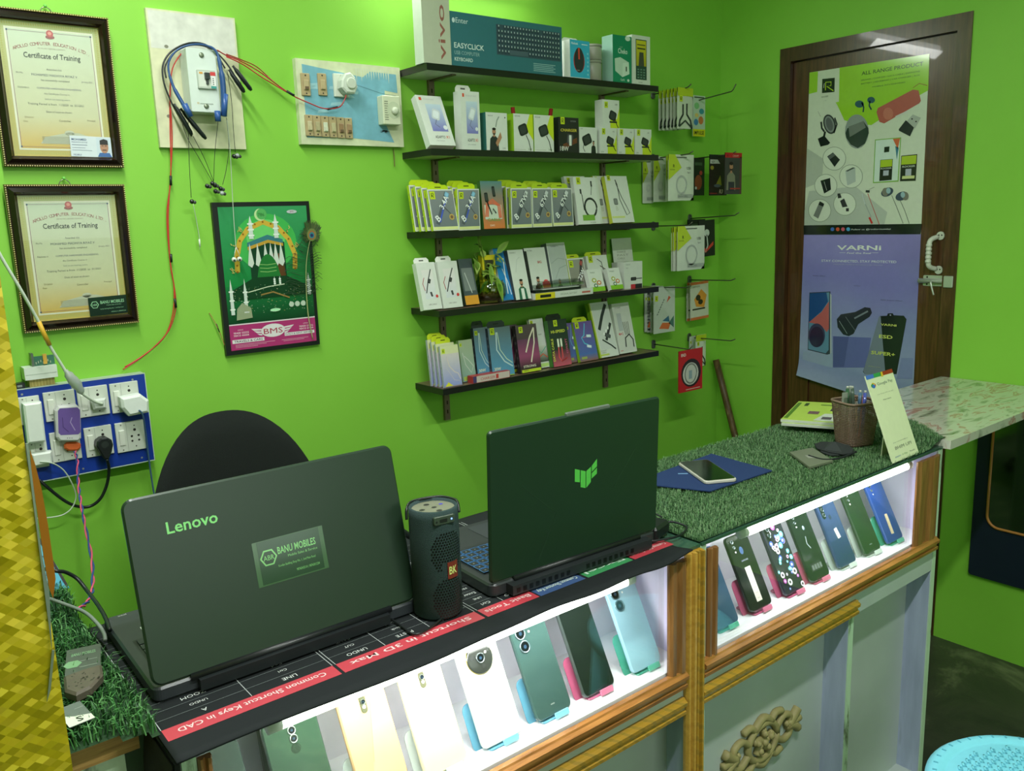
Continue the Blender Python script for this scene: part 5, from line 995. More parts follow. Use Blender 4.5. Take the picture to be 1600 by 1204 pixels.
pg = MB(); px_, py_ = bx2(1058, 335); pg.M = wallM(-1.833, -.0005, 1.729) @ T(px_, py_, .0275)
pg.prism([(-.026, -.012), (-.012, -.026), (.014, -.026), (.024, -.008), (.018, .018), (.004, .03), (-.012, .026), (-.024, .008)], 0, .03, .004, (212, 218, 206), 'plastic'); pg.prism(circ(.015, 20, .002, 0), .03, .036, .002, (206, 212, 198), 'plastic')
tag(pg.build('plug_top'), 'white round three-pin plug pushed into the worn switch board', 'plug')
# red wire bundle from the breaker to the plug, and down to the blue board
def w2(px, py, Y): q = at(px, py, Y=Y); return (q.x, q.y, q.z)
def cable(name, label, pts, r, col, mat='plastic', cat='cable', sm=6, n=7, group=None, extra=None):
    b = MB(); b.tube(pts, r, col, mat, n, sm)
    if extra: extra(b)
    return tag(b.build(name), label, cat, group)
def ex(b):
    b.tube([w2(352, 92, -.04), w2(378, 104, -.03), w2(405, 122, -.026), w2(430, 137, -.022), w2(452, 150, -.03)], .0016, (196, 60, 60), 'plastic', 6, 6)
    b.tube([w2(352, 88, -.04), w2(376, 97, -.03), w2(400, 108, -.026), w2(425, 130, -.022), w2(452, 150, -.03)], .0014, (150, 50, 44), 'plastic', 6, 6)
    b.tube([w2(446, 145, -.03), w2(458, 152, -.032)], .0035, (30, 40, 40), 'plastic', 8); b.tube([w2(510, 173, -.04), w2(526, 170, -.043)], .003, (40, 40, 44), 'plastic', 8)
cable('supply_wire', 'red twisted wire running from the breaker box to the round plug', [w2(338, 82, -.05), w2(352, 90, -.04), w2(375, 99, -.03), w2(402, 114, -.026), w2(430, 134, -.022), w2(452, 150, -.03), w2(480, 163, -.034), w2(505, 172, -.04), w2(528, 170, -.045), w2(537, 158, -.047), w2(539, 151, -.048)], .0017, (176, 50, 50), extra=ex)
def ex2(b):
    b.tube([w2(265, 170, -.02), w2(267, 230, -.014), w2(263, 300, -.01), w2(261, 345, -.01), w2(264, 410, -.01), w2(270, 450, -.01), w2(268, 490, -.01), w2(255, 525, -.01), w2(225, 552, -.01), w2(193, 572, -.012)], .0014, (206, 60, 50), 'plastic', 6, 6)
    for a, c in (((265, 276), (265, 291)), ((265, 397), (266, 410)), ((271, 466), (273, 480))): b.tube([w2(*a, -.011), w2(*c, -.011)], .0032, (30, 34, 34), 'plastic', 8)
cable('supply_wire', 'red wire pair hanging from the breaker box down to the blue switch board', [w2(284, 84, -.03), w2(268, 110, -.022), w2(264, 150, -.018), w2(264, 200, -.014), w2(265, 280, -.01), w2(259, 335, -.01), w2(263, 400, -.01), w2(272, 460, -.01), w2(272, 485, -.01), w2(262, 515, -.01), w2(240, 540, -.01), w2(215, 560, -.01), w2(190, 576, -.012)], .0015, (190, 54, 50), extra=ex2)
# neckband earphones hung over the breaker box
nb = thing('neckband_earphones', 'blue neckband earphones hung over the breaker box', 'earphones', T(*w2(300, 80, -.07)), 'neckbands on the breaker box'); iv = T(*[-q for q in w2(300, 80, -.07)])
b = MB(); b.M = iv; b.tube([w2(294, 184, -.075), w2(284, 165, -.07), w2(270, 140, -.06), w2(262, 115, -.055), w2(263, 98, -.055), w2(275, 82, -.06), w2(295, 74, -.066), w2(318, 74, -.07), w2(336, 84, -.075), w2(343, 110, -.08), w2(347, 140, -.082), w2(348, 183, -.082)], .003, (44, 78, 130), 'plastic', 8, 6, rs=[.0055, .005, .0035, .0025, .0022, .0022, .0022, .0022, .003, .005, .007, .007]); b.build('band', nb)
for a, c in (((350, 150), (348, 184)), ((286, 165), (296, 185)), ((338, 176), (339, 192))):
    b = MB(); b.M = iv; b.tube([w2(*a, -.083), w2(*c, -.083)], .0075, (50, 86, 150), 'plastic', 10); b.build('end_module', nb)
nb = thing('neckband_earphones', 'black neckband earphones with crossed arms hung behind the breaker box', 'earphones', T(*w2(300, 72, -.04)), 'neckbands on the breaker box'); iv = T(*[-q for q in w2(300, 72, -.04)])
b = MB(); b.M = iv; b.tube([w2(298, 215, -.05), w2(280, 188, -.045), w2(264, 158, -.04), w2(254, 130, -.035), w2(253, 105, -.03), w2(265, 85, -.03), w2(290, 72, -.03), w2(315, 72, -.03), w2(335, 84, -.035), w2(352, 102, -.045), w2(363, 118, -.05)], .0022, (30, 34, 36), 'plastic', 8, 6); b.build('band', nb)
b = MB(); b.M = iv; b.tube([w2(258, 125, -.033), w2(256, 108, -.03), w2(268, 88, -.03), w2(292, 75, -.03), w2(318, 76, -.03), w2(337, 90, -.04), w2(350, 110, -.05)], .002, (30, 34, 36), 'plastic', 8, 6); b.build('band', nb)
for a, c in (((270, 165), (298, 213)), ((280, 172), (320, 219)), ((356, 112), (380, 147)), ((362, 106), (391, 144))):
    b = MB(); b.M = iv; b.tube([w2(*a, -.05), w2((a[0]+c[0])/2, (a[1]+c[1])/2, -.054), w2(*c, -.05)], .0055, (28, 34, 36), 'plastic', 10, 4, rs=[.003, .0055, .006, .0055, .0035]); b.build('end_arm', nb)
# hanging wired earphones
ear = [('black', (28, 30, 32), [(292, 185), (293, 220), (294, 260), (297, 310)], [(298, 316)], 'single black earbud hanging lowest left under the cream board'),
       ('black', (28, 30, 32), [(276, 170), (290, 215), (310, 250), (330, 285)], [(322, 292), (335, 300)], 'black earbuds on a curved wire, left strand of the cluster'),
       ('black', (28, 30, 32), [(300, 215), (318, 250), (332, 285)], [(330, 288)], 'black earbud on a slanting wire in the middle of the cluster'),
       ('black', (28, 30, 32), [(339, 192), (334, 240), (332, 284)], [(334, 291)], 'black earbud hanging straight down from the blue neckband'),
       ('black', (28, 30, 32), [(352, 186), (356, 230), (352, 265), (346, 290)], [(343, 296), (345, 303)], 'black and silver earbuds, right strand of the cluster'),
       ('black', (28, 30, 32), [(353, 112), (360, 160), (363, 205), (366, 240)], [(364, 246), (369, 245)], 'black and silver earbuds hanging at the right edge of the cream board')]
for k, (nm, colr, pts, buds, lb) in enumerate(ear):
    e = thing('earphone_strand', lb, 'earphones', T(*w2(*pts[0], -.05)), 'earphones hanging under the breaker box'); iv = T(*[-q for q in w2(*pts[0], -.05)])
    b = MB(); b.M = iv; b.tube([w2(*q, -.045+.003*k) for q in pts], .0008, (40, 44, 40), 'plastic', 5, 5); b.build('wire', e)
    for i, q in enumerate(buds):
        b = MB(); b.M = iv; c = Vector(w2(*q, -.045+.003*k)); b.ball(c, .006, (30, 32, 34) if not (i and k > 3) else (170, 176, 176), 'gloss', 12); b.ball(c+Vector((.006, -.002, -.002)), .0045, (60, 62, 64), 'plastic', 10); b.build('earbud', e)
cable('loose_wire', 'thin white wire end dangling below the lowest left earbud', [w2(300, 320, -.02), w2(305, 345, -.018), w2(310, 375, -.016), w2(310, 390, -.016)], .0008, (190, 200, 190), extra=lambda b: b.tube([w2(309.5, 374, -.018), w2(310.5, 386, -.018)], .0022, (220, 224, 214), 'plastic', 8))
wr = thing('white_earphones', 'white wired earphones hanging in front of the green picture', 'earphones', T(*w2(352, 190, -.05))); iv = T(*[-q for q in w2(352, 190, -.05)])
b = MB(); b.M = iv; b.tube([w2(353, 190, -.05), w2(358, 240, -.04), w2(361, 300, -.03), w2(364, 350, -.028), w2(367, 388, -.028)], .001, (190, 200, 186), 'plastic', 5, 5); b.tube([w2(367, 386, -.028), w2(364, 400, -.03)], .0009, (220, 224, 214), 'plastic', 5); b.tube([w2(367, 386, -.028), w2(373, 400, -.03)], .0009, (220, 224, 214), 'plastic', 5); b.build('wire', wr)
for q in ((364, 406), (372.5, 405)):
    b = MB(); b.M = iv; b.ball(Vector(w2(*q, -.032)), .0068, (214, 218, 212), 'gloss', 12); b.ball(Vector(w2(q[0]+.5, q[1]+1, -.038)), .003, (60, 64, 60), 'gloss', 8); b.build('earbud', wr)
cable('loose_wire', 'thin red and black wire end sticking out left of the green picture', [w2(325, 488, -.004), w2(335, 505, -.012), w2(342, 520, -.014), w2(349, 538, -.014)], .0008, (170, 80, 70), extra=lambda b: b.tube([w2(336, 505, -.012), w2(341, 518, -.014)], .0014, (26, 30, 30), 'plastic', 6))
cable('loose_wire', 'short brown wire end hanging under the worn switch board', [w2(613, 234, -.004), w2(614, 245, -.006), w2(615, 262, -.008)], .0012, (120, 90, 60))
# blue switch board
zq = lambda px, py: at(px, py, Y=-.03)
A0 = zq(228, 708)
b0x, b0z, b1x, b1z = -2.615, .939, -2.313, 1.163
blu = thing('power_board', 'blue power board with white switches and sockets low on the left', 'power board', frame((b0x, -.0005, b0z), (1, 0, 0), (0, 0, 1)))
ivb = T(-b0x, 0, 0); w = b1x-b0x; h = b1z-b0z
b = MB(); b.box(0, 0, 0, w, h, .034, (176, 190, 170), 'plastic'); b.box(-.001, -.001, .034, w+.001, h+.001, .037, (28, 58, 150), 'laminate'); b.line([(0, 0), (w, 0), (w, h), (0, h)], .003, .0373, (190, 206, 190), closed=True)
for x in (.03, w*.45, w-.03):
    for y in (.012, h-.012): b.ell(x, y, .0025, .0025, .0375, (170, 176, 180), 'steel')
b.build('board', blu)
def cc(x, y): q = at(x/4, 540+y/4, Y=-.041); return q.x-b0x, q.z-b0z
def modp(x0, y0, x1, y1, sockets=5, switch=True):
    ax, ay = cc(x0, y0); bx3, by3 = cc(x1, y1); cx, cy = (ax+bx3)/2, (ay+by3)/2; W2 = bx3-ax; H2 = abs(ay-by3)
    g = MB(); g.prism(rrect(W2, H2, .0015, cx, cy), .037, .043, .001, (206, 210, 200), 'plastic'); xs = ax+W2*.62
    for dx, dy, r_ in ((0, .26, .0034), (-.12, -.0, .0028), (.12, -.0, .0028), (-.12, -.2, .0026), (.12, -.2, .0026), (0, .44, .0016), (0, -.44, .0016)): g.ell(ax+W2*(.66+dx), cy+H2*dy*.8, r_, r_, .0434, (40, 36, 32), n=12)
    for s_ in (-.42, .42): g.ell(ax+W2*.2, cy+H2*s_, .0018, .0018, .0434, (110, 110, 100), n=10)
    g.line([(ax+W2*.38, cy-H2*.47), (ax+W2*.38, cy+H2*.47)], .0007, .0434, (150, 156, 146)); pl_ = g.build('socket_plate', blu)
    g = MB(); g.M = T(ax+W2*.2, cy, .043) @ RX(.09); g.prism(rrect(W2*.2, H2*.52, .0015), -.001, .004, .001, (226, 228, 218), 'plastic'); g.build('rocker_switch', sub=pl_)
modp(255, 290, 475, 440); modp(465, 262, 680, 415); modp(672, 235, 870, 390)
modp(295, 540, 505, 690); modp(510, 510, 705, 660); modp(705, 480, 905, 630)
modp(100, 320, 255, 470); modp(160, 600, 300, 740)
# plugs and adapters on the blue board
def ad(name, label, poly_px, d, colr, extra=None, ch=.004, mat='plastic', z0=.0438, cat='adapter'):
    g = MB(); g.M = frame((b0x, -.0005, b0z), (1, 0, 0), (0, 0, 1)); pts = []
    for q in poly_px: p_ = at(q[0]/4, 540+q[1]/4, Y=-.0438-d); pts.append((p_.x-b0x, p_.z-b0z))
    a = sum(pts[i][0]*pts[(i+1) % len(pts)][1]-pts[(i+1) % len(pts)][0]*pts[i][1] for i in range(len(pts)))
    if a < 0: pts = pts[::-1]
    g.prism(pts, z0, z0+d, ch, colr, mat)
    if extra: extra(g, lambda x, y: (lambda p_: (p_.x-b0x, p_.z-b0z))(at(x/4, 540+y/4, Y=-.0438-d)), z0+d+E3)
    return tag(g.build(name), label, cat)
ad('power_adapter', 'long white charger covering the left sockets of the blue board', [(135, 360), (250, 345), (280, 590), (165, 605)], .03, (226, 230, 224))
def e1(g, f_, z):
    P_ = [f_(*q) for q in ((352, 400), (365, 385), (475, 378), (490, 395), (495, 530), (480, 545), (370, 550), (356, 535))]; g.poly(P_, z, (112, 88, 158), 'gloss')
    g.line([f_(380, 440), f_(385, 500), f_(420, 530)], .002, z+E3, (90, 70, 130), 'gloss'); g.line([f_(440, 440), f_(430, 470), f_(460, 520)], .002, z+E3, (170, 150, 200), 'gloss')
    for i in range(3): X, Y = f_(412+14*i, 568); g.ell(X, Y, .0012, .0012, z, (120, 110, 120))
ad('power_adapter', 'purple-faced white charger on the blue board', [(335, 400), (355, 372), (470, 362), (495, 385), (500, 570), (480, 590), (365, 590), (345, 565)], .026, (206, 204, 206), e1)
ad('usb_plug', 'orange usb plug under the purple charger', [(392, 612), (410, 597), (470, 592), (498, 605), (498, 630), (478, 648), (420, 650), (395, 635)], .012, (230, 110, 60), cat='plug')
def e2(g, f_, z):
    X, Y = f_(648, 610); g.ell(X, Y, .0085, .0085, z, (46, 52, 50), 'plastic')
    g.line([f_(610, 600), f_(640, 640), f_(690, 600)], .002, z+E3, (24, 28, 28))
ad('mains_plug', 'round black mains plug in the blue board', [(595, 620), (600, 590), (625, 570), (660, 565), (690, 580), (700, 610), (692, 650), (672, 700), (645, 700), (620, 660)], .03, (32, 36, 36), e2, .003, cat='plug')
ad('power_adapter', 'white cube charger at the right end of the blue board', [(745, 320), (870, 295), (925, 335), (925, 410), (800, 435), (755, 385)], .034, (226, 230, 226), None, .006)
ad('power_adapter', 'small white adapter at the lower left of the blue board', [(185, 670), (315, 650), (320, 725), (200, 750)], .024, (222, 226, 220))
ad('power_adapter', 'grey adapter body stuck in the upper middle socket of the blue board', [(560, 335), (655, 320), (660, 385), (580, 395)], .018, (206, 210, 204))
def D3(x, y, Y): q = at(x/4, 540+y/4, Y=Y); return (q.x, q.y, q.z)
cable('mains_cable', 'thick black cable looping under the blue board', [D3(660, 700, -.072), D3(672, 760, -.06), D3(660, 850, -.05), D3(620, 940, -.045), D3(555, 990, -.04), D3(480, 992, -.04), D3(400, 960, -.04), D3(300, 885, -.04), D3(240, 830, -.035), D3(215, 790, -.02)], .0038, (26, 32, 32))
def tw(col, ph):
    base = [D3(460, 650, -.075), D3(475, 720, -.08), D3(480, 850, -.1), D3(495, 960, -.13), D3(520, 1100, -.2), (at(141, 870, Y=-.45)), (at(142, 915, Y=-.62)), at(135, 935, Y=-.70), at(122, 946, Y=-.78)]
    P_ = smooth_path([Vector(q) for q in base], 12); return [q+Vector((math.cos(i*.55+ph)*.0022, 0, math.sin(i*.55+ph)*.0022)) for i, q in enumerate(P_)]
def ex3(b): b.tube(tw((0, 0, 0), PI), .0018, (44, 66, 140), 'plastic', 6)
b = MB(); b.tube(tw(0, 0), .0018, (220, 84, 120), 'plastic', 6); ex3(b); tag(b.build('twisted_cable'), 'twisted pink and blue charging cable hanging from the orange plug', 'cable')
cable('charging_cable', 'thin blue-grey cable hanging from the white cube charger', [D3(860, 395, -.083), D3(885, 430, -.08), D3(905, 560, -.06), D3(925, 720, -.05), D3(945, 860, -.045), D3(962, 960, -.045), D3(990, 1150, -.05), D3(1010, 1300, -.05)], .0022, (66, 96, 130))
cable('charging_cable', 'thin white cable curving down from the small lower left adapter', [D3(240, 715, -.07), D3(320, 725, -.07), D3(390, 770, -.06), D3(440, 850, -.055), D3(465, 930, -.05), D3(440, 1000, -.05), D3(380, 1045, -.05), D3(290, 1062, -.05), D3(200, 1066, -.05)], .0016, (196, 206, 190))
# thick white cable coming down from the upper left with its inline adapter
cable('power_cable', 'thick white cable slanting down from the left across the lower certificate', [at(-30, 345, Y=-.16), at(0, 402, Y=-.15), at(30, 452, Y=-.14), at(58, 502, Y=-.12), at(75, 538, Y=-.11), at(98, 575, Y=-.10), at(112, 600, Y=-.095), at(125, 612, Y=-.09), at(145, 625, Y=-.075), at(158, 629, Y=-.064)], .0035, (206, 214, 200),
      extra=lambda b: (b.tube([at(100, 577, Y=-.1), at(108, 588, Y=-.1), at(118, 600, Y=-.095), at(126, 612, Y=-.092)], .012, (206, 212, 206), 'frosted', 12, 3, rs=[.005, .010, .012, .012, .009, .005]), b.tube([at(58, 502, Y=-.12), at(66, 520, Y=-.115), at(75, 538, Y=-.11)], .0052, (226, 176, 60), 'plastic', 10)))
# spool, white block and circuit board on top of the blue board
p_ = at(61, 598, Y=-.03); q_ = at(61, 587, Y=-.03); zb = b1z+.001
b = MB(); xs0 = at(41, 590, Y=-.02).x; xs1 = at(81, 590, Y=-.02).x; b.box(xs0, -.034, zb, xs1, -.004, zb+.018, (206, 190, 120), 'plastic'); 
for i in range(8): b.box(xs0+(xs1-xs0)*(i+.1)/8, -.0345, zb+.001, xs0+(xs1-xs0)*(i+.8)/8, -.034, zb+.017, (186, 166, 96), 'plastic')
tag(b.build('yellow_spacer'), 'ridged yellow block standing on top of the blue board', 'block')
b = MB(); X0 = at(33, 575, Y=-.03).x; X1 = at(85, 575, Y=-.03).x; b.box(X0, -.045, zb+.0185, X1, -.003, zb+.047, (216, 222, 214), 'plastic'); b.box(X0+.002, -.0455, zb+.030, X1-.002, -.045, zb+.031, (170, 176, 170), 'plastic')
tag(b.build('junction_block'), 'white plastic block on the yellow block above the blue board', 'block')
b = MB(); zz = zb+.0475; X0 = at(47, 555, Y=-.03).x; X1 = at(82, 555, Y=-.03).x; b.box(X0, -.03, zz, X1, -.027, zz+.022, (60, 110, 90), 'plastic'); b.box(X0-.002, -.034, zz, X0+.003, -.01, zz+.03, (110, 120, 110), 'steel'); b.box(X0+.022, -.034, zz+.003, X0+.03, -.03, zz+.026, (206, 160, 70), 'plastic')
for i in range(7): b.box(X0+.006+i*.005, -.032, zz+.004+.002*(i % 3), X0+.008+i*.005, -.03, zz+.009+.002*(i % 3), (190, 196, 170), 'steel')
tag(b.build('circuit_board'), 'small green circuit board lying on the white block', 'circuit board')
b = MB(); X0 = at(24, 598, Y=-.03).x; b.box(X0-.006, -.03, zb, X0+.016, -.008, zb+.012, (40, 44, 44), 'plastic'); b.box(X0, -.0305, zb+.003, X0+.01, -.03, zb+.008, (160, 166, 160), 'steel'); tag(b.build('metal_clip'), 'tiny dark connector on the top left of the blue board', 'connector')

# ------------------------------------------------------------------ door posters, drawn on the plane of the door leaf
PX0 = .0155
def pz(x, y): q = at(x, y, X=PX0); return (-q.y, q.z)
def c6(x, y): return pz(1200+x/4.0125, 60+y/4.0125)
def c7(x, y): return pz(1200+x/4.0125, 350+y/4.0125)
PW = frame((PX0, 0, 0), (0, -1, 0), UP)
b = MB(); b.M = PW
C = [c6(252, 225), c6(1003, 108), c6(962, 1165), c6(218, 1172)]
def thick(b, pts, col, z1, th=.0008): b.prism(pts, -th, z1, 0, col, 'gloss')
thick(b, [c7(218, 66), c7(950, 62), c6(1003, 108), c6(252, 225)], (206, 214, 196), 0)
g_ = 'gloss'
b.poly([c6(252, 225), c6(305, 218), c6(300, 345), c6(248, 358)], E3, (150, 200, 50), g_)
b.poly([c6(440, 195), c6(1003, 108), c6(995, 335), c6(860, 410), c6(640, 550), c6(560, 545), c6(470, 520), c6(425, 425), c6(415, 410), c6(436, 405)], E3, (150, 200, 50), g_)
b.poly([c6(238, 695), c6(340, 760), c6(330, 900), c6(228, 940)], E3, (176, 184, 172), g_); b.poly([c6(222, 1080), c6(250, 960), c6(540, 930), c6(740, 1090), c6(720, 1170), c6(220, 1170)], E3, (180, 188, 178), g_)
b.poly([c6(332, 265), c6(410, 257), c6(408, 345), c6(330, 352)], 2*E3, (26, 44, 30), g_)
b.line([c6(352, 335), c6(354, 285), c6(388, 283), c6(386, 306), c6(360, 310), c6(402, 338)], .0032, 3*E3, (176, 206, 50), g_); b.line([c6(342, 320), c6(343, 300), c6(346, 292)], .002, 3*E3, (206, 214, 196), g_)
b.text('ROCKER', *c6(328, 382), .006, 2*E3, (110, 120, 110), g_, wid=.026); b.text('EST. 2008', *c6(340, 402), .002, 2*E3, (110, 120, 110), g_)
def TX(s, x0, y0, x1, h, col, bold=.0, fn=c6, z=3*E3, shear=0): 
    a = fn(x0, y0); c = fn(x1, y0); b.text(s, a[0], a[1], h, z, col, g_, wid=c[0]-a[0], bold=bold, shear=shear)
TX('ALL RANGE PRODUCT', 578, 242, 960, .0125, (56, 80, 40), .02)
TX('SPEAKER | CHARGER | DATA CABLE | EARPHONE', 575, 278, 940, .005, (84, 110, 60)); TX('BATTERY | NECKBAND | CAR CHARGER | AUX', 575, 300, 940, .005, (84, 110, 60)); TX('MOBILE ACCESSORIES', 645, 318, 850, .004, (84, 110, 60))
def PL(pts, z, col, fn=c6): b.poly([fn(*q) for q in pts], z, col, g_)
def EL(x, y, rx, ry, z, col, fn=c6, n=22, rot=0): b.poly([fn(x+rx*math.cos(t)*math.cos(rot)-ry*math.sin(t)*math.sin(rot), y+rx*math.cos(t)*math.sin(rot)+ry*math.sin(t)*math.cos(rot)) for t in [2*PI*i/n for i in range(n)]], z, col, g_)
def LN(pts, w_, z, col, fn=c6): b.line([fn(*q) for q in pts], w_, z, col, g_)
EL(565, 420, 28, 22, 3*E3, (50, 90, 96)); LN([(580, 410), (592, 440), (588, 470)], .005, 3*E3, (40, 70, 76)); EL(638, 395, 24, 20, 3*E3, (50, 90, 96)); LN([(630, 400), (626, 430), (640, 455)], .005, 3*E3, (40, 70, 76))
PL([(680, 445), (900, 330), (935, 335), (950, 400), (940, 415), (720, 540), (690, 530), (672, 470)], 3*E3, (176, 96, 84)); EL(745, 480, 32, 38, 4*E3, (190, 116, 100)); PL([(790, 495), (865, 460), (866, 470), (795, 505)], 5*E3, (206, 206, 200)); LN([(900, 320), (940, 292), (990, 305)], .002, 4*E3, (150, 90, 60))
EL(549, 590, 74, 106, 3*E3, (140, 150, 146)); PL([(478, 600), (490, 570), (590, 525), (622, 570), (624, 600), (600, 665), (555, 693), (510, 670), (484, 630)], 4*E3, (44, 60, 54)); PL([(497, 560), (590, 525), (606, 565), (505, 625)], 5*E3, (110, 118, 112)); TX('ROCKER', 545, 655, 592, .004, (206, 214, 206), .02)
PL([(812, 575), (855, 520), (910, 560), (882, 620), (812, 585)], 3*E3, (44, 50, 50)); PL([(862, 525), (900, 484), (950, 505), (912, 570)], 4*E3, (170, 176, 168)); EL(895, 512, 5, 5, 5*E3, (60, 60, 60)); EL(920, 528, 5, 5, 5*E3, (60, 60, 60))
EL(378, 545, 38, 62, 3*E3, (60, 64, 66), rot=-.25); EL(378, 545, 29, 52, 4*E3, (130, 136, 136), rot=-.25); EL(378, 545, 20, 42, 5*E3, (96, 100, 102), rot=-.25); LN([(325, 530), (330, 570), (345, 590)], .007, 3*E3, (50, 54, 56)); LN([(410, 505), (424, 545), (405, 600)], .006, 3*E3, (60, 64, 66)); LN([(350, 590), (340, 640)], .008, 3*E3, (30, 34, 36)); PL([(305, 635), (345, 615), (382, 660), (370, 672), (322, 684)], 4*E3, (26, 32, 34)); LN([(305, 465), (322, 498)], .001, 3*E3, (120, 120, 120))
for x, y, r_ in ((408, 758, 70), (355, 925, 68), (513, 868, 70), (317, 1080, 68), (474, 1040, 68)): EL(x, y, r_+4, r_+4, 2*E3, (150, 160, 146)); EL(x, y, r_, r_, 3*E3, (212, 220, 204))
PL([(364, 745), (400, 720), (444, 765), (410, 810)], 5*E3, (36, 44, 44)); PL([(366, 748), (402, 722), (415, 738), (378, 765)], 6*E3, (90, 96, 96)); PL([(322, 895), (382, 878), (388, 950), (345, 975)], 5*E3, (34, 40, 40)); LN([(345, 900), (362, 955)], .0015, 6*E3, (180, 186, 180)); PL([(478, 835), (540, 815), (542, 900), (490, 925)], 5*E3, (176, 186, 182)); PL([(478, 835), (525, 812), (540, 815), (492, 838)], 6*E3, (80, 88, 84))
PL([(318, 1022), (346, 1038), (308, 1130), (278, 1112)], 5*E3, (120, 126, 120)); PL([(318, 1022), (346, 1038), (340, 1056), (310, 1044)], 6*E3, (44, 48, 46)); PL([(428, 975), (445, 973), (455, 1000), (432, 1005)], 5*E3, (34, 40, 40)); PL([(445, 1020), (470, 1005), (492, 1055), (460, 1060)], 5*E3, (34, 40, 40)); PL([(482, 1065), (500, 1065), (500, 1085), (482, 1085)], 5*E3, (34, 40, 40))
PL([(663, 640), (826, 626), (810, 900), (650, 910)], 3*E3, (130, 180, 80)); PL([(668, 645), (820, 632), (805, 893), (656, 903)], 4*E3, (206, 222, 214)); PL([(775, 636), (820, 632), (806, 700)], 5*E3, (200, 100, 60)); PL([(790, 680), (812, 690), (800, 765)], 5*E3, (60, 120, 140)); PL([(722, 686), (754, 682), (752, 716), (720, 720)], 5*E3, (26, 44, 30)); TX('R', 730, 712, 748, .006, (176, 206, 50), .03)
PL([(697, 766), (775, 760), (768, 890), (690, 897)], 5*E3, (40, 44, 40)); PL([(700, 768), (772, 763), (770, 806), (697, 812)], 6*E3, (170, 196, 50)); TX('ROCKER', 700, 825, 768, .005, (206, 214, 200), .02, z=7*E3); PL([(716, 832), (750, 830), (748, 862), (714, 864)], 6*E3, (176, 180, 196)); 
PL([(828, 740), (928, 730), (918, 895), (820, 898)], 5*E3, (40, 44, 40)); PL([(832, 744), (924, 736), (920, 790), (828, 796)], 6*E3, (170, 196, 50)); TX('ROCKER', 835, 814, 915, .006, (206, 214, 200), .02, z=7*E3); PL([(855, 822), (892, 820), (890, 862), (853, 864)], 6*E3, (176, 180, 196)); PL([(835, 866), (912, 862), (910, 880), (832, 884)], 6*E3, (206, 212, 150))
LN([(582, 975), (605, 1045), (640, 1120)], .0018, 4*E3, (150, 160, 160)); LN([(582, 975), (592, 1010), (602, 1040)], .004, 5*E3, (190, 200, 200)); LN([(605, 960), (630, 962)], .008, 4*E3, (40, 50, 44)); LN([(625, 950), (660, 934)], .0018, 4*E3, (150, 150, 140)); LN([(618, 975), (650, 1060), (690, 1165)], .0018, 4*E3, (196, 50, 44)); LN([(628, 1122), (646, 1160)], .007, 5*E3, (200, 50, 50))
for x, y in ((740, 965), (830, 990)): EL(x, y, 40, 26, 4*E3, (60, 76, 90), rot=-.4); EL(x+(14 if x > 800 else -22)+10, y, 20, 26, 5*E3, (120, 120, 110)); EL(x+8, y-8, 14, 18, 6*E3, (150, 180, 190))
LN([(768, 985), (800, 1060), (840, 1160)], .0014, 4*E3, (70, 76, 76)); LN([(820, 1015), (850, 1080), (878, 1160)], .0014, 4*E3, (70, 76, 76))
PL([(218, 8), (958, -2), (950, 62), (218, 66)], 7*E3, (22, 30, 30), c7)
for i, cl in enumerate(((70, 110, 190), (210, 90, 60), (200, 90, 110), (80, 160, 210))): EL(398+33*i, 32, 12, 12, 8*E3, cl, c7, 12)
a = c7(516, 38); c_ = c7(762, 30); b.text('Follow us @rockermumbai', a[0], a[1], .0055, 8*E3, (206, 214, 210), g_, wid=c_[0]-a[0], shear=.2)
tag(b.build('product_poster'), 'upper door poster, green and white with accessories and a black strip', 'poster', 'posters on the door')
# lower poster, its foot curling off the door
b = MB(); b.M = PW
TL, TR = c7(218, 66), c7(950, 62); BLp = pz(1246, 583); BRp = (TR[0]+.005, pz(1424, 640)[1])
def gp(u, v):       # u 0..1 across, v 0 (top)..1 (foot)
    x = (TL[0]*(1-u)+TR[0]*u)*(1-v)+(BLp[0]*(1-u)+BRp[0]*u)*v; y = (TL[1]*(1-u)+TR[1]*u)*(1-v)+(BLp[1]*(1-u)+BRp[1]*u)*v; return x, y
NV = 24; v = []; cl = []; f = []
stops = [(0, (138, 130, 196)), (.3, (126, 124, 190)), (.55, (134, 142, 190)), (.8, (150, 162, 196)), (.88, (130, 142, 184)), (1, (140, 152, 180))]
def sc_(t):
    for i in range(len(stops)-1):
        if t <= stops[i+1][0]: k = (t-stops[i][0])/(stops[i+1][0]-stops[i][0]); return tuple(stops[i][1][j]*(1-k)+stops[i+1][1][j]*k for j in range(3))
for side in (0, -.0008):
    for j in range(NV+1):
        for i in range(13):
            x, y = gp(i/12, j/NV); cr = .016*max(0, (j/NV-.86)/.14)**2; v.append((x, y, cr+side)); q = sc_(j/NV); k = i/12; cl.append(tuple(min(255, q[m_i]*(1.06-.1*k)) for m_i in range(3)))
for s_ in (0, 1):
    o_ = s_*(NV+1)*13
    for j in range(NV):
        for i in range(12): p0 = o_+j*13+i; f.append((p0, p0+13, p0+14, p0+1) if s_ == 0 else (p0, p0+1, p0+14, p0+13))
b.mesh(v, f, (0, 0, 0), 'gloss', True, cols=cl)
TX('VARNi', 425, 160, 702, .0165, (226, 230, 226), .035, c7, shear=.0); TX('Feel the Real', 487, 184, 636, .006, (220, 224, 230), .02, c7, shear=.3); LN([(440, 178), (478, 178)], .001, 2*E3, (220, 224, 230), c7); LN([(645, 178), (684, 178)], .001, 2*E3, (220, 224, 230), c7)
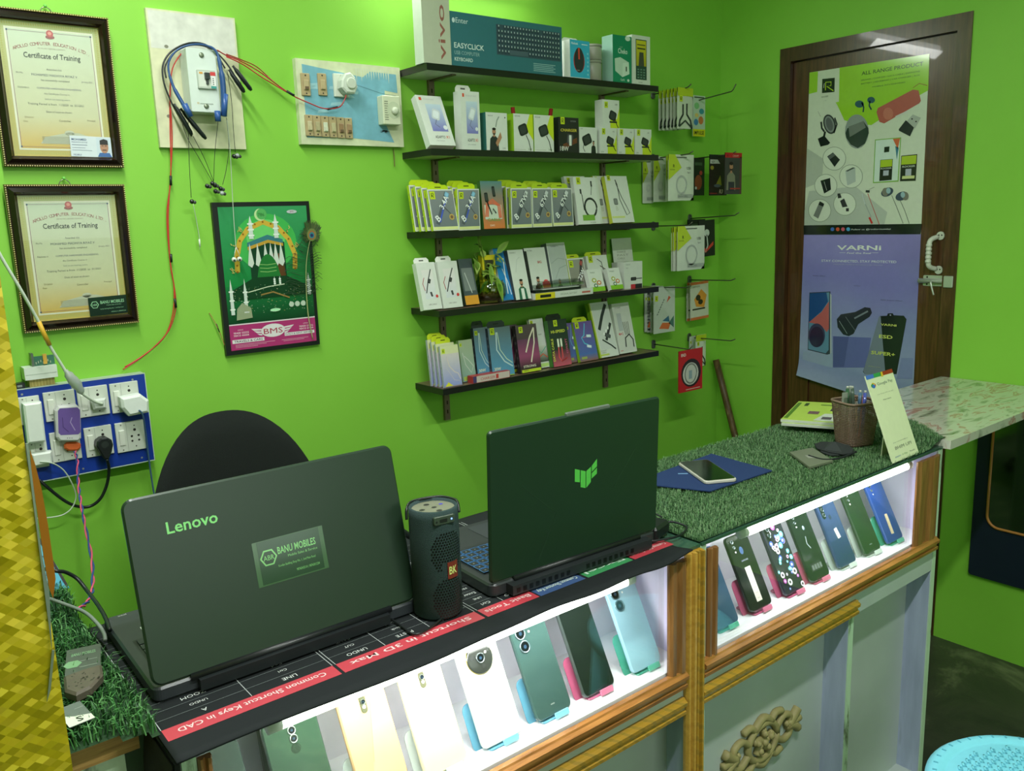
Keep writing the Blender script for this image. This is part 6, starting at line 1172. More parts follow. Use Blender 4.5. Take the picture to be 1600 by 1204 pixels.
TX('STAY CONNECTED, STAY PROTECTED', 328, 234, 798, .0085, (214, 218, 230), .015, c7); TX('PREMIUM MOBILE ACCESSORIES RANGE', 405, 252, 712, .0028, (176, 180, 206), 0, c7)
for s_, x0, y0, x1 in (('Super Glass', 275, 322, 352), ('Car Charger', 530, 384, 575), ('ESD Super Glass', 700, 472, 835)): TX(s_, x0, y0, x1, .0035, (96, 96, 130), 0, c7)
PL([(215, 790), (400, 800), (400, 890), (205, 870)], 2*E3, (150, 166, 196), c7); PL([(400, 695), (640, 705), (610, 890), (400, 890)], 2*E3, (100, 106, 170), c7); PL([(405, 697), (500, 700), (470, 885), (402, 885)], 3*E3, (84, 90, 150), c7); PL([(830, 830), (905, 830), (900, 960), (800, 960)], 2*E3, (124, 134, 180), c7)
PL([(253, 425), (385, 418), (383, 805), (365, 810), (243, 780)], 3*E3, (60, 70, 84), c7); PL([(256, 430), (378, 424), (374, 780), (356, 802), (247, 775)], 4*E3, (96, 140, 170), c7); PL([(256, 430), (360, 424), (370, 480), (330, 540), (250, 610)], 5*E3, (40, 80, 140), c7); PL([(250, 610), (330, 545), (376, 480), (376, 650), (362, 670), (330, 630), (280, 615)], 6*E3, (190, 100, 100), c7); EL(300, 690, 52, 74, 7*E3, (60, 66, 96), c7); EL(300, 700, 44, 64, 8*E3, (40, 44, 70), c7); PL([(383, 430), (392, 440), (392, 800), (383, 806)], 4*E3, (176, 186, 196), c7)
PL([(430, 640), (425, 590), (450, 560), (540, 545), (600, 515), (635, 520), (645, 550), (630, 575), (560, 620), (530, 680), (500, 695), (465, 685)], 3*E3, (44, 50, 58), c7); LN([(535, 585), (620, 540)], .006, 4*E3, (120, 130, 140), c7); LN([(440, 600), (490, 680)], .002, 4*E3, (140, 150, 160), c7); LN([(480, 575), (540, 660)], .0015, 4*E3, (120, 130, 136), c7)
PL([(695, 570), (740, 568), (745, 553), (775, 553), (782, 565), (845, 568), (862, 590), (800, 930), (600, 930), (590, 915)], 4*E3, (30, 36, 40), c7); PL([(690, 572), (700, 572), (730, 930), (600, 930), (592, 912)], 5*E3, (118, 128, 146), c7)
EL(761, 564, 5, 4, 6*E3, (170, 176, 190), c7); TX('VARNi', 700, 628, 800, .008, (206, 216, 110), .03, c7, 7*E3); TX('ESD', 690, 705, 775, .012, (206, 216, 110), .04, c7, 7*E3); TX('SUPER+', 640, 805, 790, .0125, (200, 212, 100), .04, c7, 7*E3, .1); TX('SUPER D GLASS', 625, 882, 700, .0025, (180, 190, 130), 0, c7, 7*E3)
tag(b.build('product_poster'), 'lower door poster, violet with a phone and a car charger', 'poster', 'posters on the door')
# leaning stick in the corner
b = MB(); a = at(1117, 560, Y=-.03); c_ = at(1148, 682, X=-.045); d_ = (c_-a)
e_ = a+d_*(a.z/(a.z-c_.z))*.995
b.tube([a, a+d_*.5, c_, e_], .014, mat='stick_wood', n=10); b.v = [(min(q[0], -.002), min(q[1], -.002), q[2]) for q in b.v]
tag(b.build('wooden_stick'), 'scuffed brown wooden stick leaning in the corner beside the door', 'stick')
# dark blue panel with the rounded framed mirror under the flap
ymir, y2m, z0m, z1m = -1.072, -1.75, .272, .915
t = thing('framed_mirror', 'dark blue board with a rounded orange-rimmed mirror under the marble counter flap', 'mirror', frame((-.0005, ymir, z0m), (0, -1, 0), UP, (-1, 0, 0)))
w = abs(y2m-ymir); h = z1m-z0m; b = MB(); b.M = Matrix.Identity(4)
b.prism(rrect(w, h, .01, w/2, h/2), 0, .014, .002, (24, 34, 50), 'laminate'); b.build('board', t)
mx0, mz_ = .048, .185; mw = w-2*mx0; mh = h-mz_+.12
ol = rrect(mw, mh, .04, w/2, mz_+mh/2, 8); ol = [(x, min(y, h-.004)) for x, y in ol]
b = MB(); b.tube([(x, y, .016) for x, y in ol]+[(ol[0][0], ol[0][1], .016)], .0045, (176, 120, 60), 'plastic', 8); b.build('rim', t)
b = MB(); b.poly([(x, y) for x, y in ol], .0155, (200, 200, 200), 'dim_mirror'); b.build('mirror_glass', t)

# ------------------------------------------------------------------ display counters
YFR, YBK, ZT = -1.31, -0.905, 0.915
def moulded(x0, x1, z0, z1, yf, d, mat, axis='x'):
    """a stepped timber moulding, its profile cut along the short side"""
    b = MB(); pr = [(0, 0), (0, .35), (.12, .75), (.3, .8), (.36, .55), (.5, .5), (.62, .95), (.82, 1.0), (.92, .6), (1, .5), (1, 0)]
    v = []; n = len(pr)
    for e_ in (0, 1):
        for t_, q in pr:
            if axis == 'x': v.append((x0 if e_ == 0 else x1, yf-d*q, z0+(z1-z0)*t_))
            else: v.append((x0+(x1-x0)*t_, yf-d*q, z0 if e_ == 0 else z1))
    f = [(i, (i+1) % n, n+(i+1) % n, n+i) for i in range(n)]+[tuple(range(n))[::-1], tuple(range(n, 2*n))]
    return b.mesh(v, f, (200, 200, 200), mat)
def counter(label, x0, x1, right):
    c = thing('display_counter', label, 'display counter', T((x0+x1)/2, (YFR+YBK)/2, 0), 'shop display counters'); iv = T(-(x0+x1)/2, -(YFR+YBK)/2, 0)
    def part(b, name, lab=None):
        for i in range(len(b.v)): b.v[i] = tuple(iv @ Vector(b.v[i]))
        o = b.build(name, c)
        if lab: o['label'] = lab
        return o
    e_ = .018
    for xa, xb in ((x0, x0+e_), (x1-e_, x1)):
        b = MB(); b.box(xa, YFR, 0, xb, YBK, ZT, mat='panel_paint'); b.box(xa+.0005, YFR-.003, 0, xb-.0005, YFR, ZT, mat='mint_edge_paint'); part(b, 'end_board')
    b = MB(); b.box(x0+e_, YBK-.012, .02, x1-e_, YBK, ZT-.04, mat='panel_paint'); part(b, 'back_board')
    b = MB(); b.box(x0+e_, YFR+.004, .672, x1-e_, YBK-.012, .694, (226, 226, 232), 'laminate'); part(b, 'showcase_floor')
    b = MB(); b.box(x0+e_, -1.13, .694, x1-e_, -1.118, ZT-.001, (226, 222, 234), 'laminate'); part(b, 'showcase_lining')
    for xa, xb in ((x0+e_, x0+e_+.003), (x1-e_-.003, x1-e_)):
        b = MB(); b.box(xa, YFR+.003, .694, xb, -1.13, ZT-.001, (214, 208, 236), 'laminate'); part(b, 'showcase_lining')
    b = MB(); b.box(x0+e_, -1.252, .02, x1-e_, -1.243, .672, mat='panel_paint'); part(b, 'recessed_panel')
    b = MB(); b.box(x0+e_, YFR-.002, .598, x1-e_, YFR+.014, .660, mat='panel_paint'); part(b, 'front_rail')
    b = MB(); b.box(x0+e_, YFR, 0, x1-e_, -1.243, .02, mat='panel_paint'); part(b, 'plinth')
    ribs = (-1.205,) if right else (-2.22,)
    for xr in ribs:
        b = MB(); b.box(xr, YFR, .02, xr+.02, -1.252, .598, mat='lavender_paint'); b.box(xr+.0005, YFR-.002, .02, xr+.0195, YFR, .598, mat='mint_edge_paint'); part(b, 'rib_board')
    b = MB(); b.box(x1-e_-.0012, YFR, .02, x1-e_-.0002, -1.252, .598, mat='lavender_paint'); part(b, 'rib_board')
    if right:
        part(moulded(x0+.002, x1-.02, .655, .692, YFR-.002, .018, 'trim_wood'), 'lower_trim', 'glossy orange-brown wooden moulding below the glass')
        part(moulded(x0+.002, -1.183, .600, .636, YFR-.002, .014, 'gold_moulding'), 'gold_moulding', 'patterned gold moulding stopping short of the right end')
        part(moulded(-.928, x1-.020, .692, .905, YFR-.001, .012, 'trim_wood_upright', 'z'), 'upright_trim')
        part(moulded(x0+.02, x0+.045, .692, .905, YFR-.001, .012, 'trim_wood_upright', 'z'), 'upright_trim')
        gx0, gx1 = x0+.045, -.928
    else:
        part(moulded(x0+.02, -1.782, .655, .692, YFR-.002, .018, 'trim_wood'), 'lower_trim')
        part(moulded(x0+.02, -1.782, .600, .636, YFR-.002, .014, 'gold_moulding'), 'gold_moulding')
        part(moulded(-1.822, -1.780, .692, .905, YFR-.001, .014, 'trim_wood_upright', 'z'), 'upright_trim')
        b = moulded(-1.779, -1.757, .005, .9145, YFR-.003, .016, 'gold_moulding_plain', 'z'); part(b, 'gold_upright')
        b = moulded(-1.7565, -1.738, .005, .9145, YFR-.003, .018, 'gold_moulding', 'z'); part(b, 'gold_upright', 'patterned gold upright moulding')
        part(moulded(x0+.018, x0+.034, .692, .905, YFR-.001, .012, 'trim_wood_upright', 'z'), 'upright_trim')
        gx0, gx1 = x0+.034, -1.822
    b = MB(); b.box(gx0, YFR+.006, .693, gx1, YFR+.010, .912, (255, 255, 255), 'glass'); part(b, 'front_glass')
    if not right:
        b = MB(); b.box(gx0, YFR+.012, .693, gx0+.22, YFR+.016, .912, (255, 255, 255), 'glass'); part(b, 'front_glass')
    b = MB(); b.box(x0-.002 if not right else x0+.003, YFR-.005, ZT+.0003, x1 if not right else x1-.004, YBK, ZT+.006, (66, 104, 86), 'acrylic'); part(b, 'glass_top', 'thick glass top with green edges')
    if right:
        def oc(px, py): q = at(px, py, Y=-1.258); return q.x, q.z
        cx, cz = -1.535, .415
        q = oc(1190, 1150); cx, cz = q
        b = MB(); b.M = frame((cx, -1.252, cz), (1, 0, 0), UP); co_ = (150, 138, 92)
        def rope(pts, r, sm=4): b.tube([(x, y, .006) for x, y in pts], r, co_, 'worn', 8, sm)
        rope([(.052*math.cos(a), .042*math.sin(a)) for a in [2*PI*i/20 for i in range(21)]], .0085, 0)
        for k in range(5):
            a = 2*PI*k/5+.3; rope([(0, 0), (.016*math.cos(a-.25), .014*math.sin(a-.25)), (.036*math.cos(a), .030*math.sin(a))], .0085)
            b.ball((.024*math.cos(a), .02*math.sin(a), .012), .008, co_, 'worn', 10)
        b.ball((0, 0, .012), .009, co_, 'worn', 12)
        for s_ in (-1, 1):
            rope([(s_*.05, .012), (s_*.075, .03), (s_*.1, .022), (s_*.098, .004), (s_*.085, .006)], .008); rope([(s_*.05, -.012), (s_*.075, -.03), (s_*.1, -.024), (s_*.103, -.006), (s_*.088, -.004)], .008)
            rope([(s_*.095, 0), (s_*.115, .012), (s_*.132, .026)], .011); rope([(s_*.095, 0), (s_*.118, -.010), (s_*.134, -.024)], .011); rope([(s_*.09, 0), (s_*.115, 0), (s_*.14, 0)], .009)
            rope([(s_*.03, .036), (s_*.045, .05), (s_*.07, .046)], .008); rope([(s_*.03, -.036), (s_*.045, -.05), (s_*.07, -.046)], .008)
        for s_ in (-1, 1): rope([(-.03, s_*.038), (0, s_*.056), (.03, s_*.038)], .009)
        part(b, 'carved_ornament', 'carved olive-gold scroll ornament')
    return c
counter('right-hand glass-fronted counter with seven phones and artificial grass on top', -1.735, -.800, True)
counter('left-hand glass-fronted counter under the two laptops and the black desk mat', -2.662, -1.7365, False)
for x0, x1, lb in ((-1.56, -.925, 'bright white tube lamp inside the right-hand counter'), (-2.53, -1.90, 'bright white tube lamp inside the left-hand counter')):
    t = thing('tube_lamp', lb, 'lamp', T((x0+x1)/2, -1.284, .889), 'tube lamps in the counters'); iv = T(-(x0+x1)/2, 1.284, -.889)
    b = MB(); b.M = iv; b.tube([(x0, -1.284, .889), (x1, -1.284, .889)], .0095, (255, 255, 252), 'tubelight', 14); b.build('tube', t)
    b = MB(); b.M = iv
    for x, s_ in ((x0, -1), (x1, 1)): b.tube([(x, -1.284, .889), (x+s_*.018, -1.284, .889)], .010, (216, 220, 214), 'plastic', 14)
    b.box(x0, -1.289, .899, x1, -1.279, .9145, (216, 220, 214), 'plastic'); b.build('holder', t)
# marble counter flap
b = MB(); b.box(-.8035, -1.333, .916, -.002, -.937, .938, (200, 200, 200), 'marble_laminate'); tag(b.build('counter_flap'), 'marble-patterned counter slab bridging from the right-hand counter to the wall by the door', 'counter slab')

# ------------------------------------------------------------------ artificial grass
def grass(name, label, outline, zf, n, L0, L1, r0, cols, backing=.003, seed=1):
    r = random.Random(seed); xs = [p[0] for p in outline]; ys = [p[1] for p in outline]
    def inside(x, y):
        c = False; j = len(outline)-1
        for i in range(len(outline)):
            xi, yi = outline[i]; xj, yj = outline[j]
            if ((yi > y) != (yj > y)) and x < (xj-xi)*(y-yi)/(yj-yi)+xi: c = not c
            j = i
        return c
    b = MB()
    N_ = 40; X0, X1, Y0, Y1 = min(xs), max(xs), min(ys), max(ys); v = []; f = []
    o = [(p[0], p[1]) for p in outline]
    # backing, sampled along the sheet so that it can step from one surface to the next
    for i in range(N_+1):
        for j in range(N_+1): x = X0+(X1-X0)*i/N_; y = Y0+(Y1-Y0)*j/N_; v.append((x, y, zf(x)+backing))
    for i in range(N_):
        for j in range(N_):
            x = X0+(X1-X0)*(i+.5)/N_; y = Y0+(Y1-Y0)*(j+.5)/N_
            if inside(x, y): p = i*(N_+1)+j; f.append((p, p+N_+1, p+N_+2, p+1))
    b.mesh(v, f, (34, 60, 34), 'matte')
    V = []; F = []; Cc = []
    k = 0
    while k < n:
        x = r.uniform(X0, X1); y = r.uniform(Y0, Y1)
        if not inside(x, y): continue
        a = r.uniform(0, 2*PI); L_ = r.uniform(L0, L1); t_ = r.uniform(.3, 1.0); w_ = r0*r.uniform(.7, 1.2); z = zf(x)+backing
        dx, dy = math.cos(a), math.sin(a); sx, sy = -dy*w_, dx*w_; h1 = L_*.55; o1 = L_*.25*t_; h2 = L_*(.95-.45*t_); o2 = L_*.75*t_
        p = len(V)
        V += [(x-sx, y-sy, z), (x+sx, y+sy, z), (x+dx*o1-sx*.8, y+dy*o1-sy*.8, z+h1), (x+dx*o1+sx*.8, y+dy*o1+sy*.8, z+h1), (x+dx*o2, y+dy*o2, z+h2)]
        F += [(p, p+1, p+3, p+2), (p+2, p+3, p+4)]; Cc.append(r.choice(cols)); k += 1
    o0 = len(b.v); b.v.extend(V); mi = b.mi('blade')
    for q, fc in enumerate(F):
        b.f.append(tuple(i+o0 for i in fc)); b.fm.append(mi); b.fs.append(False); b.fc.append([lin(Cc[q//2])]*len(fc))
    return tag(b.build(name), label, 'artificial grass')
def g2(px, py, z=.935): q = at(px, py, Z=z); return (q.x, q.y)
GC = [(86, 124, 78), (98, 140, 88), (72, 108, 68), (116, 150, 104), (92, 128, 92), (130, 158, 116)]
grass('grass_mat', 'short artificial grass covering the top of the right-hand counter', [(-1.735, -1.312), (-.80, -1.312), g2(1470, 683), (-.72, -1.23), g2(1422, 657), (-.70, -1.08), (-.80, -.98), (-.90, -.912), (-1.732, -.912)], lambda x: ZT+.0065+(.9385-ZT-.0065)*min(1, max(0, (x+.87)/.062)), 52000, .007, .013, .0006, GC, .002, 1)
# left side table with longer grass
tb = thing('side_table', 'wooden-edged side table at the left end of the counters', 'table', T(-2.83, -.95, 0))
ivt = T(2.83, .95, 0)
b = MB(); b.M = ivt; b.box(-3.05, -1.225, .892, -2.684, -.62, .922, mat='table_wood'); b.build('table_top', tb)
b = MB(); b.M = ivt; b.box(-3.04, -1.215, 0, -2.70, -.63, .892, mat='mint_edge_paint'); b.build('cabinet_body', tb)
grass('grass_mat', 'longer dark green artificial grass on the side table at the left', [(-3.04, -1.232), (-2.72, -1.235), (-2.672, -1.27), (-2.664, -1.2), (-2.672, -1.0), (-2.67, -.85), (-2.66, -.70), (-2.70, -.65), (-3.04, -.65)], lambda x: .9225, 9000, .018, .034, .0011, [(38, 84, 40), (50, 104, 50), (66, 120, 60), (32, 70, 36), (92, 140, 84)], .003, 2)

# ------------------------------------------------------------------ desk mat with printed shortcut tables
MX0, MX1, MY0, MY1 = -2.672, -1.785, -1.338, -.909; MZ = ZT+.0066
b = MB(); nx, ny = 90, 24; v = []; f = []
def mz(x, y):
    ov = max(0, (-1.300-y)/.038); s_ = (x-MX0)/(MX1-MX0)
    return MZ+.0032+(.0035*math.sin(x*38)+.0036)*ov*max(0, s_-.4)*1.5
for top in (1, 0):
    for i in range(nx+1):
        for j in range(ny+1):
            x = MX0+(MX1-MX0)*i/nx; y = MY0+(MY1-MY0)*(j/ny)
            if j == 0: y = MY0+.004*math.sin(x*14)
            v.append((x, y, mz(x, y)-(0 if top else .003)))
n1 = (nx+1)*(ny+1)
for i in range(nx):
    for j in range(ny):
        p = i*(ny+1)+j; f.append((p, p+ny+1, p+ny+2, p+1)); q = n1+p; f.append((q, q+1, q+ny+2, q+ny+1))
for i in range(nx):
    p = i*(ny+1); f.append((p, n1+p, n1+p+ny+1, p+ny+1)); p += ny; f.append((p, p+ny+1, n1+p+ny+1, n1+p))
for j in range(ny):
    p = j; f.append((p, p+1, n1+p+1, n1+p)); p = nx*(ny+1)+j; f.append((p, n1+p, n1+p+1, p+1))
b.mesh(v, f, (26, 30, 32), 'matte', True)
# print: read from behind the counter. u runs to the left (-x), v runs towards the customer (-y)
b.M = frame((MX1, MY1, MZ+.0035), (-1, 0, 0), (0, -1, 0), (0, 0, 1)); Wm = MX1-MX0; WH = (206, 210, 208); vs0, vs1 = .353, .381     # v range of the header strips
def mu(px, py): q = at(px, py, Z=MZ+.0035); return MX1-q.x
RD, GN, BL_ = (186, 60, 72), (60, 140, 86), (60, 84, 130)
strips = [(252, 1140, 528, 1043, RD, 'Common Shortcut Keys in CAD'), (533, 1041, 748, 955, RD, 'Shortcut in 3D Max'), (752, 953, 838, 925, RD, 'Basic Tools'), (840, 924, 905, 895, BL_, 'Common Shortcut Key'), (908, 893, 975, 865, GN, 'Excel'), (978, 864, 1042, 842, RD, 'Common Office Shortcuts')]
rm = random.Random(5)
words = ['LINE', 'ARC', 'SAVE', 'COPY', 'MOVE', 'TRIM', 'OPEN', 'NEW', 'UNDO', 'REDO', 'PRINT', 'ZOOM', 'CUT', 'PASTE', 'LAYER', 'CIRCLE', 'HATCH', 'ERASE', 'GROUP', 'Ctrl', 'Shift', 'Enter', 'Home', 'End', 'Block']
for xa, ya, xb, yb, cl, tx in strips:
    ua, ub = mu(xb, yb), mu(xa, ya); b.rect(ua, vs0, ub, vs1, 0, cl); b.text(tx, (ua+ub)/2, vs0+.008, .010, E3, (226, 196, 196) if cl == RD else (206, 220, 210), align='C', wid=min((ub-ua)*.86, .25), bold=.02)
    nc = max(2, int((ub-ua)/.075))
    for k in range(nc+1): u = ua+(ub-ua)*k/nc; b.rect(u-.0005, .02 if k in (0, nc) else .25, u+.0005, vs0, E3, (170, 176, 176))
    for r_ in range(14):
        vv = vs0-.022-.0215*r_; 
        if vv < .03: break
        b.rect(ua, vv, ub, vv+.0006, E3, (120, 128, 128))
        for k in range(nc):
            u = ua+(ub-ua)*(k+.5)/nc; wd = rm.choice(words) if not (tx.endswith('CAD') and r_ == 0) else (['LINE', 'A', 'ARC'][k % 3])
            b.text(wd, u, vv+.007, .0075 if r_ % 2 == 0 else .0055, E3, WH, align='C', wid=None)
# green header beside the speaker
b.rect(mu(690, 925), .226, mu(612, 962), .247, 2*E3, GN); b.text('CorelDraw', (mu(690, 925)+mu(612, 962))/2, .232, .009, 3*E3, (206, 226, 210), align='C')
o = b.build('desk_mat'); tag(o, 'large black desk mat printed with red-headed shortcut tables, draped over the counter front', 'desk mat')

# ------------------------------------------------------------------ laptops
def laptop(label, hx, hy, yaw, W, Lh, th, Dp, z0, kind):
    Wm_ = T(hx, hy, z0) @ RZ(yaw); t = thing('laptop', label, 'laptop', Wm_, 'open laptops on the counter'); tb_ = .02 if kind == 'len' else .022
    b = MB(); b.prism(rrect(W, Dp, .012, W/2, Dp/2, 6), 0, tb_, .003, (48, 52, 56) if kind == 'len' else (44, 48, 50), 'plastic')
    if kind == 'len': b.box(W*.14, -.012, .003, W*.86, .004, tb_-.002, (30, 34, 36), 'plastic')
    else:
        b.box(W*.08, -.018, .003, W*.92, .004, tb_-.003, (40, 44, 46), 'plastic')
        for i in range(18): b.box(W*(.10+.035*i)+(.03 if i > 8 else 0), -.0184, .006, W*(.10+.035*i)+.007+(.03 if i > 8 else 0), -.018, .014, (14, 16, 16), 'plastic')
    b.build('base', t)
    if kind == 'len':
        b = MB(); z = tb_+E3
        b.rect(.035, Dp*.62, .065, Dp*.74, z, (206, 210, 200)) ; b.rect(.035, Dp*.52, .058, Dp*.58, z, (190, 110, 100)); b.text('intel', .02, Dp*.96, .005, z, (190, 190, 190)); b.build('palm_rest_stickers', t)
    # keys
    b = MB(); kx0, kx1, ky0, ky1 = W*.05, W*.95, Dp*.18, Dp*.58; b.rect(kx0-.004, ky0-.004, kx1+.004, ky1+.004, tb_+E3, (24, 28, 30), 'plastic')
    for r_ in range(6):
        for c_ in range(18):
            x = kx0+(kx1-kx0)*c_/18; y = ky0+(ky1-ky0)*r_/6; w_ = (kx1-kx0)/18*.86; h_ = (ky1-ky0)/6*.84
            b.box(x, y, tb_+E3, x+w_, y+h_, tb_+.0022, (34, 40, 44), 'plastic')
            if kind == 'tuf': b.line([(x, y), (x+w_, y), (x+w_, y+h_), (x, y+h_)], .0011, tb_+.0024, (70, 130, 190), 'keylit', closed=True); b.rect(x+w_*.4, y+h_*.4, x+w_*.58, y+h_*.6, tb_+.0024, (150, 150, 140), 'plastic')
    b.build('keyboard', t)
    b = MB(); b.prism(rrect(.105, .07, .004, W*.45, Dp*.8), tb_, tb_+.0006, 0, (54, 58, 62), 'plastic'); b.build('touchpad', t)
    # lid: local x along the hinge, y up the lid, z towards the customer
    LM = frame((0, .0, tb_+.002), (1, 0, 0), (0, math.sin(-th), math.cos(th)))
    b = MB(); b.M = LM; r_ = .014 if kind == 'len' else .007
    b.prism(rrect(W, Lh, r_, W/2, Lh/2, 6), -.008, 0, .0025, (32, 50, 36) if kind == 'len' else (28, 50, 34), 'lid')
    if kind == 'len':
        b.text('Lenovo', W*.125, Lh*.775, .0155, E3*1.2, (110, 200, 100), 'gloss', wid=W*.17, bold=.03)
        M0 = b.M; b.M = M0 @ T(W*.41, Lh*.36, E3); cw, chh = W*.235, Lh*.245
        b.rect(-cw*.07, -.002, cw*1.07, chh+.001, 0, (66, 96, 66), 'gloss'); b.M = M0 @ T(W*.41, Lh*.36, 2*E3); bcard(b, cw, chh, 0, (40, 64, 46), (130, 196, 120)); b.M = M0
    else:
        G_ = (90, 190, 80)
        cx, cy, s_ = W*.533, Lh*.57, .0115
        b.poly([(cx-2.1*s_, cy+1.2*s_), (cx-1.15*s_, cy+.85*s_), (cx-1.15*s_, cy-1.0*s_), (cx-2.1*s_, cy-.7*s_)], E3, G_, 'gloss'); b.poly([(cx-1.0*s_, cy+.8*s_), (cx-.06*s_, cy+.45*s_), (cx-.06*s_, cy-2.1*s_), (cx-1.0*s_, cy-1.75*s_)], E3, G_, 'gloss')
        b.poly([(cx+.06*s_, cy+.45*s_), (cx+.95*s_, cy+.95*s_), (cx+.95*s_, cy-1.4*s_), (cx+.06*s_, cy-2.1*s_)], E3, G_, 'gloss'); b.poly([(cx+1.1*s_, cy+1.05*s_), (cx+2.1*s_, cy+1.9*s_), (cx+2.1*s_, cy+.75*s_), (cx+1.1*s_, cy+.1*s_)], E3, G_, 'gloss'); b.poly([(cx+1.1*s_, cy-.1*s_), (cx+2.1*s_, cy+.55*s_), (cx+2.1*s_, cy-.35*s_), (cx+1.1*s_, cy-.9*s_)], E3, G_, 'gloss')
        for pts in ([(W*.17, Lh*.60), (W*.335, Lh*.385)], [(W*.335, Lh*.385), (W*.36, Lh*.36), (W*.25, Lh*.03)], [(W*.85, Lh*.68), (W*.70, Lh*.42)]): b.line(pts, .0012, E3, (40, 62, 46), 'gloss')
        b.prism(rrect(W*.26, .006, .002, W*.55, Lh+.001), -.007, -.001, .001, (96, 104, 96), 'lid')
    lid_ = b.build('lid', t)
    b = MB(); b.M = LM @ T(0, 0, -.0083) @ RY(PI); b.rect(-W+.006, .014, -.006, Lh-.006, 0, (18, 20, 22), 'gloss'); b.build('screen', sub=lid_)
    b = MB(); b.tube([(W*.12, 0, tb_), (W*.88, 0, tb_)], .005, (26, 28, 30), 'plastic', 10); b.build('hinge', t)
    return t
laptop('dark laptop with green lettering top left and a shop card taped to its lid', -2.655, -1.200, -.012, .386, .238, -.22, .262, MZ+.0042, 'len')
laptop('dark laptop with an angular green emblem in the middle of its lid', -2.160, -1.247, -.045, .364, .247, .04, .255, MZ+.0042, 'tuf')

# ------------------------------------------------------------------ speaker
sp_ = thing('portable_speaker', 'upright black cylindrical speaker with a red badge between the laptops', 'speaker', T(-2.243, -1.222, MZ+.0042)); R = .0375; Hs = .168
b = MB(); b.lathe([(R*.9, 0), (R, .004), (R*1.0, Hs*.75), (R*.99, Hs*.93), (R*.985, Hs), (R*.9, Hs+.001), (R*.88, Hs-.004), (.0001, Hs-.004)], 40, (52, 68, 68), 'cloth'); b.build('body', sp_)
b = MB(); b.M = T(0, 0, Hs-.0038); b.poly(circ(R*.87, 32), 0, (110, 112, 92), 'worn')
for i, (x, y, r_) in enumerate(((-.018, .002, .0045), (0, .018, .0045), (.002, 0, .004), (0, -.017, .0045), (.018, .006, .0035))): b.ell(x, y, r_, r_*.9, E3, (34, 34, 32) if i < 4 else (70, 60, 170), 'plastic', 14)
b.build('top_plate', sp_)
am = math.atan2(-.78, .1)
b = MB()
def onR(a, z, rr=R+.0004): return Vector((rr*math.cos(a), rr*math.sin(a), z))
a_c = math.atan2(-1.03, -.66)+.55       # facing the customer, a little to the right
def cell(a, z, r_, colr, mat='plastic', n=8):
    ctr = onR(a, z); u_ = Vector((-math.sin(a), math.cos(a), 0)); v_ = Vector((0, 0, 1)); b.mesh([tuple(ctr+u_*r_*math.cos(q)+v_*r_*math.sin(q)) for q in [2*PI*i/n for i in range(n)]], [tuple(range(n))], colr, mat)
for zc in (.105, .033):
    for i in range(-7, 8):
        for j in range(-8, 9):
            da = (i+(j % 2)*.5)*.115; dz = j*.0042
            if (da*R/.027)**2+(dz/.033)**2 < 1 and not (abs(dz+zc-.078) < .013 and abs(da) < .3): cell(a_c+da, zc+dz, .00155, (12, 14, 14))
b.build('grille_holes', sp_)
b = MB(); v = []; f = []
for i in range(7):
    for z in (.064, .090): v.append(tuple(onR(a_c-.1+.5*i/6, z, R+.0012)))
b.mesh(v, [(2*i, 2*i+2, 2*i+3, 2*i+1) for i in range(6)], (120, 50, 40), 'gloss', True)
gv, gf, gx0, gx1 = glyph('BK', .03); b.mesh([tuple(onR(a_c-.04+(p[0]-gx0)/(gx1-gx0)*.36, .071+p[1]*.017, R+.0018)) for p in gv], gf, (216, 220, 130), 'gloss'); b.build('badge', sp_)
b = MB(); b.tube([onR(a_c-1.9, Hs*.9, R+.003), onR(a_c-2.1, Hs-.001, R+.001), onR(a_c-2.8, Hs+.001, R*.99), onR(a_c+2.4, Hs+.001, R*.99), onR(a_c+1.7, Hs+.001, R*.99), onR(a_c+1.2, Hs, R*1.0), onR(a_c+.9, Hs*.93, R+.001)], .0022, (24, 28, 28), 'plastic', 8, 6); b.build('carry_strap', sp_)
b = MB(); b.M = T(*onR(a_c-.12, Hs*.93, R*.97)) @ frame((0, 0, 0), (-math.sin(a_c-.12), math.cos(a_c-.12), 0), UP); b.prism(rrect(.034, .013, .003), -.004, .0022, .001, (60, 72, 60), 'plastic'); b.rect(-.008, -.003, .004, .002, .0026, (20, 24, 22)); b.ell(.011, .0, .0014, .0014, .0026, (90, 120, 220), 'lit', 8); b.ell(-.013, -.001, .0015, .0015, .0026, (20, 22, 22), n=8); b.build('port_panel', sp_)
# black charger brick and cable by the emblem laptop
bk = thing('charger_brick', 'black charger brick and cable by the right edge of the emblem laptop', 'charger', T(-1.775, -1.235, MZ+.004))
b = MB(); b.M = RZ(.3); b.prism(rrect(.06, .045, .008), 0, .026, .005, (22, 26, 28), 'plastic'); b.build('brick', bk)
b = MB(); b.tube([(.03, .01, .012), (.055, .0, .012), (.06, -.03, .008), (.02, -.045, .006), (-.02, -.035, .006), (-.05, -.02, .006)], .0022, (22, 26, 28), 'plastic', 7, 6); b.tube([(.02, .02, .02), (.03, .06, .03), (.055, .06, .02), (.06, .03, .012)], .0018, (22, 26, 28), 'plastic', 7, 6); b.build('cable', bk)
cable('laptop_cable', 'thin black cord trailing over the mat in front of the speaker', [at(600, 955, Z=MZ+.008), at(625, 972, Z=MZ+.007), at(650, 985, Z=MZ+.007), at(690, 960, Z=MZ+.007), at(722, 925, Z=MZ+.008)], .0018, (26, 30, 30))
